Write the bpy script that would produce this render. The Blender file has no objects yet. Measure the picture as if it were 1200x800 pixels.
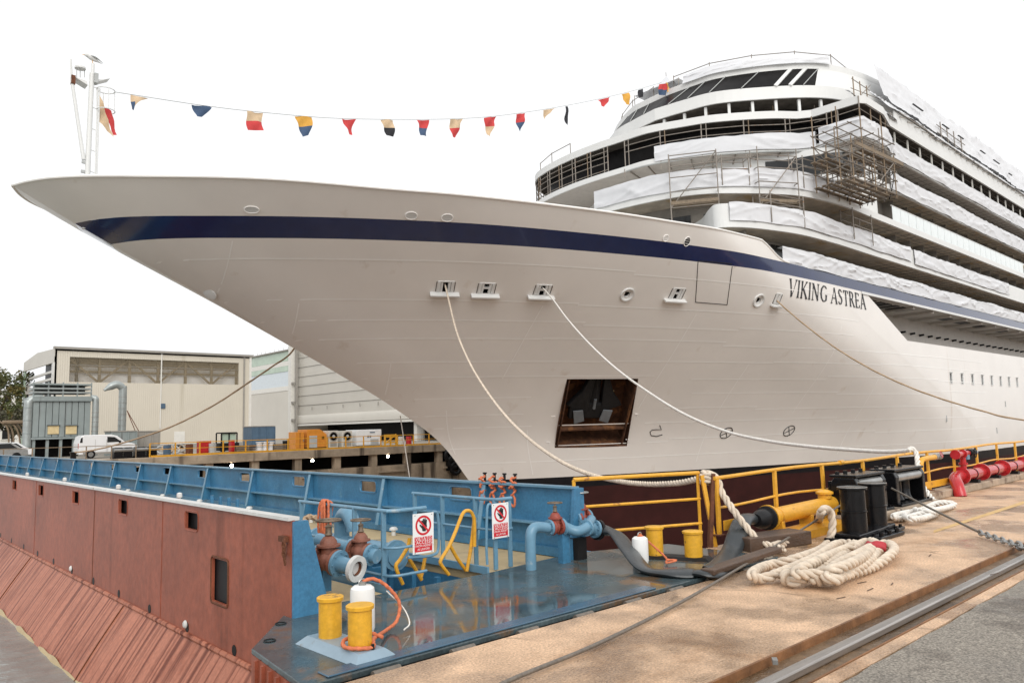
import bpy, bmesh, math, random
import numpy as np
from mathutils import Vector, Matrix
random.seed(7)
sc = bpy.context.scene
col = sc.collection
rad = math.radians

# ------------------------------------------------------------------ camera
FPX, YAW, PITCH, ROLL, EYE = 882.855, rad(47.387), rad(6.384), rad(-1.561), 1.65
_F = np.array([math.cos(YAW)*math.cos(PITCH), math.sin(YAW)*math.cos(PITCH), math.sin(PITCH)])
_R = np.array([math.sin(YAW), -math.cos(YAW), 0.0]); _U = np.cross(_R, _F)
_c, _s = math.cos(ROLL), math.sin(ROLL)
CM = np.array([_c*_R + _s*_U, -_s*_R + _c*_U, _F])
CP = np.array([0.0, 0.0, EYE])
cd = bpy.data.cameras.new('camera'); cam = bpy.data.objects.new('camera', cd); col.objects.link(cam)
cd.sensor_width = 36.0; cd.lens = FPX/1200*36; cd.clip_start = 0.05; cd.clip_end = 6000
cam.matrix_world = Matrix(((CM[0][0], CM[1][0], -CM[2][0], 0), (CM[0][1], CM[1][1], -CM[2][1], 0), (CM[0][2], CM[1][2], -CM[2][2], EYE), (0, 0, 0, 1)))
sc.camera = cam

# ------------------------------------------------------------------ sky and light (overcast, light rain)
SUN_EL, SUN_AZ = rad(36), rad(-118)          # azimuth measured from +X towards +Y
w = bpy.data.worlds.new('World'); sc.world = w; w.use_nodes = True
nt = w.node_tree; nt.nodes.clear()
out = nt.nodes.new('ShaderNodeOutputWorld'); bg = nt.nodes.new('ShaderNodeBackground')
sky = nt.nodes.new('ShaderNodeTexSky'); sky.sky_type = 'NISHITA'; sky.sun_disc = False
sky.sun_elevation = SUN_EL; sky.sun_rotation = rad(90) - SUN_AZ; sky.air_density = 1.0; sky.dust_density = 4.0
hs = nt.nodes.new('ShaderNodeHueSaturation'); hs.inputs['Saturation'].default_value = 0.05
mx = nt.nodes.new('ShaderNodeMix'); mx.data_type = 'RGBA'; mx.inputs[0].default_value = 0.9
mx.inputs[7].default_value = (9.9, 10.0, 10.15, 1)     # the even white cloud layer
nt.links.new(sky.outputs[0], hs.inputs['Color']); nt.links.new(hs.outputs[0], mx.inputs[6])
nt.links.new(mx.outputs[2], bg.inputs[0]); bg.inputs[1].default_value = 0.098
nt.links.new(bg.outputs[0], out.inputs[0])
sd = bpy.data.lights.new('sun', 'SUN'); sun = bpy.data.objects.new('sun', sd); col.objects.link(sun)
sd.energy = 1.5; sd.angle = rad(45); sd.color = (1, 0.97, 0.92)
sun.rotation_euler = Vector((-math.cos(SUN_AZ)*math.cos(SUN_EL), -math.sin(SUN_AZ)*math.cos(SUN_EL), -math.sin(SUN_EL))).to_track_quat('-Z', 'Y').to_euler()
sun.location = (0, 0, 60)
sc.view_settings.view_transform = 'Standard'; sc.view_settings.look = 'None'
sc.view_settings.exposure = 0.24; sc.view_settings.gamma = 1.0
sc.cycles.max_bounces = 6; sc.cycles.diffuse_bounces = 4; sc.cycles.glossy_bounces = 3; sc.cycles.transparent_max_bounces = 8
sc.cycles.use_denoising = True

# ------------------------------------------------------------------ pixel rays (a pixel gives a direction; the plane gives the distance)
def ray(u, v): return CM.T @ np.array([(u-600)/FPX, (400-v)/FPX, 1.0])
def pz(u, v, z=0.0):
    d = ray(u, v); return Vector(CP + d*(z-EYE)/d[2])
def py(u, v, y):
    d = ray(u, v); return Vector(CP + d*y/d[1])
def px(u, v, x):
    d = ray(u, v); return Vector(CP + d*x/d[0])

# ------------------------------------------------------------------ materials
MATS = {}
def mat(name, c, rough=0.55, metal=0.0, var=0.10, vscale=2.0, bump=0.0, bscale=30.0, spot=None, spot_scale=1.5, spot_th=0.6, spot_soft=0.08,
        wet=0.0, wet_scale=0.6, wet_rough=0.06, streak=None, spec=0.5, coat=0.0, trans=0.0, alpha=1.0, emit=None, stretch=(1, 1, 1), wet_dark=0.7, grain=0.0, gscale=90.0, crack=None):
    m = bpy.data.materials.new(name); m.use_nodes = True; n = m.node_tree.nodes; L = m.node_tree.links
    b = n['Principled BSDF']; b.inputs['Roughness'].default_value = rough; b.inputs['Metallic'].default_value = metal
    b.inputs['Specular IOR Level'].default_value = spec; b.inputs['Coat Weight'].default_value = coat
    b.inputs['Transmission Weight'].default_value = trans; b.inputs['Alpha'].default_value = alpha
    tc = n.new('ShaderNodeTexCoord'); mp = n.new('ShaderNodeMapping'); L.new(tc.outputs['Object'], mp.inputs[0]); mp.inputs['Scale'].default_value = stretch
    def noise(s, det=5, ro=0.6):
        t = n.new('ShaderNodeTexNoise'); t.inputs['Scale'].default_value = s; t.inputs['Detail'].default_value = det; t.inputs['Roughness'].default_value = ro
        L.new(mp.outputs[0], t.inputs['Vector']); return t
    def ramp(src, a, bb):
        r = n.new('ShaderNodeMapRange'); r.inputs[1].default_value = a; r.inputs[2].default_value = bb; L.new(src, r.inputs[0]); return r.outputs[0]
    def mix(f, a, bb):
        x = n.new('ShaderNodeMix'); x.data_type = 'RGBA'
        if isinstance(f, float): x.inputs[0].default_value = f
        else: L.new(f, x.inputs[0])
        for k, q in ((6, a), (7, bb)):
            if isinstance(q, tuple): x.inputs[k].default_value = q
            else: L.new(q, x.inputs[k])
        return x.outputs[2]
    C4 = lambda q: (q[0], q[1], q[2], 1.0)
    cur = C4(c)
    if var:
        lo = C4([q*(1-var) for q in c]); hi = C4([min(1, q*(1+var)) for q in c])
        cur = mix(ramp(noise(vscale).outputs[0], 0.3, 0.7), lo, hi)
    if spot:
        cur = mix(ramp(noise(spot_scale, 7, 0.65).outputs[0], spot_th, spot_th+spot_soft), cur, C4(spot))
    if streak:                                  # (colour, scale across, threshold): runs down the object
        t = n.new('ShaderNodeTexNoise'); t.inputs['Detail'].default_value = 4; t.inputs['Scale'].default_value = 1.0
        m2 = n.new('ShaderNodeMapping'); m2.inputs['Scale'].default_value = streak[1]; L.new(tc.outputs['Object'], m2.inputs[0]); L.new(m2.outputs[0], t.inputs['Vector'])
        cur = mix(ramp(t.outputs[0], streak[2], streak[2]+0.14), cur, C4(streak[0]))
    if grain:
        if isinstance(cur, tuple):
            q = n.new('ShaderNodeRGB'); q.outputs[0].default_value = cur; cur = q.outputs[0]
        gm = n.new('ShaderNodeMix'); gm.data_type = 'RGBA'; gm.blend_type = 'MULTIPLY'; gm.inputs[0].default_value = 1.0
        L.new(cur, gm.inputs[6]); L.new(mix(ramp(noise(gscale, 3, 0.7).outputs[0], 0.35, 0.65), (1-grain, 1-grain, 1-grain, 1), (1+grain*.6, 1+grain*.6, 1+grain*.6, 1)), gm.inputs[7]); cur = gm.outputs[2]
    if crack:
        vo = n.new('ShaderNodeTexVoronoi'); vo.feature = 'DISTANCE_TO_EDGE'; vo.inputs['Scale'].default_value = crack[0]
        wp = n.new('ShaderNodeMix'); wp.data_type = 'VECTOR'; wp.inputs[0].default_value = .12; L.new(mp.outputs[0], wp.inputs[4]); L.new(noise(2.5, 6).outputs[1], wp.inputs[5]); L.new(wp.outputs[1], vo.inputs['Vector'])
        m1 = n.new('ShaderNodeMath'); m1.operation = 'MULTIPLY'; L.new(ramp(vo.outputs[0], crack[1], 0.0), m1.inputs[0]); L.new(ramp(noise(.8, 3).outputs[0], .48, .6), m1.inputs[1])
        cur = mix(m1.outputs[0], cur, C4(crack[2]))
    if wet:
        f = ramp(noise(wet_scale, 4, 0.55).outputs[0], 1-wet-0.06, 1-wet+0.06)
        if isinstance(cur, tuple):
            q = n.new('ShaderNodeRGB'); q.outputs[0].default_value = cur; cur = q.outputs[0]
        dk = n.new('ShaderNodeMix'); dk.data_type = 'RGBA'; dk.blend_type = 'MULTIPLY'; dk.inputs[0].default_value = 1.0
        L.new(cur, dk.inputs[6]); dk.inputs[7].default_value = (wet_dark, wet_dark, wet_dark, 1)
        cur = mix(f, cur, dk.outputs[2])
        r = n.new('ShaderNodeMapRange'); r.inputs[3].default_value = rough; r.inputs[4].default_value = wet_rough; L.new(f, r.inputs[0]); L.new(r.outputs[0], b.inputs['Roughness'])
    if isinstance(cur, tuple): b.inputs['Base Color'].default_value = cur
    else: L.new(cur, b.inputs['Base Color'])
    if bump:
        bp = n.new('ShaderNodeBump'); bp.inputs['Strength'].default_value = bump; bp.inputs['Distance'].default_value = 0.02
        L.new(noise(bscale, 4).outputs[0], bp.inputs['Height']); L.new(bp.outputs[0], b.inputs['Normal'])
    if emit:
        b.inputs['Emission Color'].default_value = C4(emit[0]); b.inputs['Emission Strength'].default_value = emit[1]
    MATS[name] = m; return m
def add_bands(m, axis, scale, strength=0.5, dist=0.02):
    """fine parallel ribs (corrugated cladding, rope lay) as relief"""
    n = m.node_tree.nodes; L = m.node_tree.links; b = n['Principled BSDF']
    tc = n.new('ShaderNodeTexCoord'); wv = n.new('ShaderNodeTexWave'); wv.bands_direction = axis; wv.inputs['Scale'].default_value = scale
    L.new(tc.outputs['Object'], wv.inputs['Vector']); bp = n.new('ShaderNodeBump'); bp.inputs['Strength'].default_value = strength; bp.inputs['Distance'].default_value = dist
    L.new(wv.outputs['Fac'], bp.inputs['Height'])
    if b.inputs['Normal'].links: L.new(b.inputs['Normal'].links[0].from_socket, bp.inputs['Normal'])
    L.new(bp.outputs[0], b.inputs['Normal']); return m

HULL = mat('hull_white', (0.80, 0.765, 0.725), 0.33, var=0.035, vscale=0.35, bump=0.05, bscale=0.9, streak=((0.64, 0.57, 0.50), (0.9, 0.9, 0.05), 0.66))
SHIPW = mat('ship_white', (0.70, 0.70, 0.685), 0.4, var=0.03, vscale=0.6, bump=0.05, bscale=2)
SEAM = mat('weld_paint', (0.93, 0.91, 0.88), 0.4, var=0.03)
NAVY = mat('navy_stripe', (0.010, 0.022, 0.085), 0.16, var=0.1, vscale=1.2, coat=0.3, bump=0.04, bscale=1.5)
BOOT = mat('boot_black', (0.007, 0.007, 0.009), 0.4, var=0.2, spec=.25)
ANTIF = mat('antifouling', (0.034, 0.008, 0.007), 0.6, var=0.3, vscale=0.8, spec=.2)
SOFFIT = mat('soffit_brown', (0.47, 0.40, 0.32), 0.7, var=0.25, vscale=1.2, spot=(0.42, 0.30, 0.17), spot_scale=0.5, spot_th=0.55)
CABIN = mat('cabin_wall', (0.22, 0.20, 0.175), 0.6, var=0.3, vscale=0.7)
DARK = mat('dark_interior', (0.008, 0.007, 0.007), 0.4, var=0.4, vscale=1.5, spec=0.12)
DSOF = mat('shaded_soffit', (0.07, 0.06, 0.05), 0.8, var=0.4, vscale=1.5, spec=0.2)  # darker copy of the soffit, shade of the open decks put into its colour
DKGL = mat('dark_glass', (0.02, 0.021, 0.022), 0.12, var=0.2, spec=.35)
SHEET = mat('white_sheet', (0.66, 0.665, 0.685), 0.75, var=0.03, bump=0.35, bscale=1.6)
FILM = mat('filmed_glass', (0.74, 0.79, 0.79), 0.2, var=0.06, vscale=1.2, streak=((0.60, 0.70, 0.68), (1.4, 1.4, 0.3), 0.62))
KRAFT = mat('kraft_paper', (0.62, 0.49, 0.27), 0.8, var=0.15)
TUBE = mat('scaffold_tube', (0.25, 0.22, 0.19), 0.5, metal=0.3, var=0.25, vscale=4, spot=(0.30, 0.15, 0.07), spot_scale=3)
TUBEY = mat('scaffold_ochre', (0.23, 0.165, 0.105), 0.6, var=0.2)
PLANK = mat('scaffold_plank', (0.21, 0.16, 0.11), 0.75, var=0.25, vscale=3, stretch=(0.4, 3, 3))
GREYM = mat('grey_paint', (0.42, 0.43, 0.42), 0.45, var=0.1)
RECESS = mat('recess_grey', (0.44, 0.40, 0.36), 0.5, var=0.08)
RUSTIN = mat('pocket_rust', (0.085, 0.035, 0.016), 1.0, var=0.5, vscale=2.5, spot=(0.20, 0.085, 0.03), spot_scale=1.2, spot_th=0.55)
IRON = mat('anchor_iron', (0.012, 0.012, 0.013), 0.5, var=0.3, vscale=4, spec=.2)
IRONG = mat('anchor_grey', (0.13, 0.14, 0.15), 0.45, var=0.2)
LETTER = mat('letter_black', (0.02, 0.02, 0.022), 0.4, var=0.1)
BLUE = mat('gate_blue', (0.05, 0.185, 0.325), 0.34, var=0.22, vscale=1.6, bump=0.2, bscale=10, spot=(0.10, 0.24, 0.35), spot_scale=3.0, spot_th=0.60, grain=.15, gscale=25,
           streak=((0.10, 0.15, 0.19), (7, 7, 0.5), 0.69))
BLUED = mat('edge_bar_blue', (0.045, 0.10, 0.155), 0.2, var=0.25, vscale=3, bump=0.1, spot=(0.10, 0.09, 0.07), spot_scale=4, spot_th=0.62)
BASEB = mat('base_grey_blue', (0.24, 0.33, 0.40), 0.3, var=0.15, vscale=4, spot=(0.16, 0.14, 0.11), spot_scale=5, spot_th=0.62)
BLUEL = mat('pipe_blue', (0.13, 0.265, 0.37), 0.32, var=0.14, vscale=4, bump=0.06, spot=(0.30, 0.38, 0.42), spot_scale=6, spot_th=0.64)
PRIMER = mat('primer_red', (0.31, 0.088, 0.05), 0.42, var=0.2, vscale=0.7, bump=0.25, bscale=6, spot=(0.20, 0.055, 0.03), spot_scale=0.6, spot_th=0.54, spot_soft=0.18, grain=.16, gscale=9, spec=.28, streak=((0.17, 0.04, 0.018), (2.2, 2.2, 0.22), 0.62))
PRIMS = mat('primer_streaked', (0.43, 0.16, 0.095), 0.5, var=0.12, vscale=1.0, bump=0.12, bscale=12, streak=((0.15, 0.03, 0.01), (.4, 12.0, 0.22), 0.49), spot=(0.27, 0.075, 0.035), spot_scale=1.1, spot_th=.5, spot_soft=.2, spec=.3, grain=.15, gscale=20)
RUST = mat('rust', (0.13, 0.045, 0.02), 0.85, var=0.4, vscale=8, bump=0.4, bscale=40)
CAP = mat('cap_pale', (0.62, 0.62, 0.60), 0.35, var=0.12, vscale=6, spot=(0.30, 0.17, 0.10), spot_scale=7, spot_th=0.66)
SAND = mat('sand_deck', (0.47, 0.36, 0.20), 0.6, var=0.12, vscale=3, bump=0.2, bscale=60, wet=0.4, wet_scale=1.5, wet_rough=0.2)
PLATE = mat('wet_plate', (0.075, 0.105, 0.115), 0.3, var=0.5, vscale=2.2, bump=0.018, bscale=25, spot=(0.17, 0.105, 0.06), spot_scale=1.3, spot_th=0.54, spot_soft=0.07, grain=.25, gscale=35,
            wet=0.53, wet_scale=1.1, wet_rough=0.02, wet_dark=0.8)
YELL = mat('safety_yellow', (0.72, 0.36, 0.03), 0.36, var=0.12, vscale=5, bump=0.05, spot=(0.34, 0.14, 0.03), spot_scale=6, spot_th=0.61, grain=.1, gscale=30)
YELLD = mat('bollard_yellow', (0.70, 0.37, 0.025), 0.42, var=0.1, vscale=4, bump=0.1, bscale=30, spot=(0.22, 0.11, 0.04), spot_scale=7, spot_th=0.62, spot_soft=.03, grain=.12, gscale=25)
WHITEP = mat('white_plastic', (0.80, 0.80, 0.78), 0.35, var=0.05, vscale=4, spot=(0.55, 0.52, 0.46), spot_scale=5, spot_th=0.66)
BLACKP = mat('black_paint', (0.006, 0.006, 0.007), 0.22, spec=.3, var=0.3, vscale=5, bump=0.12, bscale=15, spot=(0.06, 0.05, 0.045), spot_scale=5, spot_th=0.66)
STEELW = mat('worn_steel', (0.34, 0.34, 0.33), 0.32, metal=0.6, var=0.2, vscale=5)
REDP = mat('fire_red', (0.45, 0.02, 0.025), 0.22, var=0.12, vscale=4, coat=0.2)
VALVER = mat('valve_red', (0.27, 0.055, 0.035), 0.5, var=0.3, vscale=9, bump=0.3, bscale=40, spot=(0.12, 0.05, 0.03), spot_scale=9)
VALVEB = mat('valve_rust', (0.22, 0.085, 0.055), 0.6, var=0.25, vscale=9, bump=0.3, bscale=40)
BRONZE = mat('valve_bronze', (0.16, 0.12, 0.085), 0.55, metal=0.3, var=0.4, vscale=15)
HOSE = mat('hose_grey', (0.032, 0.037, 0.04), 0.3, var=0.25, vscale=4, bump=0.2, bscale=30)
RUBBER = mat('rubber_black', (0.009, 0.009, 0.01), 0.4, var=0.3, spec=.25)
ROPEB = mat('rope_beige', (0.62, 0.525, 0.42), 0.85, var=0.22, vscale=9, bump=0.3, bscale=60)
ROPEW = mat('rope_white', (0.74, 0.71, 0.66), 0.85, var=0.12, vscale=9, bump=0.3, bscale=60)
ROPET = mat('rope_tan', (0.42, 0.30, 0.19), 0.85, var=0.2, vscale=9)
ROPEG = mat('rope_dark_tan', (0.22, 0.16, 0.11), 0.85, var=0.2, vscale=9)
ROPEO = mat('rope_orange', (0.58, 0.16, 0.07), 0.8, var=0.25, vscale=30)
ROPER = mat('rope_red_mark', (0.42, 0.04, 0.05), 0.85, var=0.2)
WIRE = mat('wire_cable', (0.17, 0.145, 0.12), 0.5, metal=0.3, var=0.25, vscale=30)
TIMBER = mat('wet_timber', (0.085, 0.05, 0.032), 0.45, var=0.35, vscale=3, bump=0.5, bscale=18, stretch=(0.6, 3, 3), wet=0.4, wet_rough=0.15)
CONC = mat('quay_concrete', (0.66, 0.44, 0.28), 0.6, var=0.2, vscale=2.6, bump=0.6, bscale=45, crack=(.55, .012, (.2, .12, .07)), spot=(0.42, 0.235, 0.12), spot_scale=0.75, spot_th=0.55, spot_soft=0.14, grain=.38, gscale=55,
           wet=0.49, wet_scale=0.85, wet_rough=0.06, wet_dark=0.62)
CONCK = mat('kerb_concrete', (0.36, 0.28, 0.205), 0.7, var=0.25, vscale=4, bump=0.5, bscale=35, spot=(0.17, 0.11, 0.075), spot_scale=2.5, spot_th=0.58)
CONCF = mat('dock_concrete', (0.40, 0.32, 0.235), 0.8, var=0.3, vscale=0.8, bump=0.4, bscale=8, streak=((0.10, 0.075, 0.055), (1.2, 1.2, 0.12), 0.55))
ASPH = mat('asphalt', (0.34, 0.30, 0.25), 0.75, var=0.25, vscale=25, bump=0.9, bscale=110, grain=.6, gscale=60, spot=(0.20, 0.17, 0.14), spot_scale=0.9, spot_th=0.53, spot_soft=0.06, wet=0.42, wet_scale=0.8, wet_rough=0.2, wet_dark=0.75)
RAIL = mat('crane_rail', (0.44, 0.41, 0.38), 0.3, metal=0.75, var=0.2, vscale=6, stretch=(0.2, 4, 4))
RAILR = mat('trench_rust', (0.22, 0.10, 0.04), 0.6, var=0.35, vscale=5, bump=0.4, bscale=25, wet=0.4, wet_rough=0.15)
MUD = mat('trench_mud', (0.17, 0.105, 0.055), 0.5, var=0.35, vscale=8, bump=0.6, bscale=30, wet=0.5, wet_rough=0.12)
LINEY = mat('worn_line', (0.62, 0.40, 0.16), 0.6, var=0.2, vscale=6)
SEA = mat('sea_water', (0.24, 0.255, 0.235), 0.12, var=0.25, vscale=2.0, bump=1.0, bscale=3.5)
YARD = mat('yard_ground', (0.27, 0.24, 0.20), 0.6, var=0.2, vscale=0.3, wet=0.4, wet_scale=0.1, wet_rough=0.2)
CLAD = add_bands(mat('shed_cladding', (0.60, 0.55, 0.46), 0.55, var=0.05, vscale=0.15, streak=((0.50, 0.45, 0.36), (0.6, 0.6, 0.03), 0.62)), 'X', 1.3, 0.35, 0.05)
CLADY = add_bands(mat('hangar_cladding', (0.58, 0.55, 0.49), 0.5, var=0.05, vscale=0.15), 'Y', 1.0, 0.3, 0.05)
TRIM = mat('shed_trim', (0.30, 0.28, 0.25), 0.5, var=0.1)
TRIML = mat('pale_trim', (0.70, 0.68, 0.63), 0.45, var=0.06)
POLY = mat('polycarbonate', (0.55, 0.46, 0.32), 0.3, var=0.15, vscale=0.5, alpha=0.13)
TRUSS = mat('truss_steel', (0.16, 0.12, 0.07), 0.6, var=0.15)
GREENB = mat('glazing_green', (0.42, 0.52, 0.42), 0.2, var=0.12, vscale=0.5)
PALEB = mat('cladding_pale_blue', (0.62, 0.68, 0.72), 0.5, var=0.05)
FILT = mat('filter_grey', (0.25, 0.285, 0.28), 0.5, var=0.12, vscale=0.8, streak=((0.18, 0.19, 0.185), (2, 2, 0.2), 0.6))
FILTD = mat('filter_seam', (0.14, 0.16, 0.16), 0.5, var=0.1)
DUCT = mat('duct_steel', (0.36, 0.39, 0.38), 0.38, metal=0.4, var=0.15, vscale=2)
ORANGE = mat('machine_orange', (0.62, 0.235, 0.03), 0.4, var=0.1, vscale=2)
CARW = mat('van_white', (0.78, 0.78, 0.78), 0.25, var=0.03, coat=0.4)
NAVYC = mat('container_blue', (0.07, 0.12, 0.18), 0.5, var=0.15)
LEAF = mat('leaf_olive', (0.085, 0.10, 0.03), 0.6, var=0.5, vscale=1.2, spot=(0.17, 0.13, 0.035), spot_scale=0.8, spot_th=0.5)
LEAFD = mat('leaf_dark', (0.055, 0.05, 0.022), 0.6, var=0.5, vscale=1.2)
BARK = mat('bark', (0.10, 0.07, 0.05), 0.9, var=0.3)
LAMPE = mat('lamp_lit', (1, 0.9, 0.75), 0.3, var=0, emit=((1, 0.86, 0.66), 60.0))
SIGNW = mat('sign_white', (0.80, 0.80, 0.79), 0.3, var=0.03)
SIGNR = mat('sign_red', (0.60, 0.02, 0.03), 0.35, var=0.05)
FRED = mat('flag_red', (0.55, 0.05, 0.05), 0.8, var=0.15); FWHT = mat('flag_cream', (0.60, 0.44, 0.28), 0.8, var=0.15)
FBLU = mat('flag_blue', (0.05, 0.09, 0.17), 0.8, var=0.15); FYEL = mat('flag_amber', (0.68, 0.36, 0.06), 0.8, var=0.15); FBLK = mat('flag_black', (0.02, 0.02, 0.025), 0.8, var=0.15)
TAIL = mat('tail_light', (0.4, 0.02, 0.02), 0.2, var=0)

# ------------------------------------------------------------------ mesh building
def frame_of(d):
    d = Vector(d).normalized(); a = Vector((0, 0, 1)) if abs(d.z) < 0.9 else Vector((1, 0, 0))
    x = a.cross(d).normalized(); return x, d.cross(x).normalized(), d
class MB:
    def __init__(s): s.v = []; s.f = []
    def add(s, vs, fs):
        k = len(s.v); s.v += [Vector(p) for p in vs]; s.f += [tuple(i+k for i in f) for f in fs]; return s
    def box(s, c, d, R=None):
        c = Vector(c); h = Vector(d)/2; R = R or Matrix.Identity(3)
        vs = [c + R @ Vector((x*h.x, y*h.y, z*h.z)) for x in (-1, 1) for y in (-1, 1) for z in (-1, 1)]
        return s.add(vs, [(0, 1, 3, 2), (4, 6, 7, 5), (0, 4, 5, 1), (2, 3, 7, 6), (0, 2, 6, 4), (1, 5, 7, 3)])
    def bar(s, a, b, wd, th, up=(0, 0, 1)):
        a = Vector(a); b = Vector(b); d = b-a; L = d.length; d.normalize(); u = Vector(up); x = d.cross(u)
        if x.length < 1e-4: x = d.cross(Vector((1, 0, 0)))
        x.normalize(); u = x.cross(d)
        return s.box((a+b)/2, (L, wd, th), Matrix((d, x, u)).transposed())
    def cyl(s, a, b, r, r2=None, n=12, caps=True):
        a = Vector(a); b = Vector(b); r2 = r if r2 is None else r2; x, y, _ = frame_of(b-a); vs = []
        for p, q in ((a, r), (b, r2)):
            vs += [p + (x*math.cos(2*math.pi*i/n) + y*math.sin(2*math.pi*i/n))*q for i in range(n)]
        fs = [(i, (i+1) % n, n+(i+1) % n, n+i) for i in range(n)]
        if caps: fs += [tuple(range(n-1, -1, -1)), tuple(range(n, 2*n))]
        return s.add(vs, fs)
    def tube(s, pts, r, n=8, lay=0, amp=0.0, strands=3, flat=1.0, up=None, caps=True):
        """swept tube; amp/lay give the twisted strands of a rope, flat squashes it (hose)"""
        P = [Vector(p) for p in pts]; k0 = len(s.v); m = len(P); x = None; dist = 0
        for i, p in enumerate(P):
            t = (P[min(i+1, m-1)] - P[max(i-1, 0)]).normalized()
            if x is None: x = frame_of(t)[0] if up is None else Vector(up).cross(t).normalized()
            x = (x - t*x.dot(t)).normalized() if up is None else Vector(up).cross(t).normalized()
            y = t.cross(x)
            if i: dist += (p-P[i-1]).length
            rr = r[i] if isinstance(r, (list, tuple)) else r; ff = flat[i] if isinstance(flat, (list, tuple)) else flat
            for j in range(n):
                a = 2*math.pi*j/n; q = rr*(1 + amp*math.cos(strands*a - lay*dist))
                s.v.append(p + x*math.cos(a)*q + y*math.sin(a)*q*ff)
        for i in range(m-1):
            for j in range(n):
                a, b = k0+i*n+j, k0+i*n+(j+1) % n; s.f.append((a, b, b+n, a+n))
        if caps: s.f.append(tuple(k0+j for j in range(n-1, -1, -1))); s.f.append(tuple(k0+(m-1)*n+j for j in range(n)))
        return s
    def grid(s, rows, close=False):
        k = len(s.v); n = len(rows[0])
        for r in rows: s.v += [Vector(p) for p in r]
        for i in range(len(rows)-1):
            for j in range(n if close else n-1):
                a, b = k+i*n+j, k+i*n+(j+1) % n; s.f.append((a, b, b+n, a+n))
        return s
    def prism(s, poly, z0, z1):
        n = len(poly); vs = [(x, y, z0) for x, y in poly] + [(x, y, z1) for x, y in poly]
        return s.add(vs, [tuple(range(n-1, -1, -1)), tuple(range(n, 2*n))] + [(i, (i+1) % n, n+(i+1) % n, n+i) for i in range(n)])
    def extr(s, poly3, vec):
        n = len(poly3); vec = Vector(vec); vs = [Vector(p) for p in poly3] + [Vector(p)+vec for p in poly3]
        return s.add(vs, [tuple(range(n-1, -1, -1)), tuple(range(n, 2*n))] + [(i, (i+1) % n, n+(i+1) % n, n+i) for i in range(n)])
    def lathe(s, o, ax, prof, n=16, cap=True):
        x, y, d = frame_of(ax); o = Vector(o)
        rows = [[o + d*h + (x*math.cos(2*math.pi*i/n) + y*math.sin(2*math.pi*i/n))*r for i in range(n)] for r, h in prof]
        if len(prof) >= 4 and prof[0][0] == prof[-1][0] and prof[0][0] > .015 and abs(prof[0][1]-prof[-1][1]) < .2 and max(p[0] for p in prof) < prof[0][0]*1.35:
            s.grid(rows+[rows[0]], True); return s
        k = len(s.v); s.grid(rows, True)
        if not cap: return s
        s.f.append(tuple(k+i for i in range(n-1, -1, -1))); s.f.append(tuple(k+(len(prof)-1)*n+i for i in range(n)))
        return s
    def build(s, name, m, parent=None, smooth=False, label=None, cat=None, group=None, kind=None, bevel=0, fix=False):
        if parent is not None: o0 = wloc(parent)
        else:
            a = np.array([tuple(p) for p in s.v]); o0 = Vector(((a[:, 0].min()+a[:, 0].max())/2, (a[:, 1].min()+a[:, 1].max())/2, a[:, 2].min()))
        me = bpy.data.meshes.new(name); me.from_pydata([tuple(p-o0) for p in s.v], [], s.f)
        bmx = bmesh.new(); bmx.from_mesh(me); bmesh.ops.recalc_face_normals(bmx, faces=bmx.faces); bmx.to_mesh(me); bmx.free()
        me.materials.append(m if not isinstance(m, str) else MATS[m])
        return link(name, me, parent, o0, smooth, label, cat, group, kind, bevel)
def wloc(o):
    v = Vector((0, 0, 0))
    while o is not None: v += o.location; o = o.parent
    return v
def link(name, me, parent, o0, smooth=False, label=None, cat=None, group=None, kind=None, bevel=0):
    if smooth:
        me.polygons.foreach_set('use_smooth', [True]*len(me.polygons))
        if smooth != 'all': me.set_sharp_from_angle(angle=rad(38))
    o = bpy.data.objects.new(name, me); col.objects.link(o)
    if parent is None: o.location = o0
    else: o.parent = parent
    if bevel:
        bv = o.modifiers.new('bevel', 'BEVEL'); bv.width = bevel; bv.segments = 2; bv.limit_method = 'ANGLE'; bv.angle_limit = rad(40)
    tag(o, label, cat, group, kind); return o
def tag(o, label=None, cat=None, group=None, kind=None):
    for k, q in (('label', label), ('category', cat), ('group', group), ('kind', kind)):
        if q: o[k] = q
    return o
def thing(name, loc, label, cat, group=None):
    o = bpy.data.objects.new(name, None); col.objects.link(o); o.location = loc; o.empty_display_size = 0.2
    return tag(o, label, cat, group)
def copy_tree(o, parent=None, loc=None, label=None):
    c = o.copy(); col.objects.link(c); c.parent = parent
    if loc is not None: c.location = loc
    if label: c['label'] = label
    for ch in o.children: copy_tree(ch, c)
    return c
def share(src, parent, offset, name=None, scale=None, rotz=0):
    """another piece with the same mesh data"""
    c = src.copy(); col.objects.link(c); c.parent = parent; c.location = Vector(offset)
    if scale: c.scale = scale
    c.rotation_euler.z = rotz; return c
def bezier(pts, n=12):
    """Catmull-Rom through points"""
    P = [Vector(p) for p in pts]; P = [P[0]*2-P[1]] + P + [P[-1]*2-P[-2]]; r = []
    for i in range(1, len(P)-2):
        for k in range(n):
            t = k/n; a, b, c, d = P[i-1], P[i], P[i+1], P[i+2]
            r.append(0.5*((2*b) + (c-a)*t + (2*a-5*b+4*c-d)*t*t + (3*b-a-3*c+d)*t**3))
    r.append(P[-2]); return r
def resample(pts, step):
    P = [Vector(p) for p in pts]; r = [P[0].copy()]; acc = 0
    for a, b in zip(P, P[1:]):
        L = (b-a).length
        while L > 1e-9 and acc + L >= step:
            t = (step-acc)/L; a = a.lerp(b, t); r.append(a.copy()); L = (b-a).length; acc = 0
        acc += L
    if (P[-1]-r[-1]).length > step*0.3: r.append(P[-1])
    return r
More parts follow.
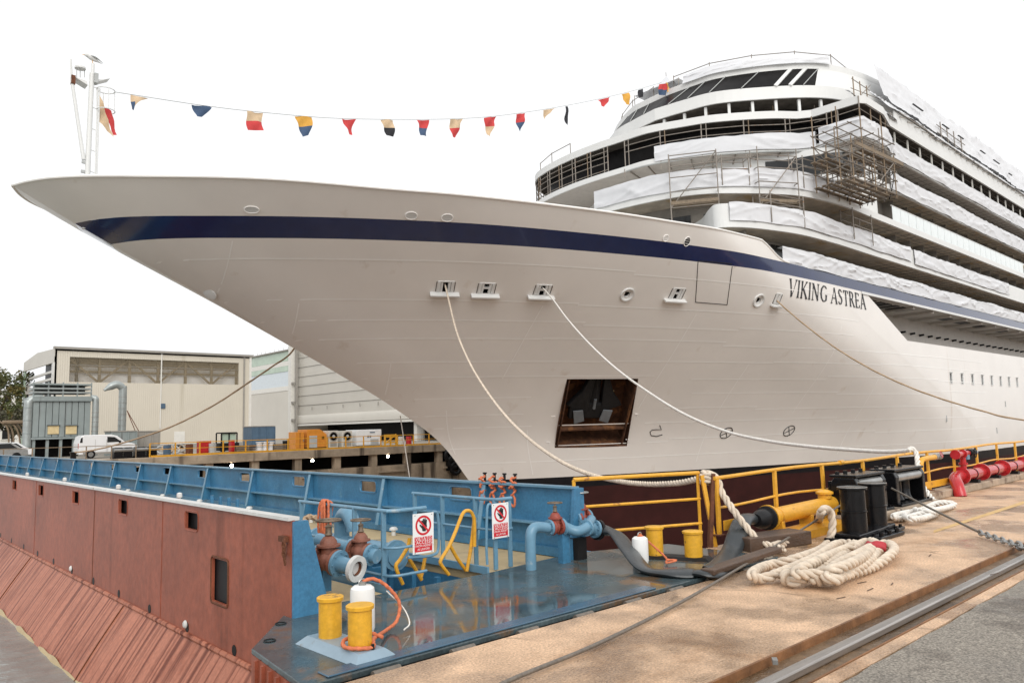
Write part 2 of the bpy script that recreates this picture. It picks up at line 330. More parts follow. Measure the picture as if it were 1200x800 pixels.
# ------------------------------------------------------------------ setting: quay, dock, sea, far yard
QE, QK = 4.60, 5.75            # quay edge under the gate's end plate, and along the dock
FARY = 62.0
ROUT = 2.0                     # the gate's outer toe
def slab(name, poly, z0, z1, m, label): return MB().prism(poly, z0, z1).build(name, m, None, label=label, kind='structure')
slab('quay_pavement', [(-60, 2.87), (330, 2.87), (330, QK), (8.62, QK), (8.62, QE), (-60, QE)], -12, 0.0, CONC, 'wet tan concrete quay between the crane rail and the dock edge')
slab('rail_trench_floor', [(-60, 2.40), (330, 2.40), (330, 2.868), (-60, 2.868)], -1.0, -0.055, MUD, 'muddy floor of the crane rail trench')
slab('concrete_strip', [(-60, 2.285), (330, 2.285), (330, 2.398), (-60, 2.398)], -1.0, 0.0, CONC, 'narrow concrete strip between rail trench and asphalt')
# the asphalt has a ragged edge
edge = [(x/4.0, 2.283 - 0.03*random.random()) for x in range(-40, 160)]
slab('quay_asphalt', [(-300, -400), (600, -400), (600, 2.28), (40, 2.28)] + edge[::-1] + [(-300, 2.28)], -1.2, 0.004, ASPH, 'worn grey asphalt road behind the crane rail')
MB().box((135, (QK+5.42)/2, 0.075), (246, QK-5.42-0.006, 0.15)).build('dock_kerb', CONCK, None, label='stained concrete kerb along the dock edge', kind='structure', bevel=0.02)
MB().box((164, 34, -11.6), (320, FARY-QE+1, 0.4)).build('dock_floor', CONCF, None, label='bare concrete floor of the dry dock', kind='structure')
MB().grid([[(x, y, -1.45) for x in np.linspace(-700, 4.3, 2)] for y in (QE+0.01, 400)]).build('sea_water', SEA, None, label='choppy grey sea water outside the dock gate', kind='structure')
slab('far_yard', [(5, FARY+2.4), (900, FARY+2.4), (900, 2500), (-1500, 2500), (-1500, 130), (5, 130)], -12, 0.0, YARD, 'wet shipyard ground across the dock')
MB().box((244, 33.8, -6), (6, 56, 12)).build('dock_head', CONCF, None, label='concrete head wall of the dry dock', kind='structure')
# far dock wall: gallery with piers and openings
fw = MB().box((130, FARY+0.45, -7), (250, 0.9, 10.4)).build('dock_wall', CONCF, None, label='stained concrete dock wall with a service gallery of dark openings', kind='structure')
MB().box((130, FARY+1.1, -0.352), (250, 2.62, 0.70)).build('coping_beam', CONCF, fw, bevel=0.03)
MB().box((130, FARY+1.9, -1.25), (250, 0.1, 1.08)).build('gallery_back', DARK, fw)
pr = None
for i in range(0, 13):
    x = 8.0 + 3.87*i + 0.0
    MB().box((x, FARY+0.30, -1.255), (0.62, 0.62, 1.08)).build('pier', CONCF, fw, bevel=0.02)
    if i % 2 == 0: MB().box((x+1.9, FARY-0.12, -2.35), (3.2, 0.22, 0.16)).build('wall_ledge', CONCF, fw)
for i in range(0, 9):
    MB().box((10.0+4.9*i, FARY-0.05, -3.3), (0.35, 0.09, 3.0)).build('wall_buttress', CONCF, fw)
# near dock wall face is the quay slab itself; a worn yellow line on the concrete
MB().add([pz(1094, 624, 0.004), pz(1200, 590, 0.004), pz(1200, 586.5, 0.004), pz(1094, 621, 0.004)], [(0, 1, 2, 3)]).build('painted_line', LINEY, None, label='worn yellow line painted on the wet quay', kind='structure')

# crane rail in its trench
cr = thing('crane_rail', (8, 2.6, -0.055), 'long worn steel crane rail sunk in a rusty trench', 'rail')
MB().prism([(-20, 2.575), (120, 2.575), (120, 2.665), (-20, 2.665)], -0.052, 0.004).build('rail_head', RAIL, cr, bevel=0.012)
MB().prism([(-20, 2.61), (120, 2.61), (120, 2.63), (-20, 2.63)], -0.075, -0.05).build('rail_web', RAILR, cr)
MB().prism([(-20, 2.845), (120, 2.845), (120, 2.8655), (-20, 2.8655)], -0.075, 0.006).build('trench_angle', RAILR, cr)
MB().prism([(-20, 2.402), (120, 2.402), (120, 2.415), (-20, 2.415)], -0.075, 0.006).build('trench_angle', RAILR, cr)
clip = None
for i in range(26):
    x = 4.35 + 0.85*i
    c = MB().box((x, 2.70, -0.062), (0.07, 0.06, 0.026)); c.cyl((x, 2.70, -0.055), (x, 2.70, -0.02), 0.011, n=6)
    c.build('rail_clip', RAILR, cr)
MB().box(pz(908, 774, 0.01), (0.075, 0.035, 0.03), Matrix.Rotation(0.6, 3, 'Z')).build('steel_offcut', STEELW, None, label='small loose steel block lying in the rail trench', cat='offcut')
# ------------------------------------------------------------------ the ship
def pchip(xs, ys):
    xs = np.array(xs, float); ys = np.array(ys, float); h = np.diff(xs); d = np.diff(ys)/h
    m = np.zeros(len(xs)); m[0] = d[0]; m[-1] = d[-1]
    for i in range(1, len(xs)-1):
        if d[i-1]*d[i] > 0:
            w1 = 2*h[i]+h[i-1]; w2 = h[i]+2*h[i-1]; m[i] = (w1+w2)/(w1/d[i-1]+w2/d[i])
    def f(x):
        i = int(min(max(np.searchsorted(xs, x)-1, 0), len(h)-1)); t = (x-xs[i])/h[i]
        if t < 0: return ys[0]+m[0]*(x-xs[0])
        if t > 1: return ys[-1]+m[-1]*(x-xs[-1])
        return ys[i]*(1+2*t)*(1-t)**2+m[i]*h[i]*t*(1-t)**2+ys[i+1]*t*t*(3-2*t)+m[i+1]*h[i]*t*t*(t-1)
    return f
YC, BHALF, XAFT = 35.0, 14.4, 212.0
STEM = [(-1.54, 28.5), (.73, 26.45), (3.12, 22.7), (4.5, 20.0), (6.11, 16.75), (7.97, 12.95), (9.84, 8.97), (10.57, 7.47), (11.77, 5.19)]
_sf = pchip([a for a, _ in STEM], [b for _, b in STEM])
def stem_x(z): return 28.5+min(.6, (-1.54-z)*.2) if z < -1.54 else _sf(z)
_gT = pchip([0, .012, .03, .12, .2, .29, .39, .51, .69, .83, 1], [0, .065, .13, .315, .45, .576, .695, .80, .922, .982, 1])
_gW = pchip([0, .087, .30, .563, .78, .9, 1], [0, .17, .44, .71, .92, .985, 1])
def half_breadth(X, z):
    q = min(max((z+1.5)/11.4, 0), 1.3); t = (X-stem_x(z))/(46-10*q)
    if t <= 0: return 0.0
    k = q**1.25; g = 1.0 if t >= 1 else min(1.0, _gW(t)*(1-k)+_gT(t)*k)
    b = BHALF*g
    if z < -6.5: b *= max(0, 1-((-6.5-z)/2.6)**2*.35)
    return b
def on_hull(X, z, off=0.0): return Vector((X, YC-half_breadth(X, z)-off, z))
def hull_normal(X, z):
    a = on_hull(X+.05, z)-on_hull(X-.05, z); b = on_hull(X, z+.05)-on_hull(X, z-.05); n = a.cross(b).normalized()
    return n if n.y < 0 else -n
def hull_hit(u, v):
    d = ray(u, v); P = lambda y: CP+d*(y/d[1]); fn = lambda y: (YC-half_breadth(P(y)[0], P(y)[2]))-y
    a = 18.0
    while a < YC+1 and fn(a) > 0: a += .1
    lo, hi = a-.1, a
    for _ in range(40):
        m = (lo+hi)/2
        if fn(m) > 0: lo = m
        else: hi = m
    return Vector(P(lo))
SHEER = pchip([5.19, 12, 18, 30, 37.9, 38.7, 39.6, 40.6, 44], [11.77, 11.70, 11.52, 11.47, 11.53, 11.30, 10.90, 10.62, 10.575])
def sheer(X): return SHEER(X) if X < 42 else 10.575
ship = thing('cruise_ship', (28.5, YC, -9), 'large white cruise ship in the dry dock with navy stripe and raked bow', 'ship')

TT = sorted(set([0, .004, .012, .022, .035, .05] + [round(.06+.00949*i, 5) for i in range(100)]))
def hull_rows(zs, near):
    rows = []
    for z in zs:
        q = min(max((z+1.5)/11.4, 0), 1.3); L = 46-10*q; x0 = stem_x(z); r = []
        for t in TT: r.append((x0+t*L, z))
        xe = x0+L
        for k in range(1, 9): r.append((xe+(XAFT-xe)*(k/8)**1.5, z))
        rows.append([(X, YC+(-1 if near else 1)*half_breadth(X, z), z) for X, z in r])
    return rows
def skin(name, zs, m, label=None, top=None):
    out = []
    for near in (True, False):
        mb = MB().grid(hull_rows(zs, near)); out.append(mb)
    mb = MB(); mb.v = out[0].v+out[1].v; k = len(out[0].v); mb.f = out[0].f+[tuple(i+k for i in f[::-1]) for f in out[1].f]
    bm = bmesh.new(); vs = [bm.verts.new(p) for p in mb.v]; bm.verts.index_update()
    for f in mb.f:
        try: bm.faces.new([vs[i] for i in f])
        except ValueError: pass
    bmesh.ops.remove_doubles(bm, verts=bm.verts, dist=0.002)
    return bm
def bm_build(bm, name, m, parent, label=None, fix=True):
    if fix: bmesh.ops.recalc_face_normals(bm, faces=bm.faces)
    o0 = wloc(parent); bmesh.ops.translate(bm, vec=-o0, verts=bm.verts)
    me = bpy.data.meshes.new(name); bm.to_mesh(me); bm.free(); me.materials.append(m)
    me.polygons.foreach_set('use_smooth', [True]*len(me.polygons)); me.set_sharp_from_angle(angle=rad(30))
    return link(name, me, parent, o0, label=label)
def cut(bm, quad, n, radius):
    """cut a quad opening, edges in order, out of a skin"""
    c = sum((Vector(q) for q in quad), Vector())/len(quad); n = Vector(n); pl = []
    for a, b in zip(quad, list(quad[1:])+[quad[0]]):
        pn = (Vector(b)-Vector(a)).cross(n).normalized()
        if pn.dot(c-Vector(a)) > 0: pn = -pn
        pl.append((Vector(a), pn))
    for a, pn in pl:
        bm.faces.ensure_lookup_table()
        fs = [f for f in bm.faces if min((v.co-c).length for v in f.verts) < radius or (f.calc_center_median()-c).length < radius or f.calc_area() > 8]
        fs = [f for f in fs if all(abs(v.co.y-YC) > -1 for v in f.verts) and f.calc_center_median().y < YC]
        g = list({e for f in fs for e in f.edges})+list({v for f in fs for v in f.verts})+fs
        bmesh.ops.bisect_plane(bm, geom=g, plane_co=a, plane_no=pn, dist=1e-4)
    kill = [f for f in bm.faces if f.calc_center_median().y < YC and all((f.calc_center_median()-a).dot(pn) < 1e-4 for a, pn in pl) and abs((f.calc_center_median()-c).dot(n)) < 3.0]
    bmesh.ops.delete(bm, geom=kill, context='FACES')

zs = list(np.linspace(-1.5, 9.885, 34))
hb = skin('hull', zs, HULL)
# anchor pocket
PK = [hull_hit(664.5, 444), hull_hit(748, 443.5), hull_hit(734.5, 522.5), hull_hit(650, 524.5)]
pn = hull_normal(33.7, 2.25)
cut(hb, PK, pn, 5)
# mooring openings, two kinds
FL = [(522, 336, 1), (570, 338, 0), (636, 340, 0), (793.5, 344, 0), (911, 350.5, 2)]
FR = [(735, 345), (889, 352)]
def tangent(X, z):
    a = (on_hull(X+.1, z)-on_hull(X-.1, z)).normalized(); n = hull_normal(X, z); return a, n.cross(a).normalized() if n.cross(a).z > 0 else -n.cross(a).normalized(), n
fl_data = []
for u, v, k in FL:
    P = hull_hit(u, v); a, up, n = tangent(P.x, P.z); wd = 0.30 if k != 2 else 0.14; h = 0.30
    cut(hb, [P-a*wd-up*h, P+a*wd-up*h, P+a*wd+up*h, P-a*wd+up*h], n, 1.4); fl_data.append((P, a, up, n, wd, h, k))
for u, v in FR:
    P = hull_hit(u, v); a, up, n = tangent(P.x, P.z); r = .17
    cut(hb, [P-a*r-up*r, P+a*r-up*r, P+a*r+up*r, P-a*r+up*r], n, 1.2); fl_data.append((P, a, up, n, r, r, 9))
# long boat-deck recess in the side
RC = [Vector((51.6, 20.6, 9.70)), Vector((205, 20.6, 9.70)), Vector((205, 20.6, 7.0)), Vector((57.9, 20.6, 7.0))]
cut(hb, RC, (0, -1, 0), 160)
# small side windows
SW = []
for i in range(8):
    x = 66.3+i*2.62
    if x > 95: break
    SW.append(x)
for x in SW:
    cut(hb, [Vector((x-.27, 20.6, 4.1)), Vector((x+.27, 20.6, 4.1)), Vector((x+.27, 20.6, 4.85)), Vector((x-.27, 20.6, 4.85))], (0, -1, 0), 30)
bm_build(hb, 'hull', HULL, ship, 'white hull plating')
bm_build(skin('boot', [-2.15, -1.5], BOOT), 'boot_topping', BOOT, ship, 'black band at the waterline')
bm_build(skin('bottom', [-9.0, -8.5, -7.6, -6.5, -5, -3.5, -2.15], ANTIF), 'bottom_paint', ANTIF, ship, 'dark red underwater hull')
# stripe and bulwark above it, both sides
def band(name, lo, hi, m, label, x1, n=110, both=True, th=0.0, x0f=None):
    mb = MB()
    for s in (-1, 1):
        rows = []
        for k in range(5):
            r = []
            for i in range(n+1):
                t = (i/n)**1.6
                za0 = lo(x1*0); q = k/4
                xa = stem_x(lo(9)+(hi(7)-lo(9))*q); X = xa+(x1-xa)*t
                z = lo(X)+(hi(X)-lo(X))*q
                if i == 0: X = stem_x(z)
                r.append((X, YC+s*(half_breadth(X, z)+(th if i else 0)), z))
            rows.append(r)
        mb.grid(rows)
    return mb.build(name, m, ship, smooth=True, label=label)
band('stripe', lambda X: 9.885, lambda X: 10.575, NAVY, 'navy blue stripe', XAFT)
band('bow_bulwark', lambda X: 10.575, lambda X: max(sheer(X), 10.58), HULL, 'white bulwark above the stripe', 41.0)
# inside of the bulwark and its rounded capping
mb = MB()
cap = []
for s in (-1, 1):
    r = [(X, YC+s*max(0.0, half_breadth(X, sheer(X))), sheer(X)) for X in np.concatenate([np.linspace(5.19, 7, 16), np.linspace(7.3, 41, 70)])]
    cap.append(r)
    ins = lambda x, z, d: (max(x+d, stem_x(z)+.3), YC+s*max(0.0, half_breadth(max(x+d, stem_x(z)+.3), z)-d*1.6), z)
    mb.grid([r, [ins(x, z, .16) for x, y, z in r], [ins(x, z-.45, .2) for x, y, z in r], [ins(x, z-.8, .22) for x, y, z in r]])
mb.build('bulwark_inside', GREYM, ship, smooth=True)
for r in cap: MB().tube(r, 0.055, n=6).build('bulwark_capping', SEAM, ship, smooth=True)
fd = [(X, max(.02, half_breadth(X, 10.40)-.25)) for X in np.linspace(8.4, 52, 60)]
MB().prism([(x, YC-b) for x, b in fd]+[(x, YC+b) for x, b in fd[::-1]], 10.45, 10.7).build('fore_deck', GREYM, ship)
# white moulding under the stripe, aft
MB().bar((50.5, 20.58, 9.79), (XAFT, 20.58, 9.79), 0.12, 0.17).build('moulding', SHIPW, ship)

# weld seams: raised runs that follow the strakes
def seam(pts, wdt=0.026, off=0.014):
    a = []; b = []
    for X, z in pts:
        n = hull_normal(X, z); t = Vector((0, 0, 1)); a.append(on_hull(X, z-wdt)+n*off); b.append(on_hull(X, z+wdt)+n*off)
    MB().grid([a, b]).build('weld_seam', SEAM, ship)
rs = random.Random(3)
for z in (9.2, 7.75, 6.9, 6.05, 5.1, 4.2, 3.3, 2.4, 1.5, .5, -.5):
    x = stem_x(z)+.25; x_end = 75
    while x < x_end:
        L = rs.uniform(7, 16); zz = z+rs.uniform(-.12, .12)
        pts = [(x+L*i/10, zz) for i in range(11) if x+L*i/10 < x_end]
        # leave the pocket alone
        pts = [p for p in pts if not (30.2 < p[0] < 37.5 and .2 < p[1] < 4.3) and not (p[0] > 50 and p[1] > 6.6)]
        if len(pts) > 2: seam(pts)
        x += L
for x, z0, z1, sl in ((16, 6.4, 9.8, .35), (20, 4.4, 7.6, .5), (24.5, 2, 5, .6), (28, 4.2, 7.6, .2), (36.5, 2.5, 7.5, .15), (42, -1, 5, .1), (48, 2, 8, .05), (27.4, .1, 2.6, .7), (31, -1.3, 1.4, .5), (54, -1, 5.8, .05)):
    pts = [(x-sl*(z0+(z1-z0)*i/8), z0+(z1-z0)*i/8) for i in range(9)]
    pts = [(X, z) for X, z in pts if X > stem_x(z)+.2]
    if len(pts) > 2:
        a = [on_hull(X-.02, z)+hull_normal(X, z)*.01 for X, z in pts]; b = [on_hull(X+.025, z)+hull_normal(X, z)*.01 for X, z in pts]
        MB().grid([a, b]).build('weld_seam', SEAM, ship)
# shell door with its gap
for s0, s1 in (((818, 305.5), (815, 354)), ((815, 354), (852, 357)), ((852, 357), (858, 312)), ((818, 305.5), (858, 309))):
    pts = [hull_hit(s0[0]+(s1[0]-s0[0])*i/8, s0[1]+(s1[1]-s0[1])*i/8) for i in range(9)]
    MB().tube([p+hull_normal(p.x, p.z)*.004 for p in pts], 0.022, n=5).build('shell_door_gap', BOOT, ship)

# mooring openings
for P, a, up, n, wd, h, k in fl_data:
    f = None
    if k == 9:
        f = MB().lathe(P-n*.30, n, [(.10, 0), (.15, .16), (.25, .30), (.34, .37), (.40, .37), (.42, .30)], 20, cap=False).build('round_fairlead', SHIPW, ship, smooth=True)
        x = MB().lathe(P-n*.24, n, [(.001, 0), (.16, 0), (.16, .13), (.001, .13)], 16); x.build('hawse_hole', DARK, f, smooth=True)
        continue
    bx = MB(); bx.extr([P-a*wd-up*h-n*.6, P+a*wd-up*h-n*.6, P+a*wd+up*h-n*.6, P-a*wd+up*h-n*.6], -n*.05)
    f = MB()
    for s in (-1, 1): f.bar(P+a*s*(wd+.02)-up*h, P+a*s*(wd+.02)+up*h, .12, .07, n)
    f.bar(P-a*(wd+.1)+up*(h+.03), P+a*(wd+.1)+up*(h+.03), .07, .06, n)
    f = f.build('mooring_fairlead', SHIPW, ship, bevel=.012)
    for s in (-1, 1):
        MB().cyl(P+a*s*wd*.62-up*h-n*.05, P+a*s*wd*.62+up*h-n*.05, .075, n=10).build('roller', SHIPW, f, smooth=True)
        MB().bar(P+a*s*(wd+.14)-up*h, P+a*s*(wd+.14)+up*h, .03, .03, n).build('shadow_gap', BOOT, f)
    if k != 1: MB().bar(P-a*wd-n*.06, P+a*wd-n*.06, .10, .09, n).build('crossbar', SHIPW, f)
    bx.build('opening_back', DARK, f)
    sd_ = MB()
    for s in (-1, 1): sd_.extr([P+a*s*wd*1.02-up*h, P+a*s*wd*1.02+up*h, P+a*s*wd*1.02+up*h-n*.6, P+a*s*wd*1.02-up*h-n*.6], a*s*.01)
    for s in (-1, 1): sd_.extr([P-a*wd+up*s*h*1.02, P+a*wd+up*s*h*1.02, P+a*wd+up*s*h*1.02-n*.6, P-a*wd+up*s*h*1.02-n*.6], up*s*.01)
    sd_.build('opening_sides', IRON, f)
    q = wd*2.35 if k != 2 else .38
    MB().bar(P-a*q-up*(h+.09)+n*.10, P+a*q-up*(h+.09)+n*.10, .34, .11, up).build('sill', SHIPW, f, bevel=.02)

# anchor pocket and anchor
ip = pn
depth = 1.5
back = [p-ip*depth for p in PK]
po = MB()
for i in range(4): po.add([PK[i], PK[(i+1) % 4], back[(i+1) % 4], back[i]], [(0, 1, 2, 3)])
po.add(back, [(0, 1, 2, 3)])
pocket = po.build('anchor_pocket', RUSTIN, ship, label='rusty recess for the anchor in the white hull')
cpt = sum(PK, Vector())/4
tx = (PK[1]-PK[0]).normalized(); ty = (PK[0]-PK[3]).normalized()
def pp(x, y, d): return cpt + tx*x + ty*y - ip*d
wP = (PK[1]-PK[0]).length/2; hP = (PK[0]-PK[3]).length/2
for s in (-1, 1):
    MB().bar(pp(s*wP*.96, -hP*.98, .12), pp(s*wP*.96, hP*.98, .12), .06, .2, ip).build('frame_bar', RUSTIN, pocket)
MB().bar(pp(-wP*.98, -hP*.50, .35), pp(wP*.98, -hP*.50, .35), .5, .12, ty).build('ledge', RUSTIN, pocket)
MB().extr([pp(wP*.35, hP*.35, 1.1), pp(wP*.62, hP*.35, 1.1), pp(wP*.55, -hP*.05, 1.1), pp(wP*.35, -hP*.05, 1.1)], ip*.05).build('doubler_plate', SAND, pocket)
an = thing('ship_anchor', pp(0, -hP*.45, .9), 'black stockless anchor with grey flukes stowed in the hull recess', 'anchor')
MB().tube([pp(0, hP*.95, 1.0), pp(.02, hP*.4, .9), pp(0, -hP*.05, .8)], [.30, .34, .42], n=8).build('shank', IRON, an, smooth=True)
MB().extr([pp(-wP*.72, hP*.15, .8), pp(wP*.45, hP*.15, .8), pp(wP*.5, -hP*.3, .8), pp(-wP*.70, -hP*.3, .8)], ip*.35).build('crown', IRON, an, bevel=.12)
for s, o in ((-1, -.1), (1, -.12)):
    MB().extr([pp(s*wP*.58+o, -hP*.02, .42), pp(s*wP*.30+o, -hP*.0, .42), pp(s*wP*.22+o, -hP*.30, .36), pp(s*wP*.50+o, -hP*.38, .36)], ip*.09).build('fluke', IRONG, an, bevel=.03)
for s in (-1, 1):
    MB().extr([pp(s*wP*.80, hP*.1, .75), pp(s*wP*.45, hP*.5, .75), pp(s*wP*.25, hP*.95, .85), pp(s*wP*.12, hP*.9, .8), pp(s*wP*.2, -hP*.1, .7)], ip*.3).build('fluke_arm', IRON, an, bevel=.05)
MB().cyl(pp(-.05, hP*.28, .48), pp(-.05, hP*.02, .44), .09, n=10).build('shackle', IRONG, an, smooth=True)
for u, v in ((648, 489), (642, 519), (745, 486), (735, 516)):
    P = hull_hit(u, v); a, up, n = tangent(P.x, P.z)
    MB().bar(P-a*.12+up*.08, P+a*.12+up*.08, .03, .05, n).bar(P+a*.12-up*.1, P+a*.12+up*.08, .03, .05, n).build('padeye', SEAM, ship)

# thruster marks and bulb mark painted as thin raised figures
def mark_line(pts, r=.03): MB().tube([p+hull_normal(p.x, p.z)*.006 for p in pts], r, n=5).build('hull_mark', LETTER, ship)
for u, v in ((851, 507), (924.5, 504.5)):
    P = hull_hit(u, v); a, up, n = tangent(P.x, P.z); R_ = .34
    mark_line([on_hull(P.x+R_*math.cos(t)*1.25, P.z+R_*math.sin(t)) for t in np.linspace(0, 2*math.pi, 25)], .032)
    for t in (.55, .55+math.pi/2):
        mark_line([on_hull(P.x+R_*q*math.cos(t)*1.25, P.z+R_*q*math.sin(t)) for q in (-1, 0, 1)], .028)
mark_line([hull_hit(*q) for q in ((776, 509), (769, 511), (763, 510), (761.5, 506), (764, 503.5), (769, 503), (775, 503), (773, 498))], .03)
# oval ports above the stripe, disc at the stem, draught figures
for u, v, rx, rz, m in ((295, 245.5, .30, .17, SHIPW), (482, 252.5, .26, .19, SHIPW), (524, 255, .26, .19, SHIPW), (780, 279, .17, .17, SEAM), (805, 283, .2, .24, DARK)):
    P = hull_hit(u, v); a, up, n = tangent(P.x, P.z); f = MB()
    ring = [P+a*rx*math.cos(t)+up*rz*math.sin(t)+n*.02 for t in np.linspace(0, 2*math.pi, 24, endpoint=False)]
    pt = MB().extr([p-n*.03 for p in ring], n*.035).build('bow_port', m, ship, smooth=True)
    MB().tube(ring+[ring[0]], .022, n=5, caps=False).build('port_rim', SEAM, pt, smooth=True)
    for q in (-.4, .1, .55): MB().bar(P-a*rx*.8+up*rz*q+n*.02, P+a*rx*.8+up*rz*q+n*.02, .018, .02, up).build('port_bar', SEAM if m is DARK else GREYM, pt)
P = hull_hit(246, 344); n = (hull_normal(P.x, P.z)+Vector((-.35, -.1, 0))).normalized()
MB().lathe(P, n, [(.34, 0), (.32, .05), (.18, .07), (.001, .075)], 18).build('stem_disc', SHIPW, ship, smooth=True)
P = hull_hit(1168, 504)
for u, v in ((1168, 504), (1109, 490), (1178, 473)):
    P = hull_hit(u, v); MB().box(P+Vector((0, -.02, 0)), (.16, .05, .5)).build('draught_plate', GREYM, ship)
# side windows
for x in SW:
    f = MB()
    for s in (-1, 1): f.box((x+s*.29, 20.6, 4.475), (.06, .08, .87))
    for s in (-1, 1): f.box((x, 20.6, 4.475+s*.405), (.52, .08, .06))
    f = f.build('side_window', SHIPW, ship, bevel=.01)
    MB().box((x, 20.75, 4.475), (.56, .05, .8)).build('pane', FILM, f)
    MB().box((x, 20.53, 4.93), (.5, .1, .05)).build('eyebrow', GREYM, f)

# ship's name: built letter by letter with serifs, wrapped on the hull
GL = {  # strokes (x0,y0,x1,y1,thick) in a unit cap height
 'V': (.72, [(.05, 1, .36, 0, .13), (.67, 1, .37, 0, .055)], [(.05, 1), (.67, 1)]), 'I': (.22, [(.11, 0, .11, 1, .13)], [(.11, 0), (.11, 1)]),
 'K': (.70, [(.12, 0, .12, 1, .13), (.16, .46, .58, 1, .055), (.24, .56, .64, 0, .12)], [(.12, 0), (.12, 1), (.62, 0), (.58, 1)]),
 'N': (.80, [(.12, 0, .12, 1, .055), (.12, 1, .68, 0, .13), (.68, 0, .68, 1, .055)], [(.12, 0), (.10, 1), (.68, 1)]),
 'G': (.82, [(.70, .83, .55, .96, .07), (.55, .96, .36, .97, .06), (.36, .97, .17, .80, .09), (.17, .80, .09, .5, .13), (.09, .5, .17, .2, .13), (.17, .2, .36, .03, .09), (.36, .03, .56, .04, .06), (.56, .04, .70, .14, .08), (.70, .08, .70, .42, .12)], [(.70, .42)]),
 'A': (.72, [(.06, 0, .36, 1, .055), (.36, 1, .68, 0, .13), (.17, .34, .56, .34, .05)], [(.06, 0), (.68, 0)]),
 'S': (.56, [(.46, .82, .36, .95, .07), (.36, .95, .2, .96, .06), (.2, .96, .09, .80, .09), (.09, .80, .14, .62, .12), (.14, .62, .40, .42, .13), (.40, .42, .46, .24, .12), (.46, .24, .36, .05, .09), (.36, .05, .18, .04, .06), (.18, .04, .07, .17, .07)], []),
 'T': (.66, [(.33, 0, .33, 1, .13), (.05, .97, .61, .97, .05), (.05, .97, .04, .80, .05), (.61, .97, .62, .80, .05)], [(.33, 0)]),
 'R': (.70, [(.12, 0, .12, 1, .13), (.12, .97, .38, .96, .05), (.38, .96, .50, .86, .09), (.50, .86, .50, .66, .12), (.50, .66, .38, .52, .09), (.38, .52, .12, .5, .05), (.32, .5, .62, 0, .12)], [(.12, 0), (.12, 1), (.62, 0)]),
 'E': (.60, [(.12, 0, .12, 1, .13), (.12, .97, .50, .97, .05), (.12, .51, .42, .51, .05), (.12, .03, .54, .03, .05), (.50, .97, .52, .82, .05), (.54, .03, .56, .2, .05), (.42, .44, .42, .58, .05)], [(.12, 0), (.12, 1)])}
word = 'VIKING ASTREA'; adv = sum((GL[c][0]+.12) if c != ' ' else .34 for c in word)
# baseline and cap height come from the photograph's first and last letter
n0, n1 = hull_hit(922, 347), hull_hit(1015, 358.5); HC = 0.98; sx = (n1.x-n0.x)/adv; cx = 0
zb = n0.z
for c in word:
    if c == ' ': cx += .34; continue
    wd, st, ser = GL[c]; mb = MB()
    def hp(x, y, o): X = n0.x+(cx+x)*sx; z = zb+y*HC; return on_hull(X, z)+Vector((0, -o, 0))
    ls = st+[(x-.10, y if y < .5 else y, x+.10, y, .04) for x, y in ser]
    for x0, y0, x1, y1, th in ls:
        dx, dy = x1-x0, y1-y0; l = math.hypot(dx, dy) or 1; ox, oy = -dy/l*th/2, dx/l*th/2
        if abs(dx) > abs(dy)*3: ox, oy = 0, th/2
        q = [(x0+ox, y0+oy), (x1+ox, y1+oy), (x1-ox, y1-oy), (x0-ox, y0-oy)]
        k = len(mb.v); mb.add([hp(x, y, .035) for x, y in q]+[hp(x, y, -.01) for x, y in q], [(0, 1, 2, 3), (0, 4, 5, 1), (1, 5, 6, 2), (2, 6, 7, 3), (3, 7, 4, 0)])
    mb.build('name_letter', LETTER, ship); cx += wd+.12
# ------------------------------------------------------------------ superstructure
from mathutils import noise as mnoise
def smooth_plan(pts, n=6):
    return [(p.x, p.y) for p in bezier([Vector((a, b, 0)) for a, b in pts], n)]
def aft(pl, q=None): return pl+[(XAFT, pl[-1][1] if q is None else q)]
PB1 = aft(smooth_plan([(42, 0), (41.6, 5), (40, 9), (38.2, 11.0), (37.6, 11.9), (38.5, 12.8), (40.3, 13.5), (43.2, 14.15), (47.2, 14.4), (52, 14.4)]))
PB2 = aft(smooth_plan([(37.2, 0), (37.3, 3.1), (37.8, 7), (38.9, 9.8), (40.9, 11.7), (43.7, 13.4), (46, 14.05), (49.3, 14.4), (54, 14.4)]))
PB3 = aft(smooth_plan([(46.6, 0), (47.2, 4), (48.6, 7.5), (50.2, 10), (51.2, 12.4), (52.4, 13.7), (55, 14.35), (58, 14.4)]))
FRONT4 = [(44.4, 0), (44.6, 2), (45.6, 4.3), (46.8, 6.5), (49.2, 9.2), (50.9, 10.6)]
PB4 = aft(smooth_plan(FRONT4)+[(51.6, 11.4), (51.7, 14.9), (55.4, 15.0), (58, 14.42)], 14.42)
PB5 = aft(smooth_plan([(44.5, 0), (44.7, 2), (45.7, 4.3), (46.9, 6.5), (49.3, 9.2), (51.1, 10.6)])+[(51.7, 11.4), (51.9, 14.7), (52.4, 15.0), (55.4, 15.0), (58, 14.44)], 14.44)
PB6 = aft(smooth_plan([(48.6, 0), (49, 2.4), (49.7, 5), (52.1, 8), (54.4, 10.2), (56.7, 11.5), (60, 12.3), (64, 12.7)]))
PB7 = aft(smooth_plan([(50.6, 0), (50.8, 2.4), (51.2, 4.4), (53.1, 7.5), (55.5, 10.0), (58, 11.2), (61, 11.9), (65, 12.3)]))
class Plan(list): far = None
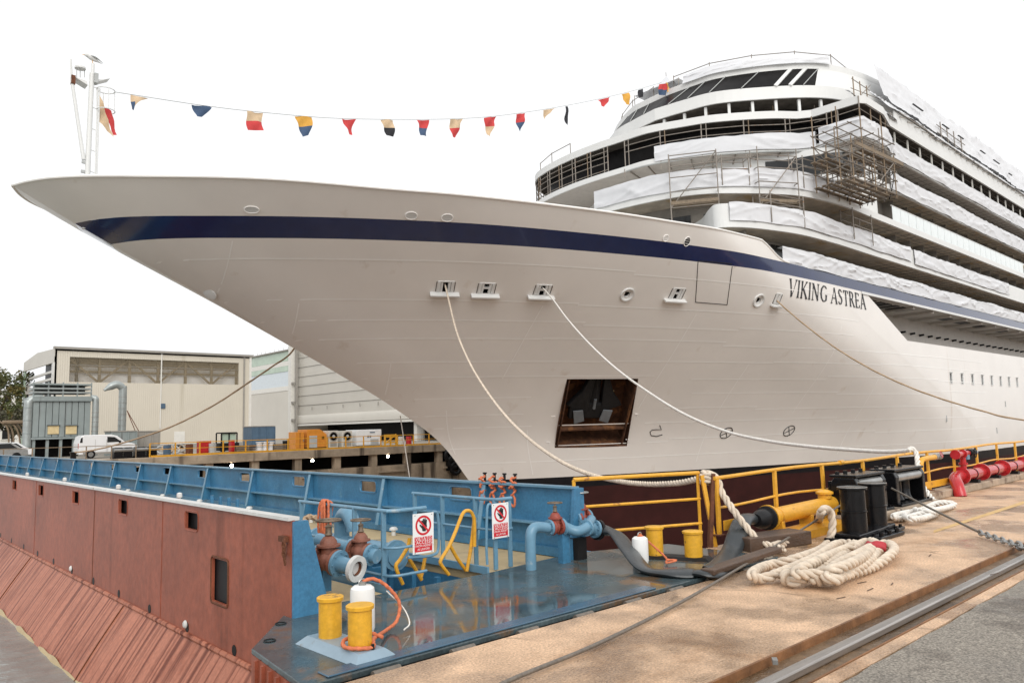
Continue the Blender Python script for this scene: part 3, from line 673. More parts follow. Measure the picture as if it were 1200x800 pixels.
def offs(pl, d):
    """move a half plan inwards by d"""
    r = []
    for i, (x, q) in enumerate(pl):
        a = pl[max(i-1, 0)]; b = pl[min(i+1, len(pl)-1)]; tx_, tq = b[0]-a[0], b[1]-a[1]; l = math.hypot(tx_, tq) or 1
        nx, nq = tq/l, -tx_/l           # inward: +x, -q
        if i == 0: nx, nq = 1, 0
        r.append((x+nx*d, max(0, q+nq*d)))
    r = Plan(r)
    if getattr(pl, 'far', None): r.far = offs(pl.far, d)
    return r
def poly(pl): return [(x, YC-q) for x, q in pl[::-1]]+[(x, YC+q) for x, q in (getattr(pl, 'far', None) or pl)[1:]]
PB4 = Plan(PB4); PB5 = Plan(PB5)
PB4.far = aft(smooth_plan([(44.4, 0), (44.2, 3), (44.3, 6), (44.9, 9.2), (46.0, 11.4), (48.5, 13.2), (52, 14.2), (56, 14.42)]))
PB5.far = aft(smooth_plan([(44.5, 0), (44.3, 3), (44.4, 6), (45.0, 9.3), (46.1, 11.5), (48.6, 13.3), (52, 14.25), (56, 14.44)]))
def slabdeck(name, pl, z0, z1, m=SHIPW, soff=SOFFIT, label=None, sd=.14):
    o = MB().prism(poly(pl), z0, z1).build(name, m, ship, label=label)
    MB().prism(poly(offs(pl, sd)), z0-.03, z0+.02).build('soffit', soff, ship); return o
def wallband(name, pl, z0, z1, m, th=.06, label=None, smooth=True):
    mb = MB(); P0 = poly(pl); P1 = poly(offs(pl, th))
    mb.grid([[(x, y, z0) for x, y in P0], [(x, y, z1) for x, y in P0], [(x, y, z1) for x, y in P1], [(x, y, z0) for x, y in P1]])
    return mb.build(name, m, ship, smooth=smooth, label=label)
def along(pl, x_from=None):
    """near-side polyline of a plan as world points"""
    return [Vector((x, YC-q, 0)) for x, q in pl]
def walk(pts, step, s0=0, s1=1e9):
    L = 0; r = []; nxt = s0
    for a, b in zip(pts, pts[1:]):
        l = (b-a).length
        while nxt <= L+l and nxt <= s1 and l > 0:
            t = (nxt-L)/l; d = (b-a).normalized(); r.append((a.lerp(b, t), Vector((d.y, -d.x, 0)), d)); nxt += step
        L += l
    return r     # point, outward normal (towards -Y / -X), direction
def arclen(pl): return sum((b-a).length for a, b in zip(along(pl), along(pl)[1:]))

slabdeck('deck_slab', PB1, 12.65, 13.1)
wallband('balustrade', PB1, 13.102, 14.05, SHIPW)
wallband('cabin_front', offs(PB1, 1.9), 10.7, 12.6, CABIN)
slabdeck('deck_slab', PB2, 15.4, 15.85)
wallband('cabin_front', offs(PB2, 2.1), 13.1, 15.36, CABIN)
slabdeck('deck_slab', PB3, 18.1, 18.5)
PB3F = [p for p in PB3 if p[0] <= 56]
wallband('tier_front', offs(PB3F, .6), 15.852, 18.09, SHIPW)
wallband('tier_front', offs(PB3F, .4), 18.502, 20.66, SHIPW)
wallband('cabin_front', offs(PB3[-6:], 1.8), 15.9, 20.6, CABIN) if False else None
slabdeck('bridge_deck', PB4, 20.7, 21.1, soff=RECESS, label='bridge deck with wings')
wallband('bridge_windows', offs(PB4, 1.3), 21.1, 23.17, DARK)
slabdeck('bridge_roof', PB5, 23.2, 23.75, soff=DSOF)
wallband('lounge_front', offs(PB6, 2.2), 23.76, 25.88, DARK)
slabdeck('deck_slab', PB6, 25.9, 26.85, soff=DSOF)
# raked lounge windows: dark forward, white panel at the side
r6 = along(PB6); r7 = along(PB7)
NW = 25
for name, sl, m in (('raked_window', slice(0, NW+1), DARK), ('raked_panel', slice(NW, None), SHIPW)):
    mb = MB()
    for s in (1, -1):
        a = [Vector((p.x, YC+(p.y-YC)*s, 26.85)) for p in r6[sl]]; b = [Vector((p.x, YC+(p.y-YC)*s, 28.6)) for p in r7[sl]]
        mb.grid([a, b])
    mb.build(name, m, ship, smooth=True)
for i in list(range(3, NW, 2)):
    for s in (1, -1):
        a = Vector((r6[i].x-.04, YC+(r6[i].y-YC-.04)*s, 26.86)); b = Vector((r7[min(i+2, NW)].x-.04, YC+(r7[min(i+2, NW)].y-YC-.04)*s, 28.6))
        if s == 1 and i in (19, 21): MB().bar(a, b, .28, .1, (-.5, -.5, .6)).build('raked_mullion', SHIPW, ship)
        elif i % 4 == 3: MB().bar(a, b, .05, .06, (-.5, -.5, .6)).build('raked_mullion', GREYM, ship)
slabdeck('deck_slab', PB7, 28.6, 29.1)
MB().prism(poly(offs(PB7, 3)), 29.1, 29.5).build('house_top', SHIPW, ship)
# side cabin fronts behind the balconies, with dividers
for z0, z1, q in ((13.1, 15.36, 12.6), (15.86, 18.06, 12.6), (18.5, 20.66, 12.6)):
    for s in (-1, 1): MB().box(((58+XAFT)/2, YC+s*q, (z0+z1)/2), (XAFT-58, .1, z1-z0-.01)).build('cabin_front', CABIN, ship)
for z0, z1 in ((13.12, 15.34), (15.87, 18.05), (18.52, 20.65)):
    first = None
    for i in range(34):
        x = 60+i*2.9
        if first is None:
            first = MB().box((x, YC-13.05, (z0+z1)/2), (.05, .8, z1-z0)).build('balcony_divider', CABIN, ship); bx0 = x
        else: share(first, ship, (x-bx0, 0, 0))
# side wall below the upper parapet and posts under it
for s in (-1, 1):
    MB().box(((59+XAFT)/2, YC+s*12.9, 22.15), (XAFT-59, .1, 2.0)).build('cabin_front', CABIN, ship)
    MB().box(((59+XAFT)/2, YC+s*14.40, 24.2), (XAFT-59, .08, .9)).build('balustrade', SHIPW, ship)
first = None
for i in range(36):
    x = 59.5+2.6*i
    if first is None: first = MB().box((x, YC-14.15, 22.15), (.10, .10, 2.1)).build('balcony_post', TRIML, ship); bx0 = x
    else: share(first, ship, (x-bx0, 0, 0))
first = None
for i in range(60):
    x = 60+1.55*i
    if first is None: first = MB().bar((x, YC-14.46, 24.42), (x+.35, YC-14.75, 24.30), .05, .06).build('rail_bracket', TUBE, ship); bx0 = x
    else: share(first, ship, (x-bx0, 0, 0))
MB().bar((59.6, YC-14.62, 24.62), (160, YC-14.62, 24.62), .05, .05).build('edge_rail', TUBE, ship)
for s in (-1, 1):
    MB().box(((66+XAFT)/2, YC+s*12.5, 27.75), (XAFT-66, .1, 1.8)).build('upper_side', SHIPW, ship)
    MB().box(((62+XAFT)/2, YC+s*13.0, 24.8), (XAFT-62, .1, 2.1)).build('upper_side', CABIN, ship)
for i in range(11):
    x = 68+i*5.3+random.uniform(-1, 1)
    MB().box((x, YC-13.52, 27.3+random.uniform(-.1, .3)), (random.uniform(1.0, 2.4), .12, .06)).build('sheet_gap_strip', DARK, ship)  # thin dark strips added on the sheet, standing for gaps between sheets
# columns of the open lounge deck
for p, n, d in walk(along(offs(PB6, .35)), 1.75, 0.6, 21):
    MB().box(p+Vector((0, 0, 24.82)), (.2, .2, 2.1), Matrix.Rotation(math.atan2(d.y, d.x), 3, 'Z')).build('column', SHIPW, ship)
    k = random.random()
    if k < .5: MB().cyl(p-n*.8+Vector((0, 0, 23.8)), p-n*.8+Vector((0, 0, 25.8)), .04, n=6).build('interior_prop', TUBEY if k < .25 else TUBE, ship)
for zz in (24.45, 24.85):
    pts = [p+Vector((0, 0, zz)) for p, n, d in walk(along(offs(PB6, .25)), 1.0, .2, 22)]
    MB().tube(pts, .03, n=5).build('guard_rail', TUBE, ship)
# brackets under the bridge deck walkway
for p, n, d in walk(along(PB4), 1.6, .4, 14.2):
    MB().bar(p-n*.15+Vector((0, 0, 20.62)), p-n*1.7+Vector((0, 0, 20.3)), .07, .12).build('walkway_bracket', TUBE, ship)
MB().tube([p+n*.06+Vector((0, 0, 20.68)) for p, n, d in walk(along(PB4), .8, .2, 14.4)], .06, n=6).build('walkway_edge', GREYM, ship)
# windows in the white tier front
for p, n, d in walk(along(offs(PB3, .38)), 1.0, 4.2, 10):
    pass
tf = along(offs(PB3, .36))
def strip(pts, z0, z1, name, m, off=.02):
    MB().grid([[Vector((p.x, p.y, z0))+n*off for p, n, d in pts], [Vector((p.x, p.y, z1))+n*off for p, n, d in pts]]).build(name, m, ship)
for s0, s1, z0, z1 in ((2.2, 3.6, 19.3, 19.7), (4.4, 5.8, 19.35, 19.75), (6.6, 8.0, 19.4, 19.8)): strip(walk(tf, .35, s0, s1), z0, z1, 'slit_window', DKGL)
strip(walk(tf, .4, 9.2, 16.5), 18.75, 20.2, 'side_screen', DKGL)
for s0, s1 in ((1.0, 2.4), (3.2, 4.6), (5.4, 6.8), (7.6, 9.0)): strip(walk(along(offs(PB2, 2.08)), .35, s0+6, s1+6), 14.2, 14.7, 'slit_window', DKGL, .03)
strip(walk(along(offs(PB1, 1.88)), .35, 14, 24), 11.2, 12.4, 'side_screen', DKGL, .03)
# glass balustrade panels along the third balcony, filmed, some with kraft paper left on
first = None
for i in range(60):
    x = 57.2+i*1.55
    if i < 6: z1 = 16.9
    if first is None: first = MB().box((x+.76, YC-14.36, 16.38), (1.5, .03, 1.04)).build('balustrade_panel', FILM, ship); bx0 = x
    else:
        o = share(first, ship, (x-bx0, 0, 0))
        if i in (22, 23, 24, 26, 27): MB().box((x+.76, YC-14.42, 16.40+random.uniform(-.1, .1)), (1.35, .02, random.uniform(.6, .95))).build('kraft_cover', KRAFT, ship)
MB().box((110, YC-14.36, 16.93), (106, .06, .05)).build('glass_rail', SHIPW, ship)
for i in range(24):
    x = 86+i*1.55
    MB().box((x, YC-14.36, 13.62), (1.5, .03, .96)).build('balustrade_panel', FILM, ship)
# soffit joints under the balconies
for zc, q0, q1 in ((12.62, 12.6, 14.2), (15.37, 12.7, 14.2), (18.07, 12.7, 14.2), (20.67, 12.95, 14.2), (23.17, 12.95, 14.2)):
    first = None
    for i in range(44):
        x = 57+i*1.25
        if first is None: first = MB().box((x, YC-(q0+q1)/2, zc-.012), (.045, q1-q0, .03)).build('soffit_joint', CABIN, ship); bx0 = x
        else: share(first, ship, (x-bx0, 0, 0))
    for q in (.34, .67): MB().box((100, YC-(q0+(q1-q0)*q), zc-.012), (90, .04, .028)).build('soffit_joint', CABIN, ship)
# recessed boat deck
MB().box(((51+XAFT)/2, 23.9, 8.3), (XAFT-51, .12, 3.0)).build('recess_wall', RECESS, ship)
MB().box(((51+XAFT)/2, 22.3, 9.735), (XAFT-51, 3.2, .05)).build('recess_ceiling', RECESS, ship)
MB().box(((51+XAFT)/2, 22.3, 6.95), (XAFT-51, 3.2, .05)).build('recess_floor', GREYM, ship)
MB().extr([(51.55, 20.63, 9.71), (57.95, 20.63, 6.97), (56.5, 23.8, 6.97), (50.6, 23.8, 9.71)], (-.05, 0, 0)).build('recess_end', RECESS, ship)
for i in range(22):
    MB().cyl((57.5+i*2.05, 23.83, 8.45), (57.5+i*2.05, 23.45, 8.48), .10, .08, n=8).build('davit_socket', IRON, ship)
for i in range(7):
    MB().box((53.0+i*1.35+random.uniform(-.1, .1), 21.9, 9.68), (.8, 1.3, .06)).build('ceiling_slot', DARK, ship)
for i, x in enumerate((70, 74.5, 80, 86)): MB().box((x, 21.9, 9.68), (2.2, .8, .06)).build('ceiling_slot', DARK, ship)
for i in range(20): MB().box((60+i*4.0, 22.2, 9.60), (.14, 3.0, .2)).build('ceiling_beam', RECESS, ship)

# ------------------------------------------------------------------ protective sheets
def fold(s, z, seed):
    wv = 1.2*mnoise.noise(Vector((s*.3, z*.5, seed+20)))
    a = 1-abs(mnoise.noise(Vector((s*.22+z*.62+wv, z*.25-s*.10, seed))))*2.6; b = 1-abs(mnoise.noise(Vector((s*.30-z*.75+wv, z*.3+s*.15, seed+9))))*2.6
    c = mnoise.noise(Vector((s*.18, z*.3, seed+4))); return 1.0*max(a, 0)**5+.7*max(b, 0)**5+.5*c
def sheet(label, pl, s0, s1, z0, z1, off=.05, wr=.09, sag=.12, bottom=.06, lean=0.0, seed=0, step=.2, far=False):
    pts = walk(along(pl), step, s0, s1); rows = []; R = 12
    for k in range(R+2):
        r = []
        for i, (p, n, d) in enumerate(pts):
            s = i*step; t = min(k/R, 1)
            top = z1+sag*mnoise.noise(Vector((s*.22, seed*7.1, 0)))+.05*mnoise.noise(Vector((s*1.3, seed, 3)))
            bot = z0+bottom*mnoise.noise(Vector((s*.5, seed*3.3, 5)))
            z = bot+(top-bot)*t
            o = off+wr*(.35+fold(s, z*1.5, seed))*(.45+.55*math.sin(math.pi*min(1, .15+.8*(1-t))))+lean*(1-t)
            q = p+n*o
            if k == R+1: q = p-n*.25; z = top-.06
            r.append((q.x, q.y, z))
        rows.append(r)
    return MB().grid(rows).build('protective_sheet', SHEET, None, smooth=True, label=label, cat='sheet', group='white sheets draped over the ship decks')
def s_at(pl, x):
    L = 0; a = along(pl)
    for p, q in zip(a, a[1:]):
        if p.x <= x <= q.x and q.x > p.x: return L+(q-p).length*(x-p.x)/(q.x-p.x)
        L += (q-p).length
    return L
STR = [(36, 14.4), (XAFT, 14.4)]
sheet('white sheet lying on the hull edge just above the navy stripe', [(40.6, 14.1), (44, 14.36), (XAFT, 14.36)], 0, 66, 10.56, 11.55, .05, .12, .12, .05, seed=1)
sheet('white sheet draped round the front of the lowest open deck', PB1, s_at(PB1, 38.0), s_at(PB1, 60), 13.05, 14.12, .06, .1, .14, seed=2)
sheet('white sheet along the lowest balcony side beside filmed glass panels', PB1, s_at(PB1, 60.5), s_at(PB1, 85), 12.95, 14.08, .05, .1, .1, seed=3)
sheet('white sheet round the forward terrace edge below the slit windows', PB2, 3.0, s_at(PB2, 50.4), 15.8, 16.95, .06, .10, .16, seed=4)
sheet('long white sheet along the balcony side just under the bridge wing', PB3, s_at(PB3, 57), s_at(PB3, 150), 18.16, 19.5, .05, .10, .08, seed=5)
sheet('white sheet wrapped round the curved bridge deck front', PB4, 2.6, s_at(PB4, 50.9)+1.5, 20.85, 22.02, .06, .08, .1, seed=6)
sheet('white sheet hanging over the bridge wing end', PB4, s_at(PB4, 50.9)+1.6, s_at(PB4, 57.5), 20.75, 22.1, .07, .16, .2, .18, seed=7)
sheet('long white sheet along the balcony side aft of the bridge wing', PB4, s_at(PB4, 58.2), s_at(PB4, 150), 20.78, 22.0, .05, .09, .08, seed=8)
sheet('white sheet over the top edge of the lounge roof front', PB7, 1.5, s_at(PB7, 57), 29.0, 29.85, -.15, .12, .14, seed=9, lean=.35)
def slope_sheet(label, x0, x1, qa, za, qb, zb, seed):
    rows = []
    for k in range(13):
        t = k/12; r = []
        for i in range(int((x1-x0)/.25)+1):
            s = i*.25; e = .13*fold(s, t*4, seed)
            ed = .25*mnoise.noise(Vector((s*.4, seed*2.2, 7))) if k in (0, 12) else 0
            r.append((x0+s, YC-(qa+(qb-qa)*t)-.12-e, za+(zb-za)*t+ed+.06*e))
        rows.append(r)
    MB().grid(rows).build('protective_sheet', SHEET, None, smooth=True, label=label, cat='sheet', group='white sheets draped over the ship decks')
slope_sheet('white sheet pinned over the upper side abaft the lounge windows', 60.3, 160, 13.3, 26.4, 12.6, 29.55, 11)
slope_sheet('white sheet laid along the parapet above the bridge wing', 56.0, 150, 14.45, 24.7, 13.6, 25.7, 12)
slope_sheet('small white sheet heaped beside the wing behind the lounge corner', 54.2, 59.6, 14.5, 23.85, 12.6, 25.6, 13)

# ------------------------------------------------------------------ scaffolds
def tube_part(par, name, a, b, m=TUBE, r=.032): return MB().cyl(a, b, r, n=6).build(name, m, par)
def scaffold(label, foot): return thing('scaffold', foot, label, 'scaffold', 'tube scaffolds on the ship front')
g = scaffold('tube guard scaffold curving round the open bridge front', Vector((44.4, YC, 20.7)))
pw = walk(along(offs(PB4, .1)), 3.0, -.0, 15.5); last = None
def mirror(w_): return [(Vector((p.x, 2*YC-p.y, 0)), Vector((n.x, -n.y, 0)), Vector((d.x, -d.y, 0))) for p, n, d in w_]
far = mirror(walk(along(offs(PB4.far, .1)), 1.7, 1.6, 17))
for lst in (pw, far):
    last = None
    for j, (p, n, d) in enumerate(lst):
        tube_part(g, 'standard', p+Vector((0, 0, 20.75)), p+Vector((0, 0, 23.2)), TUBE, .045)
        tube_part(g, 'standard', p+d*.35+Vector((0, 0, 20.75)), p+d*.35+Vector((0, 0, 23.2)), TUBEY if j % 2 else TUBE, .035)
        if last is not None:
            for z in ((22.25, 22.75) if lst is pw else (21.3, 21.9, 22.4, 22.8)): tube_part(g, 'ledger', last+Vector((0, 0, z)), p+Vector((0, 0, z)), TUBE, .035)
        last = p.copy()
for p, n, d in [x for x in pw if x[0].x < 50]:
    tube_part(g, 'toe_post', p+n*.15+Vector((0, 0, 20.2)), p+n*.15+Vector((0, 0, 20.9)), TUBE, .03)
def tower(label, a, b, z0, z1, lv, deckz):
    a = Vector(a); b = Vector(b); d = (b-a).normalized(); n = Vector((d.y, -d.x, 0)); t = scaffold(label, Vector((a.x, a.y, z0)))
    for p in (a, b, a-n*.8, b-n*.8): tube_part(t, 'standard', p+Vector((0, 0, z0)), p+Vector((0, 0, z1)), TUBE, .038)
    for z in lv:
        tube_part(t, 'ledger', a+Vector((0, 0, z)), b+Vector((0, 0, z))); tube_part(t, 'ledger', a-n*.8+Vector((0, 0, z)), b-n*.8+Vector((0, 0, z)))
        for p in (a, b): tube_part(t, 'transom', p+Vector((0, 0, z)), p-n*.8+Vector((0, 0, z)))
    for z in deckz:
        for k in range(3): MB().bar(a-n*(.12+.27*k)+Vector((0, 0, z)), b-n*(.12+.27*k)+Vector((0, 0, z)), .23, .05).build('plank', PLANK, t)
        MB().bar(a+n*.03+Vector((0, 0, z+.14)), b+n*.03+Vector((0, 0, z+.14)), .03, .2).build('toe_board', PLANK, t)
    tube_part(t, 'brace', a+Vector((0, 0, lv[0])), b+Vector((0, 0, lv[-1]))) if len(lv) > 3 else None
    return t
A = pz(780, 205, 17.6); 
def on_plan(pl, x, out):
    p, n, d = min(walk(along(pl), .1, 0, 40), key=lambda q: abs(q[0].x-x)); return p+n*out
ta, tb = on_plan(PB2, 38.25, .55), on_plan(PB2, 39.6, .55)
tower('tube scaffold tower with plank deck at the forward terrace edge', ta, tb, 11.0, 18.0, (14.6, 15.6, 16.5, 17.2, 17.9), (14.75,))
ta, tb = on_plan(PB2, 41.6, .5), on_plan(PB2, 43.9, .5)
tower('tall narrow scaffold tower with ladder frames before the dark side screen', ta, tb, 13.4, 18.2, (14.5, 16.0, 16.9, 17.7), (14.7,))
for lab, pl_, xa_, xb_, z0_, lv_ in (('short tube scaffold bay on the terrace edge between the two towers', PB2, 39.9, 41.3, 15.9, (16.9, 17.6)), ('low tube guard bay on the terrace beside the hanging scaffold', PB2, 44.6, 47.6, 15.9, (16.8, 17.3, 17.8)), ('tube guard bay standing on the lowest deck front beside the hull bulwark', PB1, 40.6, 43.4, 13.1, (14.3, 14.8))):
    tower(lab, on_plan(pl_, xa_, .12), on_plan(pl_, xb_, .12), z0_, lv_[-1]+.2, lv_, ())
ta, tb = on_plan(PB1, 49.5, .25), on_plan(PB1, 52.5, .25)
tower('low scaffold bay behind the white sheet at the lowest deck corner', ta, tb, 13.2, 15.35, (14.2, 14.7, 15.2), ())
# hung scaffold below the bridge wing
A = py(957, 222, 20.7); zf = A.z; B = pz(1008, 240, zf); Cc = pz(1036, 232, zf); D = A+(Cc-B)
hang = scaffold('dense hanging scaffold of tubes and planks under the bridge wing', Vector((B.x, B.y, zf)))
V = lambda z: Vector((0, 0, z))
ex = (B-A); ey = (Cc-B)
top = 20.6
for i in range(5):
    for j in range(4):
        if i in (0, 4) or j in (0, 3) or (i+j) % 2:
            p = A+ex*(i/4)+ey*(j/3)*1.5
            tube_part(hang, 'standard', p+V(-.25), p+V(top-zf if (i+j) % 2 == 0 else 2.6), TUBE if (i*j) % 3 else TUBEY, .04)
for z in (0, .9, 1.5, 2.1, 2.7, 3.4):
    for j in (0, 1, 2, 3): tube_part(hang, 'ledger', A+ey*(j/3)*1.5+V(z)-ex*.05, B+ey*(j/3)*1.5+V(z)+ex*.06, TUBE, .036)
    for i in range(5): tube_part(hang, 'transom', A+ex*(i/4)+V(z)-ey*.05, A+ex*(i/4)+ey*1.58+V(z), TUBE, .036)
for k in range(6): MB().bar(A+ey*(.06+.27*k)+V(.06)-ex*.02, B+ey*(.06+.27*k)+V(.06)+ex*.03, .26, .05).build('plank', PLANK, hang)
for k in range(3): MB().bar(A+ey*(.1+.27*k)+V(1.55)-ex*.1, B+ey*(.1+.27*k)+V(1.55)-ex*.3, .26, .05).build('plank', PLANK, hang)
for k in range(3): MB().bar(A+ey*(.8+.27*k)+ex*.25+V(2.15), B+ey*(.8+.27*k)+ex*.25+V(2.15), .26, .05).build('plank', PLANK, hang)
MB().bar(A+V(1.7), B+V(1.7)-ex*.3, .04, .24).build('toe_board', PLANK, hang)
MB().bar(A+ey*1.5+ex*.1+V(2.3), B+ey*1.5+ex*.25+V(2.3), .04, .24).build('toe_board', PLANK, hang)
for a, b in ((A+V(2.7), A+ex*.8+V(.9)), (B+V(.1), B+ey*1.5+V(1.5)), (A+ex*.5+ey*1.5+V(0), B+ey*1.5+V(2.1)), (A+ex*.2+V(0), A+ex*.6+ey*1.4+V(2.1))): tube_part(hang, 'brace', a, b)
for p in (A+ex*.62+ey*.2, A+ex*.8+ey*.8, B+ey*.4, B+ey*1.3):
    MB().tube(bezier([p+V(1.9), p+V(1.3)+ey*.15, p+V(.5)+ey*.05, p+V(-.2)-ey*.1], 5), .03, n=5).build('hanging_cable', RUBBER, hang)
# rails over the roof edge
rr = scaffold('tube guard rail along the lounge roof edge', Vector((52, YC, 29.1))); last = None
for p, n, d in walk(along(offs(PB7, .9)), 3.3, 0, 14):
    tube_part(rr, 'standard', p+V(29.1), p+V(30.55), TUBE, .04)
    if last is not None: tube_part(rr, 'ledger', last+V(30.45), p+V(30.45), TUBE, .035)
    last = p.copy()
for a, b in ((last+V(30.45), last+Vector((3.5, -.8, 29.2))),): tube_part(rr, 'brace', a, b)
last = None
for p, n, d in [(Vector((q.x, 2*YC-q.y, 0)), n, d) for q, n, d in walk(along(offs(PB7, .6)), 3.0, 2, 12)]:
    tube_part(rr, 'standard', p+V(29.1), p+V(30.3), TUBE, .04)
    if last is not None: tube_part(rr, 'ledger', last+V(30.2), p+V(30.2), TUBE, .035)
    last = p.copy()
fr = scaffold('tube rail on the bridge roof above the far curve', Vector((46, 44, 23.75))); last = None
for p, n, d in mirror(walk(along(offs(PB5.far, .5)), 2.6, 6, 13)):
    tube_part(fr, 'standard', p+V(23.75), p+V(24.9), TUBE, .04)
    if last is not None: tube_part(fr, 'ledger', last+V(24.85), p+V(24.85), TUBE, .035)
    last = p.copy()
sd2 = scaffold('small tube scaffold on the sloping upper side', Vector((74, YC-13.2, 26)))
for x in (72.5, 74.2, 76, 78): tube_part(sd2, 'standard', (x, YC-13.5, 25.6), (x, YC-13.5, 27.6), TUBE, .05)
for z in (26.4, 27.1): tube_part(sd2, 'ledger', (71.5, YC-13.5, z), (79, YC-13.5, z-.1), TUBE, .04)
sd3 = scaffold('red and grey tube scaffold at the lounge corner', Vector((56.5, YC-13.6, 23.8)))
for x in (55, 56.2, 57.4): tube_part(sd3, 'standard', (x, YC-13.2, 23.8), (x, YC-13.2, 26.6), TUBEY, .045)
for a, b in (((54.6, YC-13.2, 24.4), (58.2, YC-13.2, 26.9)), ((54.6, YC-13.2, 25.2), (57.8, YC-13.2, 25.2)), ((54.8, YC-13.2, 26.4), (58, YC-13.2, 26.4)), ((57.5, YC-12, 26.9), (57.5, YC-14.4, 25.0))): tube_part(sd3, 'ledger', a, b)
sd4 = scaffold('tube guard rail round the open bridge wing corner', Vector((52, YC-14.6, 22)))
for x, q in ((51.9, 13.2), (51.9, 14.7), (53.5, 14.8), (55.2, 14.8), (56.6, 14.6)): tube_part(sd4, 'standard', (x, YC-q, 21.1), (x, YC-q, 23.7), TUBEY if x > 53 else TUBE, .05)
for z in (22.3, 22.8): tube_part(sd4, 'ledger', (51.9, YC-14.7, z), (57, YC-14.7, z)); tube_part(sd4, 'ledger', (51.9, YC-14.7, z), (51.9, YC-11.5, z))
# little peaked tent on the roof
tn = thing('roof_tent', (52.6, 36.5, 29.1), 'small peaked white tent on the lounge roof', 'tent')
pk = Vector((52.6, 36.5, 31.4))
for a, b in (((50.9, 38.7), (51.0, 34.2)), ((51.0, 34.2), (54.2, 34.2)), ((54.2, 34.2), (54.2, 38.7)), ((54.2, 38.7), (50.9, 38.7))):
    rows = [[Vector((a[0]+(b[0]-a[0])*t, a[1]+(b[1]-a[1])*t, 29.9)).lerp(pk, k) + Vector((0, 0, -.35*math.sin(math.pi*k))) for t in (0, .25, .5, .75, 1)] for k in (0, .25, .5, .75, 1)]
    MB().grid(rows).build('canopy', SHEET, tn, smooth=True)
for x, y in ((50.9, 38.7), (51.0, 34.2), (54.2, 34.2), (54.2, 38.7)): MB().cyl((x, y, 29.1), (x, y, 29.95), .035, n=6).build('pole', TUBE, tn)
MB().cyl(pk-V(.1), pk+V(.35), .03, n=6).build('finial', TUBE, tn)

# ------------------------------------------------------------------ bow mast, ladder, gull, flags
MX = 7.95
ms = thing('bow_mast', (MX, YC, 10.7), 'white bow mast with ladder cage and angled stay on the foredeck', 'mast')
mp_ = lambda u, v: py(u, v, YC)
MB().cyl((MX-.1, YC, 10.4), (MX-.05, YC, 17.3), .12, .10, n=12).build('pole', SHIPW, ms, smooth=True)
MB().cyl((MX-.02, YC, 17.3), (MX-.02, YC, 17.75), .07, n=8).build('pole_top', SHIPW, ms)
MB().box((MX+.1, YC, 17.1), (.16, .3, .45)).build('lamp_box', GREYM, ms, bevel=.02)
MB().cyl(mp_(98, 187), mp_(84, 93), .085, .07, n=8).build('stay_boom', SHIPW, ms, smooth=True)
MB().cyl(mp_(84, 93), mp_(83, 70), .045, n=6).build('boom_tip', SHIPW, ms)
MB().box(mp_(85.5, 94), (.16, .2, .38)).build('boom_clamp', RUST, ms)
MB().extr([mp_(87, 90), mp_(102, 95), mp_(103, 100)], (0, .5, 0)).build('yard_arm', SHIPW, ms)
MB().extr([mp_(109, 94), mp_(129, 92), mp_(109, 97)], (0, .5, 0)).build('yard_arm', SHIPW, ms)
o = MB().cyl(mp_(94, 81), mp_(94, 79), .22, n=12).build('lamp_cap', SHIPW, ms)
for u in (90, 94, 99): MB().cyl(mp_(u, 81), mp_(u, 91), .018, n=5).build('lamp_strut', GREYM, ms)
MB().cyl(mp_(114.5, 104), mp_(111.5, 207), .035, n=6).build('ladder_stile', SHIPW, ms)
MB().cyl(mp_(117, 104), mp_(113.5, 207), .03, n=6).build('ladder_stile', SHIPW, ms)
for i in range(26):
    t = i/25; a = mp_(114.5-3*t, 104+100*t); b = mp_(117-3.3*t, 104+100*t); MB().cyl(a, b, .012, n=5).build('rung', SHIPW, ms)
for v in (104, 128, 153, 178, 203): MB().cyl(mp_(107-3*(v-104)/100, v-3), mp_(115-3*(v-104)/100, v), .022, n=5).build('ladder_tie', SHIPW, ms)
for v in (106, 130):
    p = mp_(124, v); MB().tube([p+Vector((math.cos(t)*.36, math.sin(t)*.36, 0)) for t in np.linspace(0, 2*math.pi, 15)], .025, n=5, caps=False).build('cage_hoop', SHIPW, ms)
for t in (0, 1.6, 3.2, 4.8):
    o = Vector((math.cos(t)*.36, math.sin(t)*.36, 0)); MB().cyl(mp_(124, 106)+o, mp_(124, 130)+o, .018, n=5).build('cage_bar', SHIPW, ms)
for v, u in ((190, 98), (184, 98), (201, 97)): MB().box(mp_(u, v), (.14, .1, .12)).build('lug', GREYM, ms)
# perched gull on top
gb = mp_(106, 69); gu = MB()
gu.tube(bezier([gb+Vector((-.24, 0, .10)), gb+Vector((-.12, 0, .12)), gb+Vector((.05, 0, .05)), gb+Vector((.26, 0, -.03)), gb+Vector((.46, 0, -.09))], 5),
        [.03, .05, .07, .085, .09, .09, .095, .1, .105, .11, .105, .1, .09, .08, .07, .055, .04, .032, .025, .018, .01], n=10)
gu = gu.build('gull', SHIPW, None, smooth=True, label='seagull perched on top of the bow mast', cat='bird')
MB().tube(bezier([gb+Vector((-.02, -.08, .10)), gb+Vector((.2, -.1, .06)), gb+Vector((.5, -.05, -.08))], 5), [.02, .05, .065, .07, .07, .065, .055, .045, .03, .02, .01], n=8, flat=.5).build('wing', GREYM, gu, smooth=True)
MB().cyl(gb+Vector((-.24, 0, .10)), gb+Vector((-.33, 0, .075)), .018, .004, n=6).build('beak', YELL, gu)
for s in (-1, 1): MB().cyl(gb+Vector((.06, s*.03, -.02)), Vector((MX-.02, YC+s*.02, 17.74)), .008, n=5).build('leg', YELL, gu)
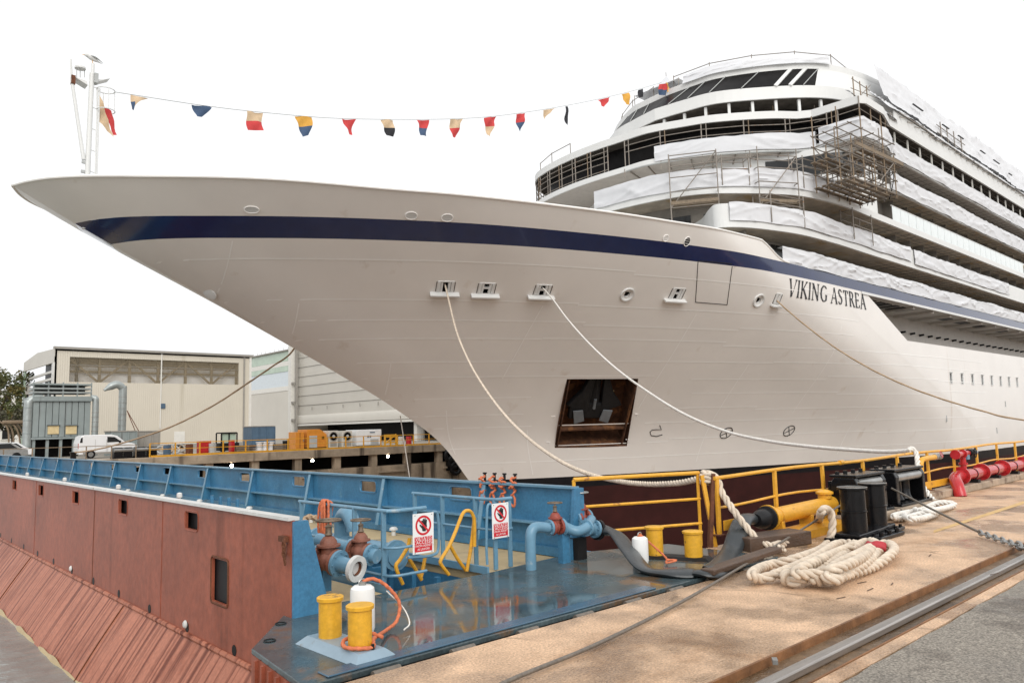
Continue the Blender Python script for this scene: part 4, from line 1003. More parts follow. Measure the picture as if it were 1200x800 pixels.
# flags
def cloth(pts2, m, parent, name='flag', off=0.0, seed=0, hoist=None):
    """flag polygon in the centre plane, given as pixel corners: top-left, top-right, bottom-right, bottom-left, with ripples"""
    rows = []; A_, B_, C_, D_ = [mp_(*q) for q in pts2]
    for i in range(8):
        r = []
        for j in range(6):
            s, t = j/5, i/7; p = A_.lerp(B_, s).lerp(D_.lerp(C_, s), t)
            p = p+Vector((.3, -1, 0))*(.07*math.sin(p.x*5+p.z*4+seed)+.04*math.sin(p.x*9-p.z*6+seed*2)+off); r.append(p)
        rows.append(r)
    return MB().grid(rows).build(name, m, parent, smooth=True)
ens = thing('hanging_flag', mp_(118, 150), 'limp red and cream flag hanging from the mast ladder cage', 'flag')
cloth([(121, 125), (130, 130), (138, 158), (134, 158)], FRED, ens, 'red_field', seed=1)
cloth([(116, 112), (121, 126), (134, 161), (116, 142)], FWHT, ens, 'cream_field', .02, seed=2)
LP = [(135, 108), (240, 124), (320, 133), (400, 139), (500, 140), (560, 138), (610, 132.5), (660, 124.5), (700, 116.5), (740, 107), (775, 97)]
bt = thing('bunting', mp_(135, 108), 'dressing line of coloured signal flags from bow mast to bridge top', 'bunting')
lp = bezier([mp_(*q) for q in LP], 8); MB().tube(lp, .018, n=5).build('line', GREYM, bt)
def ly(u):
    for a, b in zip(LP, LP[1:]):
        if a[0] <= u <= b[0]: return a[1]+(b[1]-a[1])*(u-a[0])/(b[0]-a[0])
    return LP[-1][1]
FL_ = [(152, 23, [(0, 0), (23, 3), (8, 8), (3, 17)], FWHT, 2, FBLU), (225, 24, [(0, 0), (24, 3), (13, 14), (6, 14)], FBLU, 0, None), (288, 20, [(0, 0), (20, 2), (20, 23), (3, 22)], FWHT, 1, FRED),
       (347, 19, [(0, 0), (19, 2), (16, 22), (6, 25)], FYEL, 1, FBLU), (399, 17, [(0, 0), (17, 1), (13, 19), (10, 18)], FRED, 0, None), (447, 15, [(0, 0), (15, 0), (14, 20), (7, 18)], FWHT, 1, FBLK),
       (488, 15, [(0, 0), (14, 0), (12, 19), (4, 18)], FRED, 1, FBLU), (527, 14, [(0, 0), (15, -1), (8, 21), (3, 20)], FWHT, 1, FRED), (568, 14, [(0, 0), (14, -2), (6, 22), (2, 20)], FRED, 1, FWHT),
       (605, 11, [(0, 0), (11, -1), (6, 20), (2, 19)], FRED, 1, FBLU), (637, 12, [(0, 0), (13, -2), (4, 6), (2, 11)], FWHT, 0, None), (662, 4, [(0, 0), (3, -1), (4, 22), (1, 20)], FBLK, 0, None),
       (700, 15, [(0, 0), (15, -3), (8, 8), (5, 7)], FRED, 0, None), (728, 9, [(0, 0), (9, -3), (10, 12), (4, 10)], FYEL, 0, None), (748, 6, [(0, 0), (6, -2), (5, 8), (1, 9)], FBLK, 0, None), (772, 10, [(0, 0), (9, -4), (10, 14), (0, 12)], FRED, 1, FBLU), (780, 5, [(0, -2), (4, -6), (6, 10), (2, 10)], FYEL, 0, None)]
for k, (u, wdt, sh, m1, kind_, m2) in enumerate(FL_):
    c4 = [(u+a, ly(u+sh[0][0])+b+1) for a, b in sh]
    c4[1] = (c4[1][0], ly(u+sh[1][0])+1)
    h = lambda a, b: ((a[0]+b[0])/2, (a[1]+b[1])/2)
    fl = cloth(c4 if kind_ != 1 else [c4[0], c4[1], h(c4[1], c4[2]), h(c4[0], c4[3])], m1, bt, 'flag', seed=k)
    if kind_ == 1: cloth([h(c4[0], c4[3]), h(c4[1], c4[2]), c4[2], c4[3]], m2, fl, 'lower_field', 0, seed=k)
    elif kind_ == 2: cloth([(c4[3][0]-2, c4[3][1]-9), (c4[3][0]+2, c4[3][1]-9), (c4[3][0]+1.5, c4[3][1]+1), c4[3]], m2, fl, 'lower_field', .025, seed=k)
# ------------------------------------------------------------------ floating dock gate
XO, XI, ZT, ZCH = 3.2, 7.0, 0.86, -0.58
GN, GF = 6.45, 61.7
gate = thing('dock_gate', (5.1, GN, -1.5), 'floating steel dock gate with rust red outside and blue bulwark inside', 'dock gate')
def holed(name, x, ys, zs, holes, m, th, label=None):
    """sheet in the plane X = x with rectangular openings"""
    Y = sorted(set(ys+[h[0] for h in holes]+[h[1] for h in holes])); Z = sorted(set(zs+[h[2] for h in holes]+[h[3] for h in holes])); mb = MB(); n = len(Z)
    mb.v = [Vector((x, y, z)) for y in Y for z in Z]
    for i in range(len(Y)-1):
        for j in range(n-1):
            cy, cz = (Y[i]+Y[i+1])/2, (Z[j]+Z[j+1])/2
            if any(h[0] < cy < h[1] and h[2] < cz < h[3] for h in holes): continue
            mb.f.append((i*n+j, (i+1)*n+j, (i+1)*n+j+1, i*n+j+1))
    o = mb.build(name, m, gate, label=label); sdm = o.modifiers.new('thickness', 'SOLIDIFY'); sdm.thickness = th; sdm.offset = 0; return o
def rrect(cy, cz, w_, h_, x, r):
    out = []
    for sy, sz, a0 in ((1, 1, 0), (-1, 1, 90), (-1, -1, 180), (1, -1, 270)):
        for k in range(4):
            a = rad(a0+30*k); out.append(Vector((x, cy+sy*(w_/2-r)+r*math.cos(a), cz+sz*(h_/2-r)+r*math.sin(a))))
    return out
sc_h = []; sy = 8.92
while sy < 58: sc_h.append((sy-.19, sy+.19, .585, .77)); sy += 2.62
holed('outer_plating', XO, [GN, GF], [ZCH, ZT], sc_h+[(7.87, 8.29, -.10, .34)], PRIMER, .03, 'rust red primer plating')
for a, b, c, d in sc_h[:12]:
    p = rrect((a+b)/2, (c+d)/2, b-a+.04, d-c+.04, XO-.015, .06); MB().tube(p+[p[0]], .008, n=5, caps=False).build('scupper_rim', PRIMER, gate, smooth=True)
p = rrect(8.08, .12, .46, .48, XO-.016, .05); MB().tube(p+[p[0]], .012, n=5, caps=False).build('hatch_rim', RUST, gate, smooth=True)
MB().box((XO+.034, 8.15, .12), (.016, .7, .56)).build('hatch_shade', IRON, gate)  # added dark plate, paints the shade inside the hatch opening
for a, b, c, d in sc_h: MB().box((XO+.07, (a+b)/2+.28, (c+d)/2), (.03, .95, .24)).build('scupper_shade', IRON, gate)  # added dark plates behind the scuppers, shade put in by colour
for i in range(16):
    y = 7.68+1.31*i
    f = MB().cyl((XO-.018, y, -.5), (XO-.012, y, -.5), .055, n=14).build('drain_hole', DARK, gate)
    if i in (1, 5): MB().lathe((XO-.05, y+.03, -.47), (1, 0, 0), [(.001, 0), (.03, .004), (.045, .02), (.045, .03), (.001, .031)], 14).build('anode', CAP, gate, smooth=True)
for y in (9.9, 13.0, 17.2, 22.5, 28): MB().box((XO-.017, y, .14), (.006, .012, 1.4)).build('plate_seam', RUST if y == 13.0 else PRIMER, gate)
MB().box((XO+.005, (GN+GF)/2, ZT+.012), (.11, GF-GN, .03)).build('cap_rail', CAP, gate)
MB().tube([(XO-.02, GN, ZCH), (XO-.02, GF, ZCH)], .03, n=8).build('rubbing_bar', PRIMS, gate, smooth=True)
lowp = []
for t in np.linspace(0, 1, 9): lowp.append([(XO-.01-.72*t*1.45*(1-.12*t), y, ZCH-1.45*t) for y in np.linspace(GN, GF, 60)])
MB().grid(lowp).build('lower_plating', PRIMS, gate, smooth=True, label='sloping red plating with rust runs')
for y in (11.3, 17.3):
    MB().tube([(XO-.02-.72*t*1.45*(1-.12*t), y, ZCH-1.45*t) for t in np.linspace(0.02, .7, 6)], .008, n=4).build('plate_seam', RUST, gate)
tide = []
for t in (.575, .64): tide.append([(XO-.024-.72*t*1.45*(1-.12*t), y, ZCH-1.45*t+.02*math.sin(y*3.1)+.015*math.sin(y*7.7)) for y in np.linspace(GN, 40, 200)])
MB().grid(tide).build('tide_band', SAND, gate, label='pale growth at the water edge')
# near end of the outer wall
MB().extr([(XO-.01, GN-.03, ZT-.01), (XO+.13, GN-.03, ZT-.01), (XO+.36, GN-.03, 0.0), (XO-.01, GN-.03, 0.0)], (0, .06, 0)).build('end_plate', BLUE, gate)
MB().extr([(XO+.02, GN, ZCH), (XO+.02, GN, -.02), (4.2, GN, -.02), (4.2, GN, -1.9), (2.3, GN, -1.9)], (0, .05, 0)).build('end_plating', PRIMER, gate)
ch = thing('chain_lug', px(333, 631, XO-.05), 'rusty lug with short chains on the gate corner', 'chain')
MB().box(px(332, 631, XO-.04), (.04, .13, .05)).build('lug', RUST, ch)
for k in range(3):
    for j in range(4+k):
        c = px(331.5+1.2*k, 634+j*5, XO-.04-.01*k); MB().tube([c+Vector((0, .016*math.cos(t)*(1 if j % 2 else .3), .022*math.sin(t))) for t in np.linspace(0, 6.28, 9)], .007, n=4, caps=False).build('chain_link', RUST, ch)
# decks inside
MB().prism([(XO+.06, GN+.2), (4.32, GN+.2), (4.32, GF), (XO+.06, GF)], -.12, -.004).build('outer_walkway', SAND, gate, label='sandy anti-slip walkway')
MB().prism([(5.72, GN+.2), (XI-.03, GN+.2), (XI-.03, GF), (5.72, GF)], -.12, -.004).build('inner_walkway', SAND, gate, label='sandy anti-slip walkway')
MB().box((5.02, (GN+GF)/2, -1.05), (1.5, GF-GN-.3, .06)).build('pit_floor', ANTIF, gate)
for x in (4.30, 5.74): MB().box((x, (GN+GF)/2, -.53), (.03, GF-GN-.3, 1.0)).build('pit_side', BLUE, gate)
for x in (4.36, 5.68): MB().box((x, (GN+GF)/2, .03), (.03, GF-GN-.45, .08)).build('coaming', BLUEL, gate)
for i in range(7): MB().box((5.02, 8.9+3.1*i, -.35), (1.42, .08, .35)).build('pit_beam', BLUE, gate)
MB().box((5.02, GN+.17, -.5), (1.42, .04, .95)).build('pit_end', BLUE, gate)
# inner bulwark
ports = []; y = 8.79
while y < 58: ports.append((y-.25, y+.25, .605, .775)); y += 2.53
holed('inner_bulwark', XI, [6.5, GF], [-.1, ZT], ports, BLUE, .03, 'blue inner bulwark with oval ports')
for a, b, c, d in ports[:16]:
    p = rrect((a+b)/2, (c+d)/2, b-a+.03, d-c+.03, XI-.014, .07); MB().tube(p+[p[0]], .016, n=5, caps=False).build('port_rim', BLUE, gate, smooth=True)
MB().box((XI-.02, (6.5+GF)/2, ZT+.008), (.14, GF-6.5, .026)).build('bulwark_flange', BLUEL, gate)
MB().box((XI-.075, (6.5+GF)/2, .40), (.12, GF-6.5, .02)).build('stringer', BLUEL, gate)
MB().box((XI-.05, (6.5+GF)/2, .06), (.06, GF-6.5, .11)).build('foot_plate', BLUE, gate)
first = None
y = 8.17
while y < 60:
    if first is None: first = MB().extr([(XI-.016, y, .845), (XI-.075, y, .845), (XI-.22, y, .115), (XI-.016, y, .115)], (0, .035, 0)).build('stiffener', BLUE, gate); y0 = y
    else: share(first, gate, (0, y-y0, 0))
    MB().bar((XI-.078, y+.0175, .84), (XI-.223, y+.0175, .115), .075, .012, (1, 0, .2)).build('stiffener_flange', BLUEL, gate)
    y += 2.55
MB().extr([(XI+.1, 6.47, ZT), (XI-.06, 6.47, ZT), (XI-.16, 6.47, 0), (XI+.1, 6.47, 0)], (0, .05, 0)).build('end_plate', BLUE, gate)
MB().box((XI+.36, (6.8+GF)/2, -5.9), (.66, GF-6.8, 11.6)).build('dock_side_plating', PRIMER, gate)
MB().box((XI+.36, (6.8+GF)/2, -.07), (.70, GF-6.8, .06)).build('dock_side_ledge', BLUE, gate)
# bolted pins and vents on the outer walkway
for i in range(4):
    a = px(251+10*i, 597, 3.75); MB().cyl((3.72, a.y, 0), (3.72, a.y, .88), .022, n=8).build('pin', BLUE, gate)
for i, y in enumerate((10.2, 12.9, 15.6, 18.4, 21, 24)):
    MB().lathe((6.75, y, -.004), (0, 0, 1), [(.035, 0), (.035, .08), (.07, .085), (.065, .11), (.04, .13), (.001, .135)], 14).build('mushroom_vent', CAP, gate, smooth=True)
for i, y in enumerate((10.6, 13.4, 17, 20.6, 25)):
    MB().lathe((3.62, y, -.004), (0, 0, 1), [(.02, 0), (.02, .82), (.038, .825), (.035, .875), (.02, .885), (.001, .89)], 12).build('tank_vent', CAP, gate, smooth=True)
# long ballast pipe with goose neck
MB().tube([(5.15, 7.7, .16), (5.15, 45, .16)], .13, n=14).build('ballast_pipe', BLUEL, gate, smooth=True)
for y in (7.72, 9.6, 12.6, 15.6): MB().cyl((5.15, y, .16), (5.15, y+.05, .16), .18, n=16).build('pipe_flange', BLUEL, gate)
gx = Vector((5.15, 9.0, .16)); MB().tube(bezier([gx, gx+V(.18), gx+Vector((-.02, -.05, .36)), gx+Vector((-.05, -.25, .42)), gx+Vector((-.06, -.40, .28)), gx+Vector((-.06, -.42, .22))], 5), .10, n=14).build('goose_neck', BLUEL, gate, smooth=True)
for i in range(5): MB().bar((5.5, 7.4+.5*i, -1.0), (5.5, 7.4+.5*i, -.1), .06, .06, (0, 1, 0)).build('pit_post', BLUE, gate)
for y in (8.0, 8.8):
    MB().bar((5.05, y, -1), (4.85, y-.3, -.3), .05, .05).build('strut', CAP, gate)
MB().lathe((4.9, 8.1, -.42), (-.3, -1, .1), [(.02, 0), (.10, 0), (.12, .02), (.10, .04), (.02, .04)], 14).build('pit_handwheel', VALVER, gate, smooth=True)

# the end deck that bridges gate and quay
PLY = [(3.23, 6.66), (2.54, 5.80), (2.42, 4.76), (2.46, 4.70), (8.55, 4.70), (8.55, 6.30), (7.36, 6.76), (6.87, 6.78), (5.65, 6.66), (4.35, 6.68)]
plate = MB().prism(PLY, -.03, .012).build('end_deck', PLATE, gate, label='wet steel deck plate bridging gate and quay', bevel=.006)
MB().prism([(2.60, 4.73), (6.2, 4.73), (6.2, 4.88), (2.60, 4.88)], .0125, .026).build('edge_bar', BLUED, gate, bevel=.012)
MB().box((5.5, 4.715, -.24), (6.1, .02, .42)).build('hinge_gap_shade', RUBBER, gate)  # added black strip: its colour stands for shade in the hinge gap
for i in range(9):
    x = 2.9+.68*i; MB().cyl((x, 4.655, -.025), (x+.22, 4.655, -.025), .03, n=10).build('hinge_knuckle', WIRE, gate, smooth=True)
MB().extr([(2.54, 5.80, -.03), (2.42, 4.76, -.03), (2.42, 4.76, -.55), (2.54, 5.80, -.55)], (.03, 0, 0)).build('skirt_plate', PRIMER, gate)
for i in range(6):
    y = 4.85+.16*i; MB().box((2.41+.02*i, y, -.29), (.03, .025, .5)).build('skirt_rib', PRIMER, gate)
for u, v in ((329, 730), (316, 750)):
    c = pz(u, v, .016); MB().tube([c+Vector((.045*math.cos(t), .045*math.sin(t), 0)) for t in np.linspace(0, 6.28, 15)], .006, n=4, caps=False).build('lifting_ring', IRON, gate)
MB().cyl(pz(437, 771, .013), pz(437, 771, .013)+V(.10), .012, n=8).build('lock_pin', IRON, gate)

# stanchion pins on the bulwark end with hanks of orange rope
for k, u in enumerate((569, 580.5, 592, 604.5)):
    b_ = px(u, 566, XI-.02); MB().cyl((XI-.03, b_.y, ZT), (XI-.03, b_.y, ZT+.14), .018, n=8).build('pin', IRON, gate); MB().cyl((XI-.03, b_.y, ZT+.13), (XI-.03, b_.y, ZT+.15), .03, n=8).build('pin_head', IRON, gate)
    hk = []; R_ = random.Random(40+k)
    for t in np.linspace(0, 12.5, 26): hk.append(Vector((XI-.07+.035*math.cos(t*1.3), b_.y+.035*math.sin(t)+R_.uniform(-.02, .02), ZT+.10-.018*t+R_.uniform(-.02, .02))))
    hk += [Vector((XI-.09, b_.y+.05, ZT-.22)), Vector((XI-.1, b_.y-.04, ZT-.28)), Vector((XI-.1, b_.y-.06, ZT-.18)), Vector((XI-.09, b_.y, ZT-.12))]
    MB().tube(resample(bezier(hk, 4), .015), .015, n=7, amp=.2, lay=90).build('rope_hank', ROPEO, None, smooth='all', label=('orange rope hank with a loop on the first bulwark pin beside an oval port', 'orange rope hank on the second bulwark pin beside the port', 'orange rope hank on the third bulwark pin', 'orange rope hank on the bulwark pin nearest the manifold')[k], cat='rope', group='orange rope hanks on the bulwark')
# guard rails round the pit
def rail(label, pts, posts, zt=.86, mids=(.45,), m=BLUEL, r=.021, pr_=.026, name='guard_rail', zb=0.0):
    g_ = thing(name, (posts[0][0], posts[0][1], zb), label, 'railing')
    MB().tube([Vector((x, y, zt)) for x, y in pts], r, n=8).build('top_rail', m, g_, smooth=True)
    for z in mids: MB().tube([Vector((x, y, z)) for x, y in pts], r*.75, n=6).build('mid_rail', m, g_, smooth=True)
    for x, y in posts:
        MB().box((x, y, (zt+zb)/2), (pr_*2, pr_*1.1, zt-zb-.01)).build('post', m, g_, bevel=.004)
    return g_
rl1 = rail('blue tube railing beside the rusty valves with a warning sign', [(4.42, 8.75), (4.42, 7.0), (4.44, 6.82), (4.52, 6.75), (4.88, 6.75)], [(4.42, 8.7), (4.42, 8.0), (4.42, 7.45), (4.44, 6.9)], .80, (.42, .14), BLUEL)
rl2 = rail('blue tube railing of the inner walkway with a warning sign', [(5.86, 8.4), (5.86, 6.95), (5.88, 6.74), (6.12, 6.74)], [(5.86, 8.35), (5.86, 7.75), (5.86, 7.1), (5.87, 6.76), (6.10, 6.76)], .80, (.45,), BLUEL)
# yellow ladder stiles
ypl = 6.93
def stile(label, paths):
    t_ = thing('pit_ladder', (py(*paths[0][-1], ypl).x, ypl, -.2), label, 'ladder')
    for k, pth in enumerate(paths): MB().tube(bezier([py(u, v, ypl+.05*k) for u, v in pth], 6), .021, n=8).build('stile', YELL, t_, smooth=True)
    a = paths[0][-1]; base = py(*a, ypl)
    for i in range(3): MB().cyl(base+Vector((0, .05, -.10-.25*i)), base+Vector((.36, .05, -.10-.25*i)), .014, n=6).build('rung', YELL, t_)
    return t_
stile('yellow tube ladder rails into the pit beside the rusty valves', [[(480, 630), (478, 640), (469, 655), (464, 664), (472, 684)], [(478, 652), (486, 665), (494, 679)], [(498.5, 650), (496, 664), (493, 677)]])
stile('yellow hooped ladder rails into the pit beside the inner walkway', [[(556, 640), (556, 612), (553, 601), (548, 598), (542, 602), (534, 622), (526, 640), (517, 655), (517, 661), (526, 673)], [(556, 606), (552, 640), (547, 669)], [(527, 638), (536, 654), (546, 668)]])

# warning signs
def text_mesh(txt, size, a, u, n, c):
    cu = bpy.data.curves.new('lettering', 'FONT'); cu.body = txt; cu.size = size; cu.align_x = 'CENTER'; cu.align_y = 'CENTER'; cu.extrude = .0006; cu.space_character = 1.05; cu.resolution_u = 2
    ob = bpy.data.objects.new('lettering', cu); me = bpy.data.meshes.new_from_object(ob); bpy.data.objects.remove(ob); bpy.data.curves.remove(cu)
    mb = MB(); mb.v = [c+a*v.co.x+u*v.co.y+n*v.co.z for v in me.vertices]; mb.f = [tuple(p.vertices) for p in me.polygons]; bpy.data.meshes.remove(me); return mb
def sign(label, quad, y, group):
    c4 = [py(u, v, y) for u, v in quad]; c = sum(c4, Vector())/4; a = ((c4[1]-c4[0])+(c4[2]-c4[3])).normalized(); a = Vector((a.x, a.y, 0)).normalized(); u = Vector((0, 0, 1)); n = Vector((a.y, -a.x, 0))
    W = ((c4[1]-c4[0]).length+(c4[2]-c4[3]).length)/2; Hh = ((c4[0]-c4[3]).length+(c4[1]-c4[2]).length)/2
    tilt = Matrix.Rotation(random.uniform(-.03, .03), 3, n); a = tilt @ a; u = tilt @ u
    s = thing('warning_sign', c-u*Hh/2, label, 'sign', group)
    P = lambda x, y_, d=0: c+a*x*W+u*y_*Hh+n*d
    MB().extr([P(-.5, -.5), P(.5, -.5), P(.5, .5), P(-.5, .5)], n*.004).build('panel', SIGNW, s, bevel=.002)
    ring = [P(0, .20, .006)+a*W*.38*math.cos(t)+u*W*.38*math.sin(t) for t in np.linspace(0, 6.2832, 33)]
    o_ = MB().grid([ring, [p+(P(0, .20, .006)-p).normalized()*W*.085 for p in ring]]); o_.build('ban_ring', SIGNR, s)
    ct = P(0, .20)
    hand = MB(); hz_ = lambda x, y_: ct+a*x*W+u*y_*W+n*.0055
    hand.extr([hz_(-.05, -.22), hz_(.10, -.24), hz_(.17, -.05), hz_(.15, .06), hz_(-.04, .05), hz_(-.08, -.08)], n*.0008)
    for x0, y0, x1, y1, tw in ((-.03, .03, -.07, .18, .04), (.02, .04, .0, .24, .042), (.07, .05, .08, .25, .042), (.12, .05, .15, .2, .038), (-.06, -.08, -.17, .03, .04)):
        d = Vector((x1-x0, y1-y0, 0)).normalized()*tw; hand.extr([hz_(x0-d.y, y0+d.x), hz_(x0+d.y, y0-d.x), hz_(x1+d.y*.7, y1-d.x*.7), hz_(x1+d.x*.5, y1+d.y*.5), hz_(x1-d.y*.7, y1+d.x*.7)], n*.0008)
    hand.build('hand_symbol', LETTER, s)
    MB().bar(ct+(-a+u).normalized()*W*.31+n*.007, ct+(a-u).normalized()*W*.31+n*.007, W*.075, .0012, n).build('ban_slash', SIGNR, s)
    MB().extr([P(-.42, -.45, .004), P(.42, -.45, .004), P(.42, -.08, .004), P(-.42, -.08, .004)], n*.0015).build('text_field', SIGNR, s)
    for k, tx_ in enumerate(('VIETATO', "L'ACCESSO", 'AI NON ADDETTI', 'AI LAVORI')):
        text_mesh(tx_, W*(.185 if k < 2 else .12), a, u, n, P(0, -.135-.085*k, .0065)).build('lettering', SIGNW, s)
    for x, y_ in ((-.4, .46), (.4, .46), (-.4, -.47), (.4, -.47)): MB().cyl(P(x, y_, .004), P(x, y_, .008), .006, n=6).build('rivet', STEELW, s)
    return s
sign('no entry warning sign with black hand on the railing by the rusty valves', [(483, 603), (508, 599), (508, 646), (484, 650)], 6.70, 'no entry signs on the gate')
sign('no entry warning sign with black hand on the inner walkway railing', [(577, 590), (597, 588), (595, 630), (576, 630)], 6.69, 'no entry signs on the gate')
for pth in ([(507, 599), (513, 604), (514, 640), (507, 650), (478, 653)], [(575, 590), (571, 596), (570, 640), (571, 661)]):
    MB().tube(bezier([py(u, v, 6.74) for u, v in pth], 5), .016, n=7).build('sign_hoop', BLUEL, rl1 if pth[0][0] < 550 else rl2, smooth=True)

# valves
def hand_wheel(par, c, ax, R, m):
    x, y, d = frame_of(ax); c = Vector(c)
    MB().tube([c+(x*math.cos(t)+y*math.sin(t))*R for t in np.linspace(0, 6.2832, 21)], R*.10, n=6, caps=False).build('hand_wheel', m, par, smooth=True)
    for k in range(4):
        t = k*math.pi/2; MB().cyl(c, c+(x*math.cos(t)+y*math.sin(t))*R, R*.07, n=5).build('wheel_spoke', m, par)
def flange(par, c, ax, R, th, m, bolts=8, name='flange'):
    ax = Vector(ax).normalized(); c = Vector(c); f = MB().cyl(c-ax*th/2, c+ax*th/2, R, n=22).build(name, m, par, smooth=True); x, y, d = frame_of(ax)
    for k in range(bolts):
        t = 2*math.pi*k/bolts; p = c+(x*math.cos(t)+y*math.sin(t))*R*.84; MB().cyl(p-ax*th*.95, p+ax*th*.95, R*.07, n=6).build('bolt', m, f)
    return f
def gate_valve(par, c, ax, R, body, wheelm, flm, wheel=True, L=.3):
    c = Vector(c); ax = Vector(ax).normalized(); up = Vector((0, 0, 1))
    MB().lathe(c-ax*L/2, ax, [(R*.75, 0), (R*.8, L*.2), (R*1.02, L*.4), (R*1.02, L*.6), (R*.8, L*.8), (R*.75, L)], 18).build('valve_body', body, par, smooth=True)
    MB().lathe(c+up*R*.5, up, [(R*.75, 0), (R*.75, R*.75), (R*1.15, R*.78), (R*1.15, R*.98), (R*.85, R*1.0), (R*.8, R*1.3), (R*.5, R*1.7), (R*.28, R*1.8)], 16).build('bonnet', body, par, smooth=True)
    MB().lathe(c+up*R*2.3, up, [(R*.3, 0), (R*.42, R*.1), (R*.3, R*.3), (R*.3, R*.8), (R*.4, R*.85), (R*.2, R*1.0), (R*.08, R*1.1), (R*.08, R*1.6)], 10).build('yoke', BRONZE, par, smooth=True)
    if wheel: hand_wheel(par, c+up*R*3.75, up, R*1.15, wheelm)
    for s in (-1, 1): flange(par, c+ax*s*(L/2+.02), ax, R*1.25, .032, body); flange(par, c+ax*s*(L/2+.055), ax, R*1.25, .03, flm)
vv = thing('valve_assembly', (3.95, 6.95, 0), 'pair of rusty red gate valves with open blue flanged pipe end', 'valve')
axv = Vector((.30, -1, -.16)).normalized()
vc = px(385, 656, 3.86)
gate_valve(vv, vc, axv, .105, VALVEB, BRONZE, BLUEL, L=.17)
MB().cyl(vc-axv*.15, vc-axv*.75, .085, n=16).build('pipe', BLUEL, vv, smooth=True); MB().tube(bezier([vc-axv*.7, vc-axv*.95+V(-.03), vc-axv*1.05+V(-.3), vc-axv*1.05+V(-.5)], 5), .085, n=14).build('pipe_elbow', BLUEL, vv, smooth=True)
oe = vc+axv*.15
MB().tube([oe, oe+axv*.22], .078, n=18, caps=False).build('outlet_pipe', BLUEL, vv, smooth=True)
MB().lathe(oe+axv*.20, axv, [(.078, 0), (.128, .0), (.128, .045), (.075, .045), (.070, .0), (.062, -.16)], 24).build('outlet_flange', CAP, vv, smooth=True)
MB().lathe(oe+axv*.06, axv, [(.001, 0), (.066, 0), (.066, .02), (.001, .02)], 18).build('outlet_bore', DARK, vv)
MB().tube([oe+axv*.07, oe+axv*.235], .0635, n=18, caps=False).build('bore_lining', RUST, vv, smooth=True)
vc2 = px(418, 652, 4.02)+Vector((.12, .12, .02))
gate_valve(vv, vc2, axv, .085, VALVEB, BRONZE, BLUEL, wheel=True, L=.16)
MB().cyl(vc2+axv*.14, vc2+axv*.22, .07, n=16).build('blank_end', BLUEL, vv, smooth=True); MB().cyl(vc2-axv*.14, vc2-axv*.6, .07, n=14).build('pipe', BLUEL, vv, smooth=True)
MB().box(vc+Vector((.05, .15, -.22)), (.10, .06, .22)).build('pipe_support', BLUE, vv)
MB().box(vc+Vector((.05, .5, -.22)), (.10, .06, .26)).build('pipe_support', BLUE, vv)
# red valves and blue manifold near the bulwark end
mv = thing('hose_manifold', (6.5, 6.4, 0), 'blue pipe manifold with two red gate valves feeding a grey hose', 'pipe')
yb = 6.42
w0 = py(622, 652, yb); 
MB().tube(bezier([Vector((w0.x, yb, .005)), Vector((w0.x, yb, .30)), Vector((w0.x+.02, yb, .43)), Vector((w0.x+.10, yb, .475)), py(642, 618, yb)], 6), .062, n=14).build('riser_pipe', BLUEL, mv, smooth=True)
v1 = py(651, 617, yb); gate_valve(mv, v1, (1, -.12, 0), .075, VALVER, BRONZE, BLUEL, L=.08)
c1 = py(662, 617, yb-.02); c2 = py(676, 622, yb-.14); c3 = py(688, 617, yb-.14); c4_ = py(693, 608, yb)
MB().tube(bezier([c1, c2, c3, py(690, 613, yb-.06), c4_], 6), .06, n=14).build('loop_pipe', BLUEL, mv, smooth=True)
flange(mv, py(659, 618, yb), (1, -.1, 0), .10, .03, BLUEL); flange(mv, py(687, 618, yb-.12), (1, .2, 0), .10, .03, BLUEL)
v2 = py(681, 607, yb+.12); gate_valve(mv, v2, (1, -.05, .02), .085, VALVER, STEELW, BLUEL, L=.10)
MB().cyl(py(684, 613, yb), py(697, 620, yb-.03), .075, n=16).build('outlet_pipe', BLUEL, mv, smooth=True)
flange(mv, py(697, 619.5, yb-.03), (1, -.1, -.2), .11, .035, BLUEL); flange(mv, py(700.5, 620.5, yb-.03), (1, -.1, -.2), .125, .04, RUBBER, name='coupling')
MB().box(py(661, 640, yb)+Vector((0, 0, -.03)), (.13, .08, .40)).build('support', BLUE, mv); MB().box((6.95, yb+.05, .14), (.16, .16, .26)).build('support', IRON, mv)
# grey lay-flat hose across the deck
hp_ = [py(702, 620.5, 6.37), py(712, 622, 6.28), py(724, 627, 6.10), py(738, 646, 5.72), pz(757, 667, .045), pz(785, 671, .05), pz(812, 671, .05), pz(838, 668, .07), py(856, 648, 5.22), py(864, 626, 5.34), py(872, 609, 5.48), py(884, 608, 5.55)]
hs_ = bezier(hp_, 8); nh = len(hs_); rr_ = []; ff_ = []
for i in range(nh):
    t = i/(nh-1); e = min(1, min(t, 1-t)/.13); rr_.append(.075+.045*e); ff_.append(1-.66*e)
MB().tube(hs_, rr_, n=16, flat=ff_, up=(.12, -.35, 1)).build('lay_flat_hose', HOSE, None, smooth=True, label='flattened dark grey hose sagging from blue manifold to yellow pipe', cat='hose')

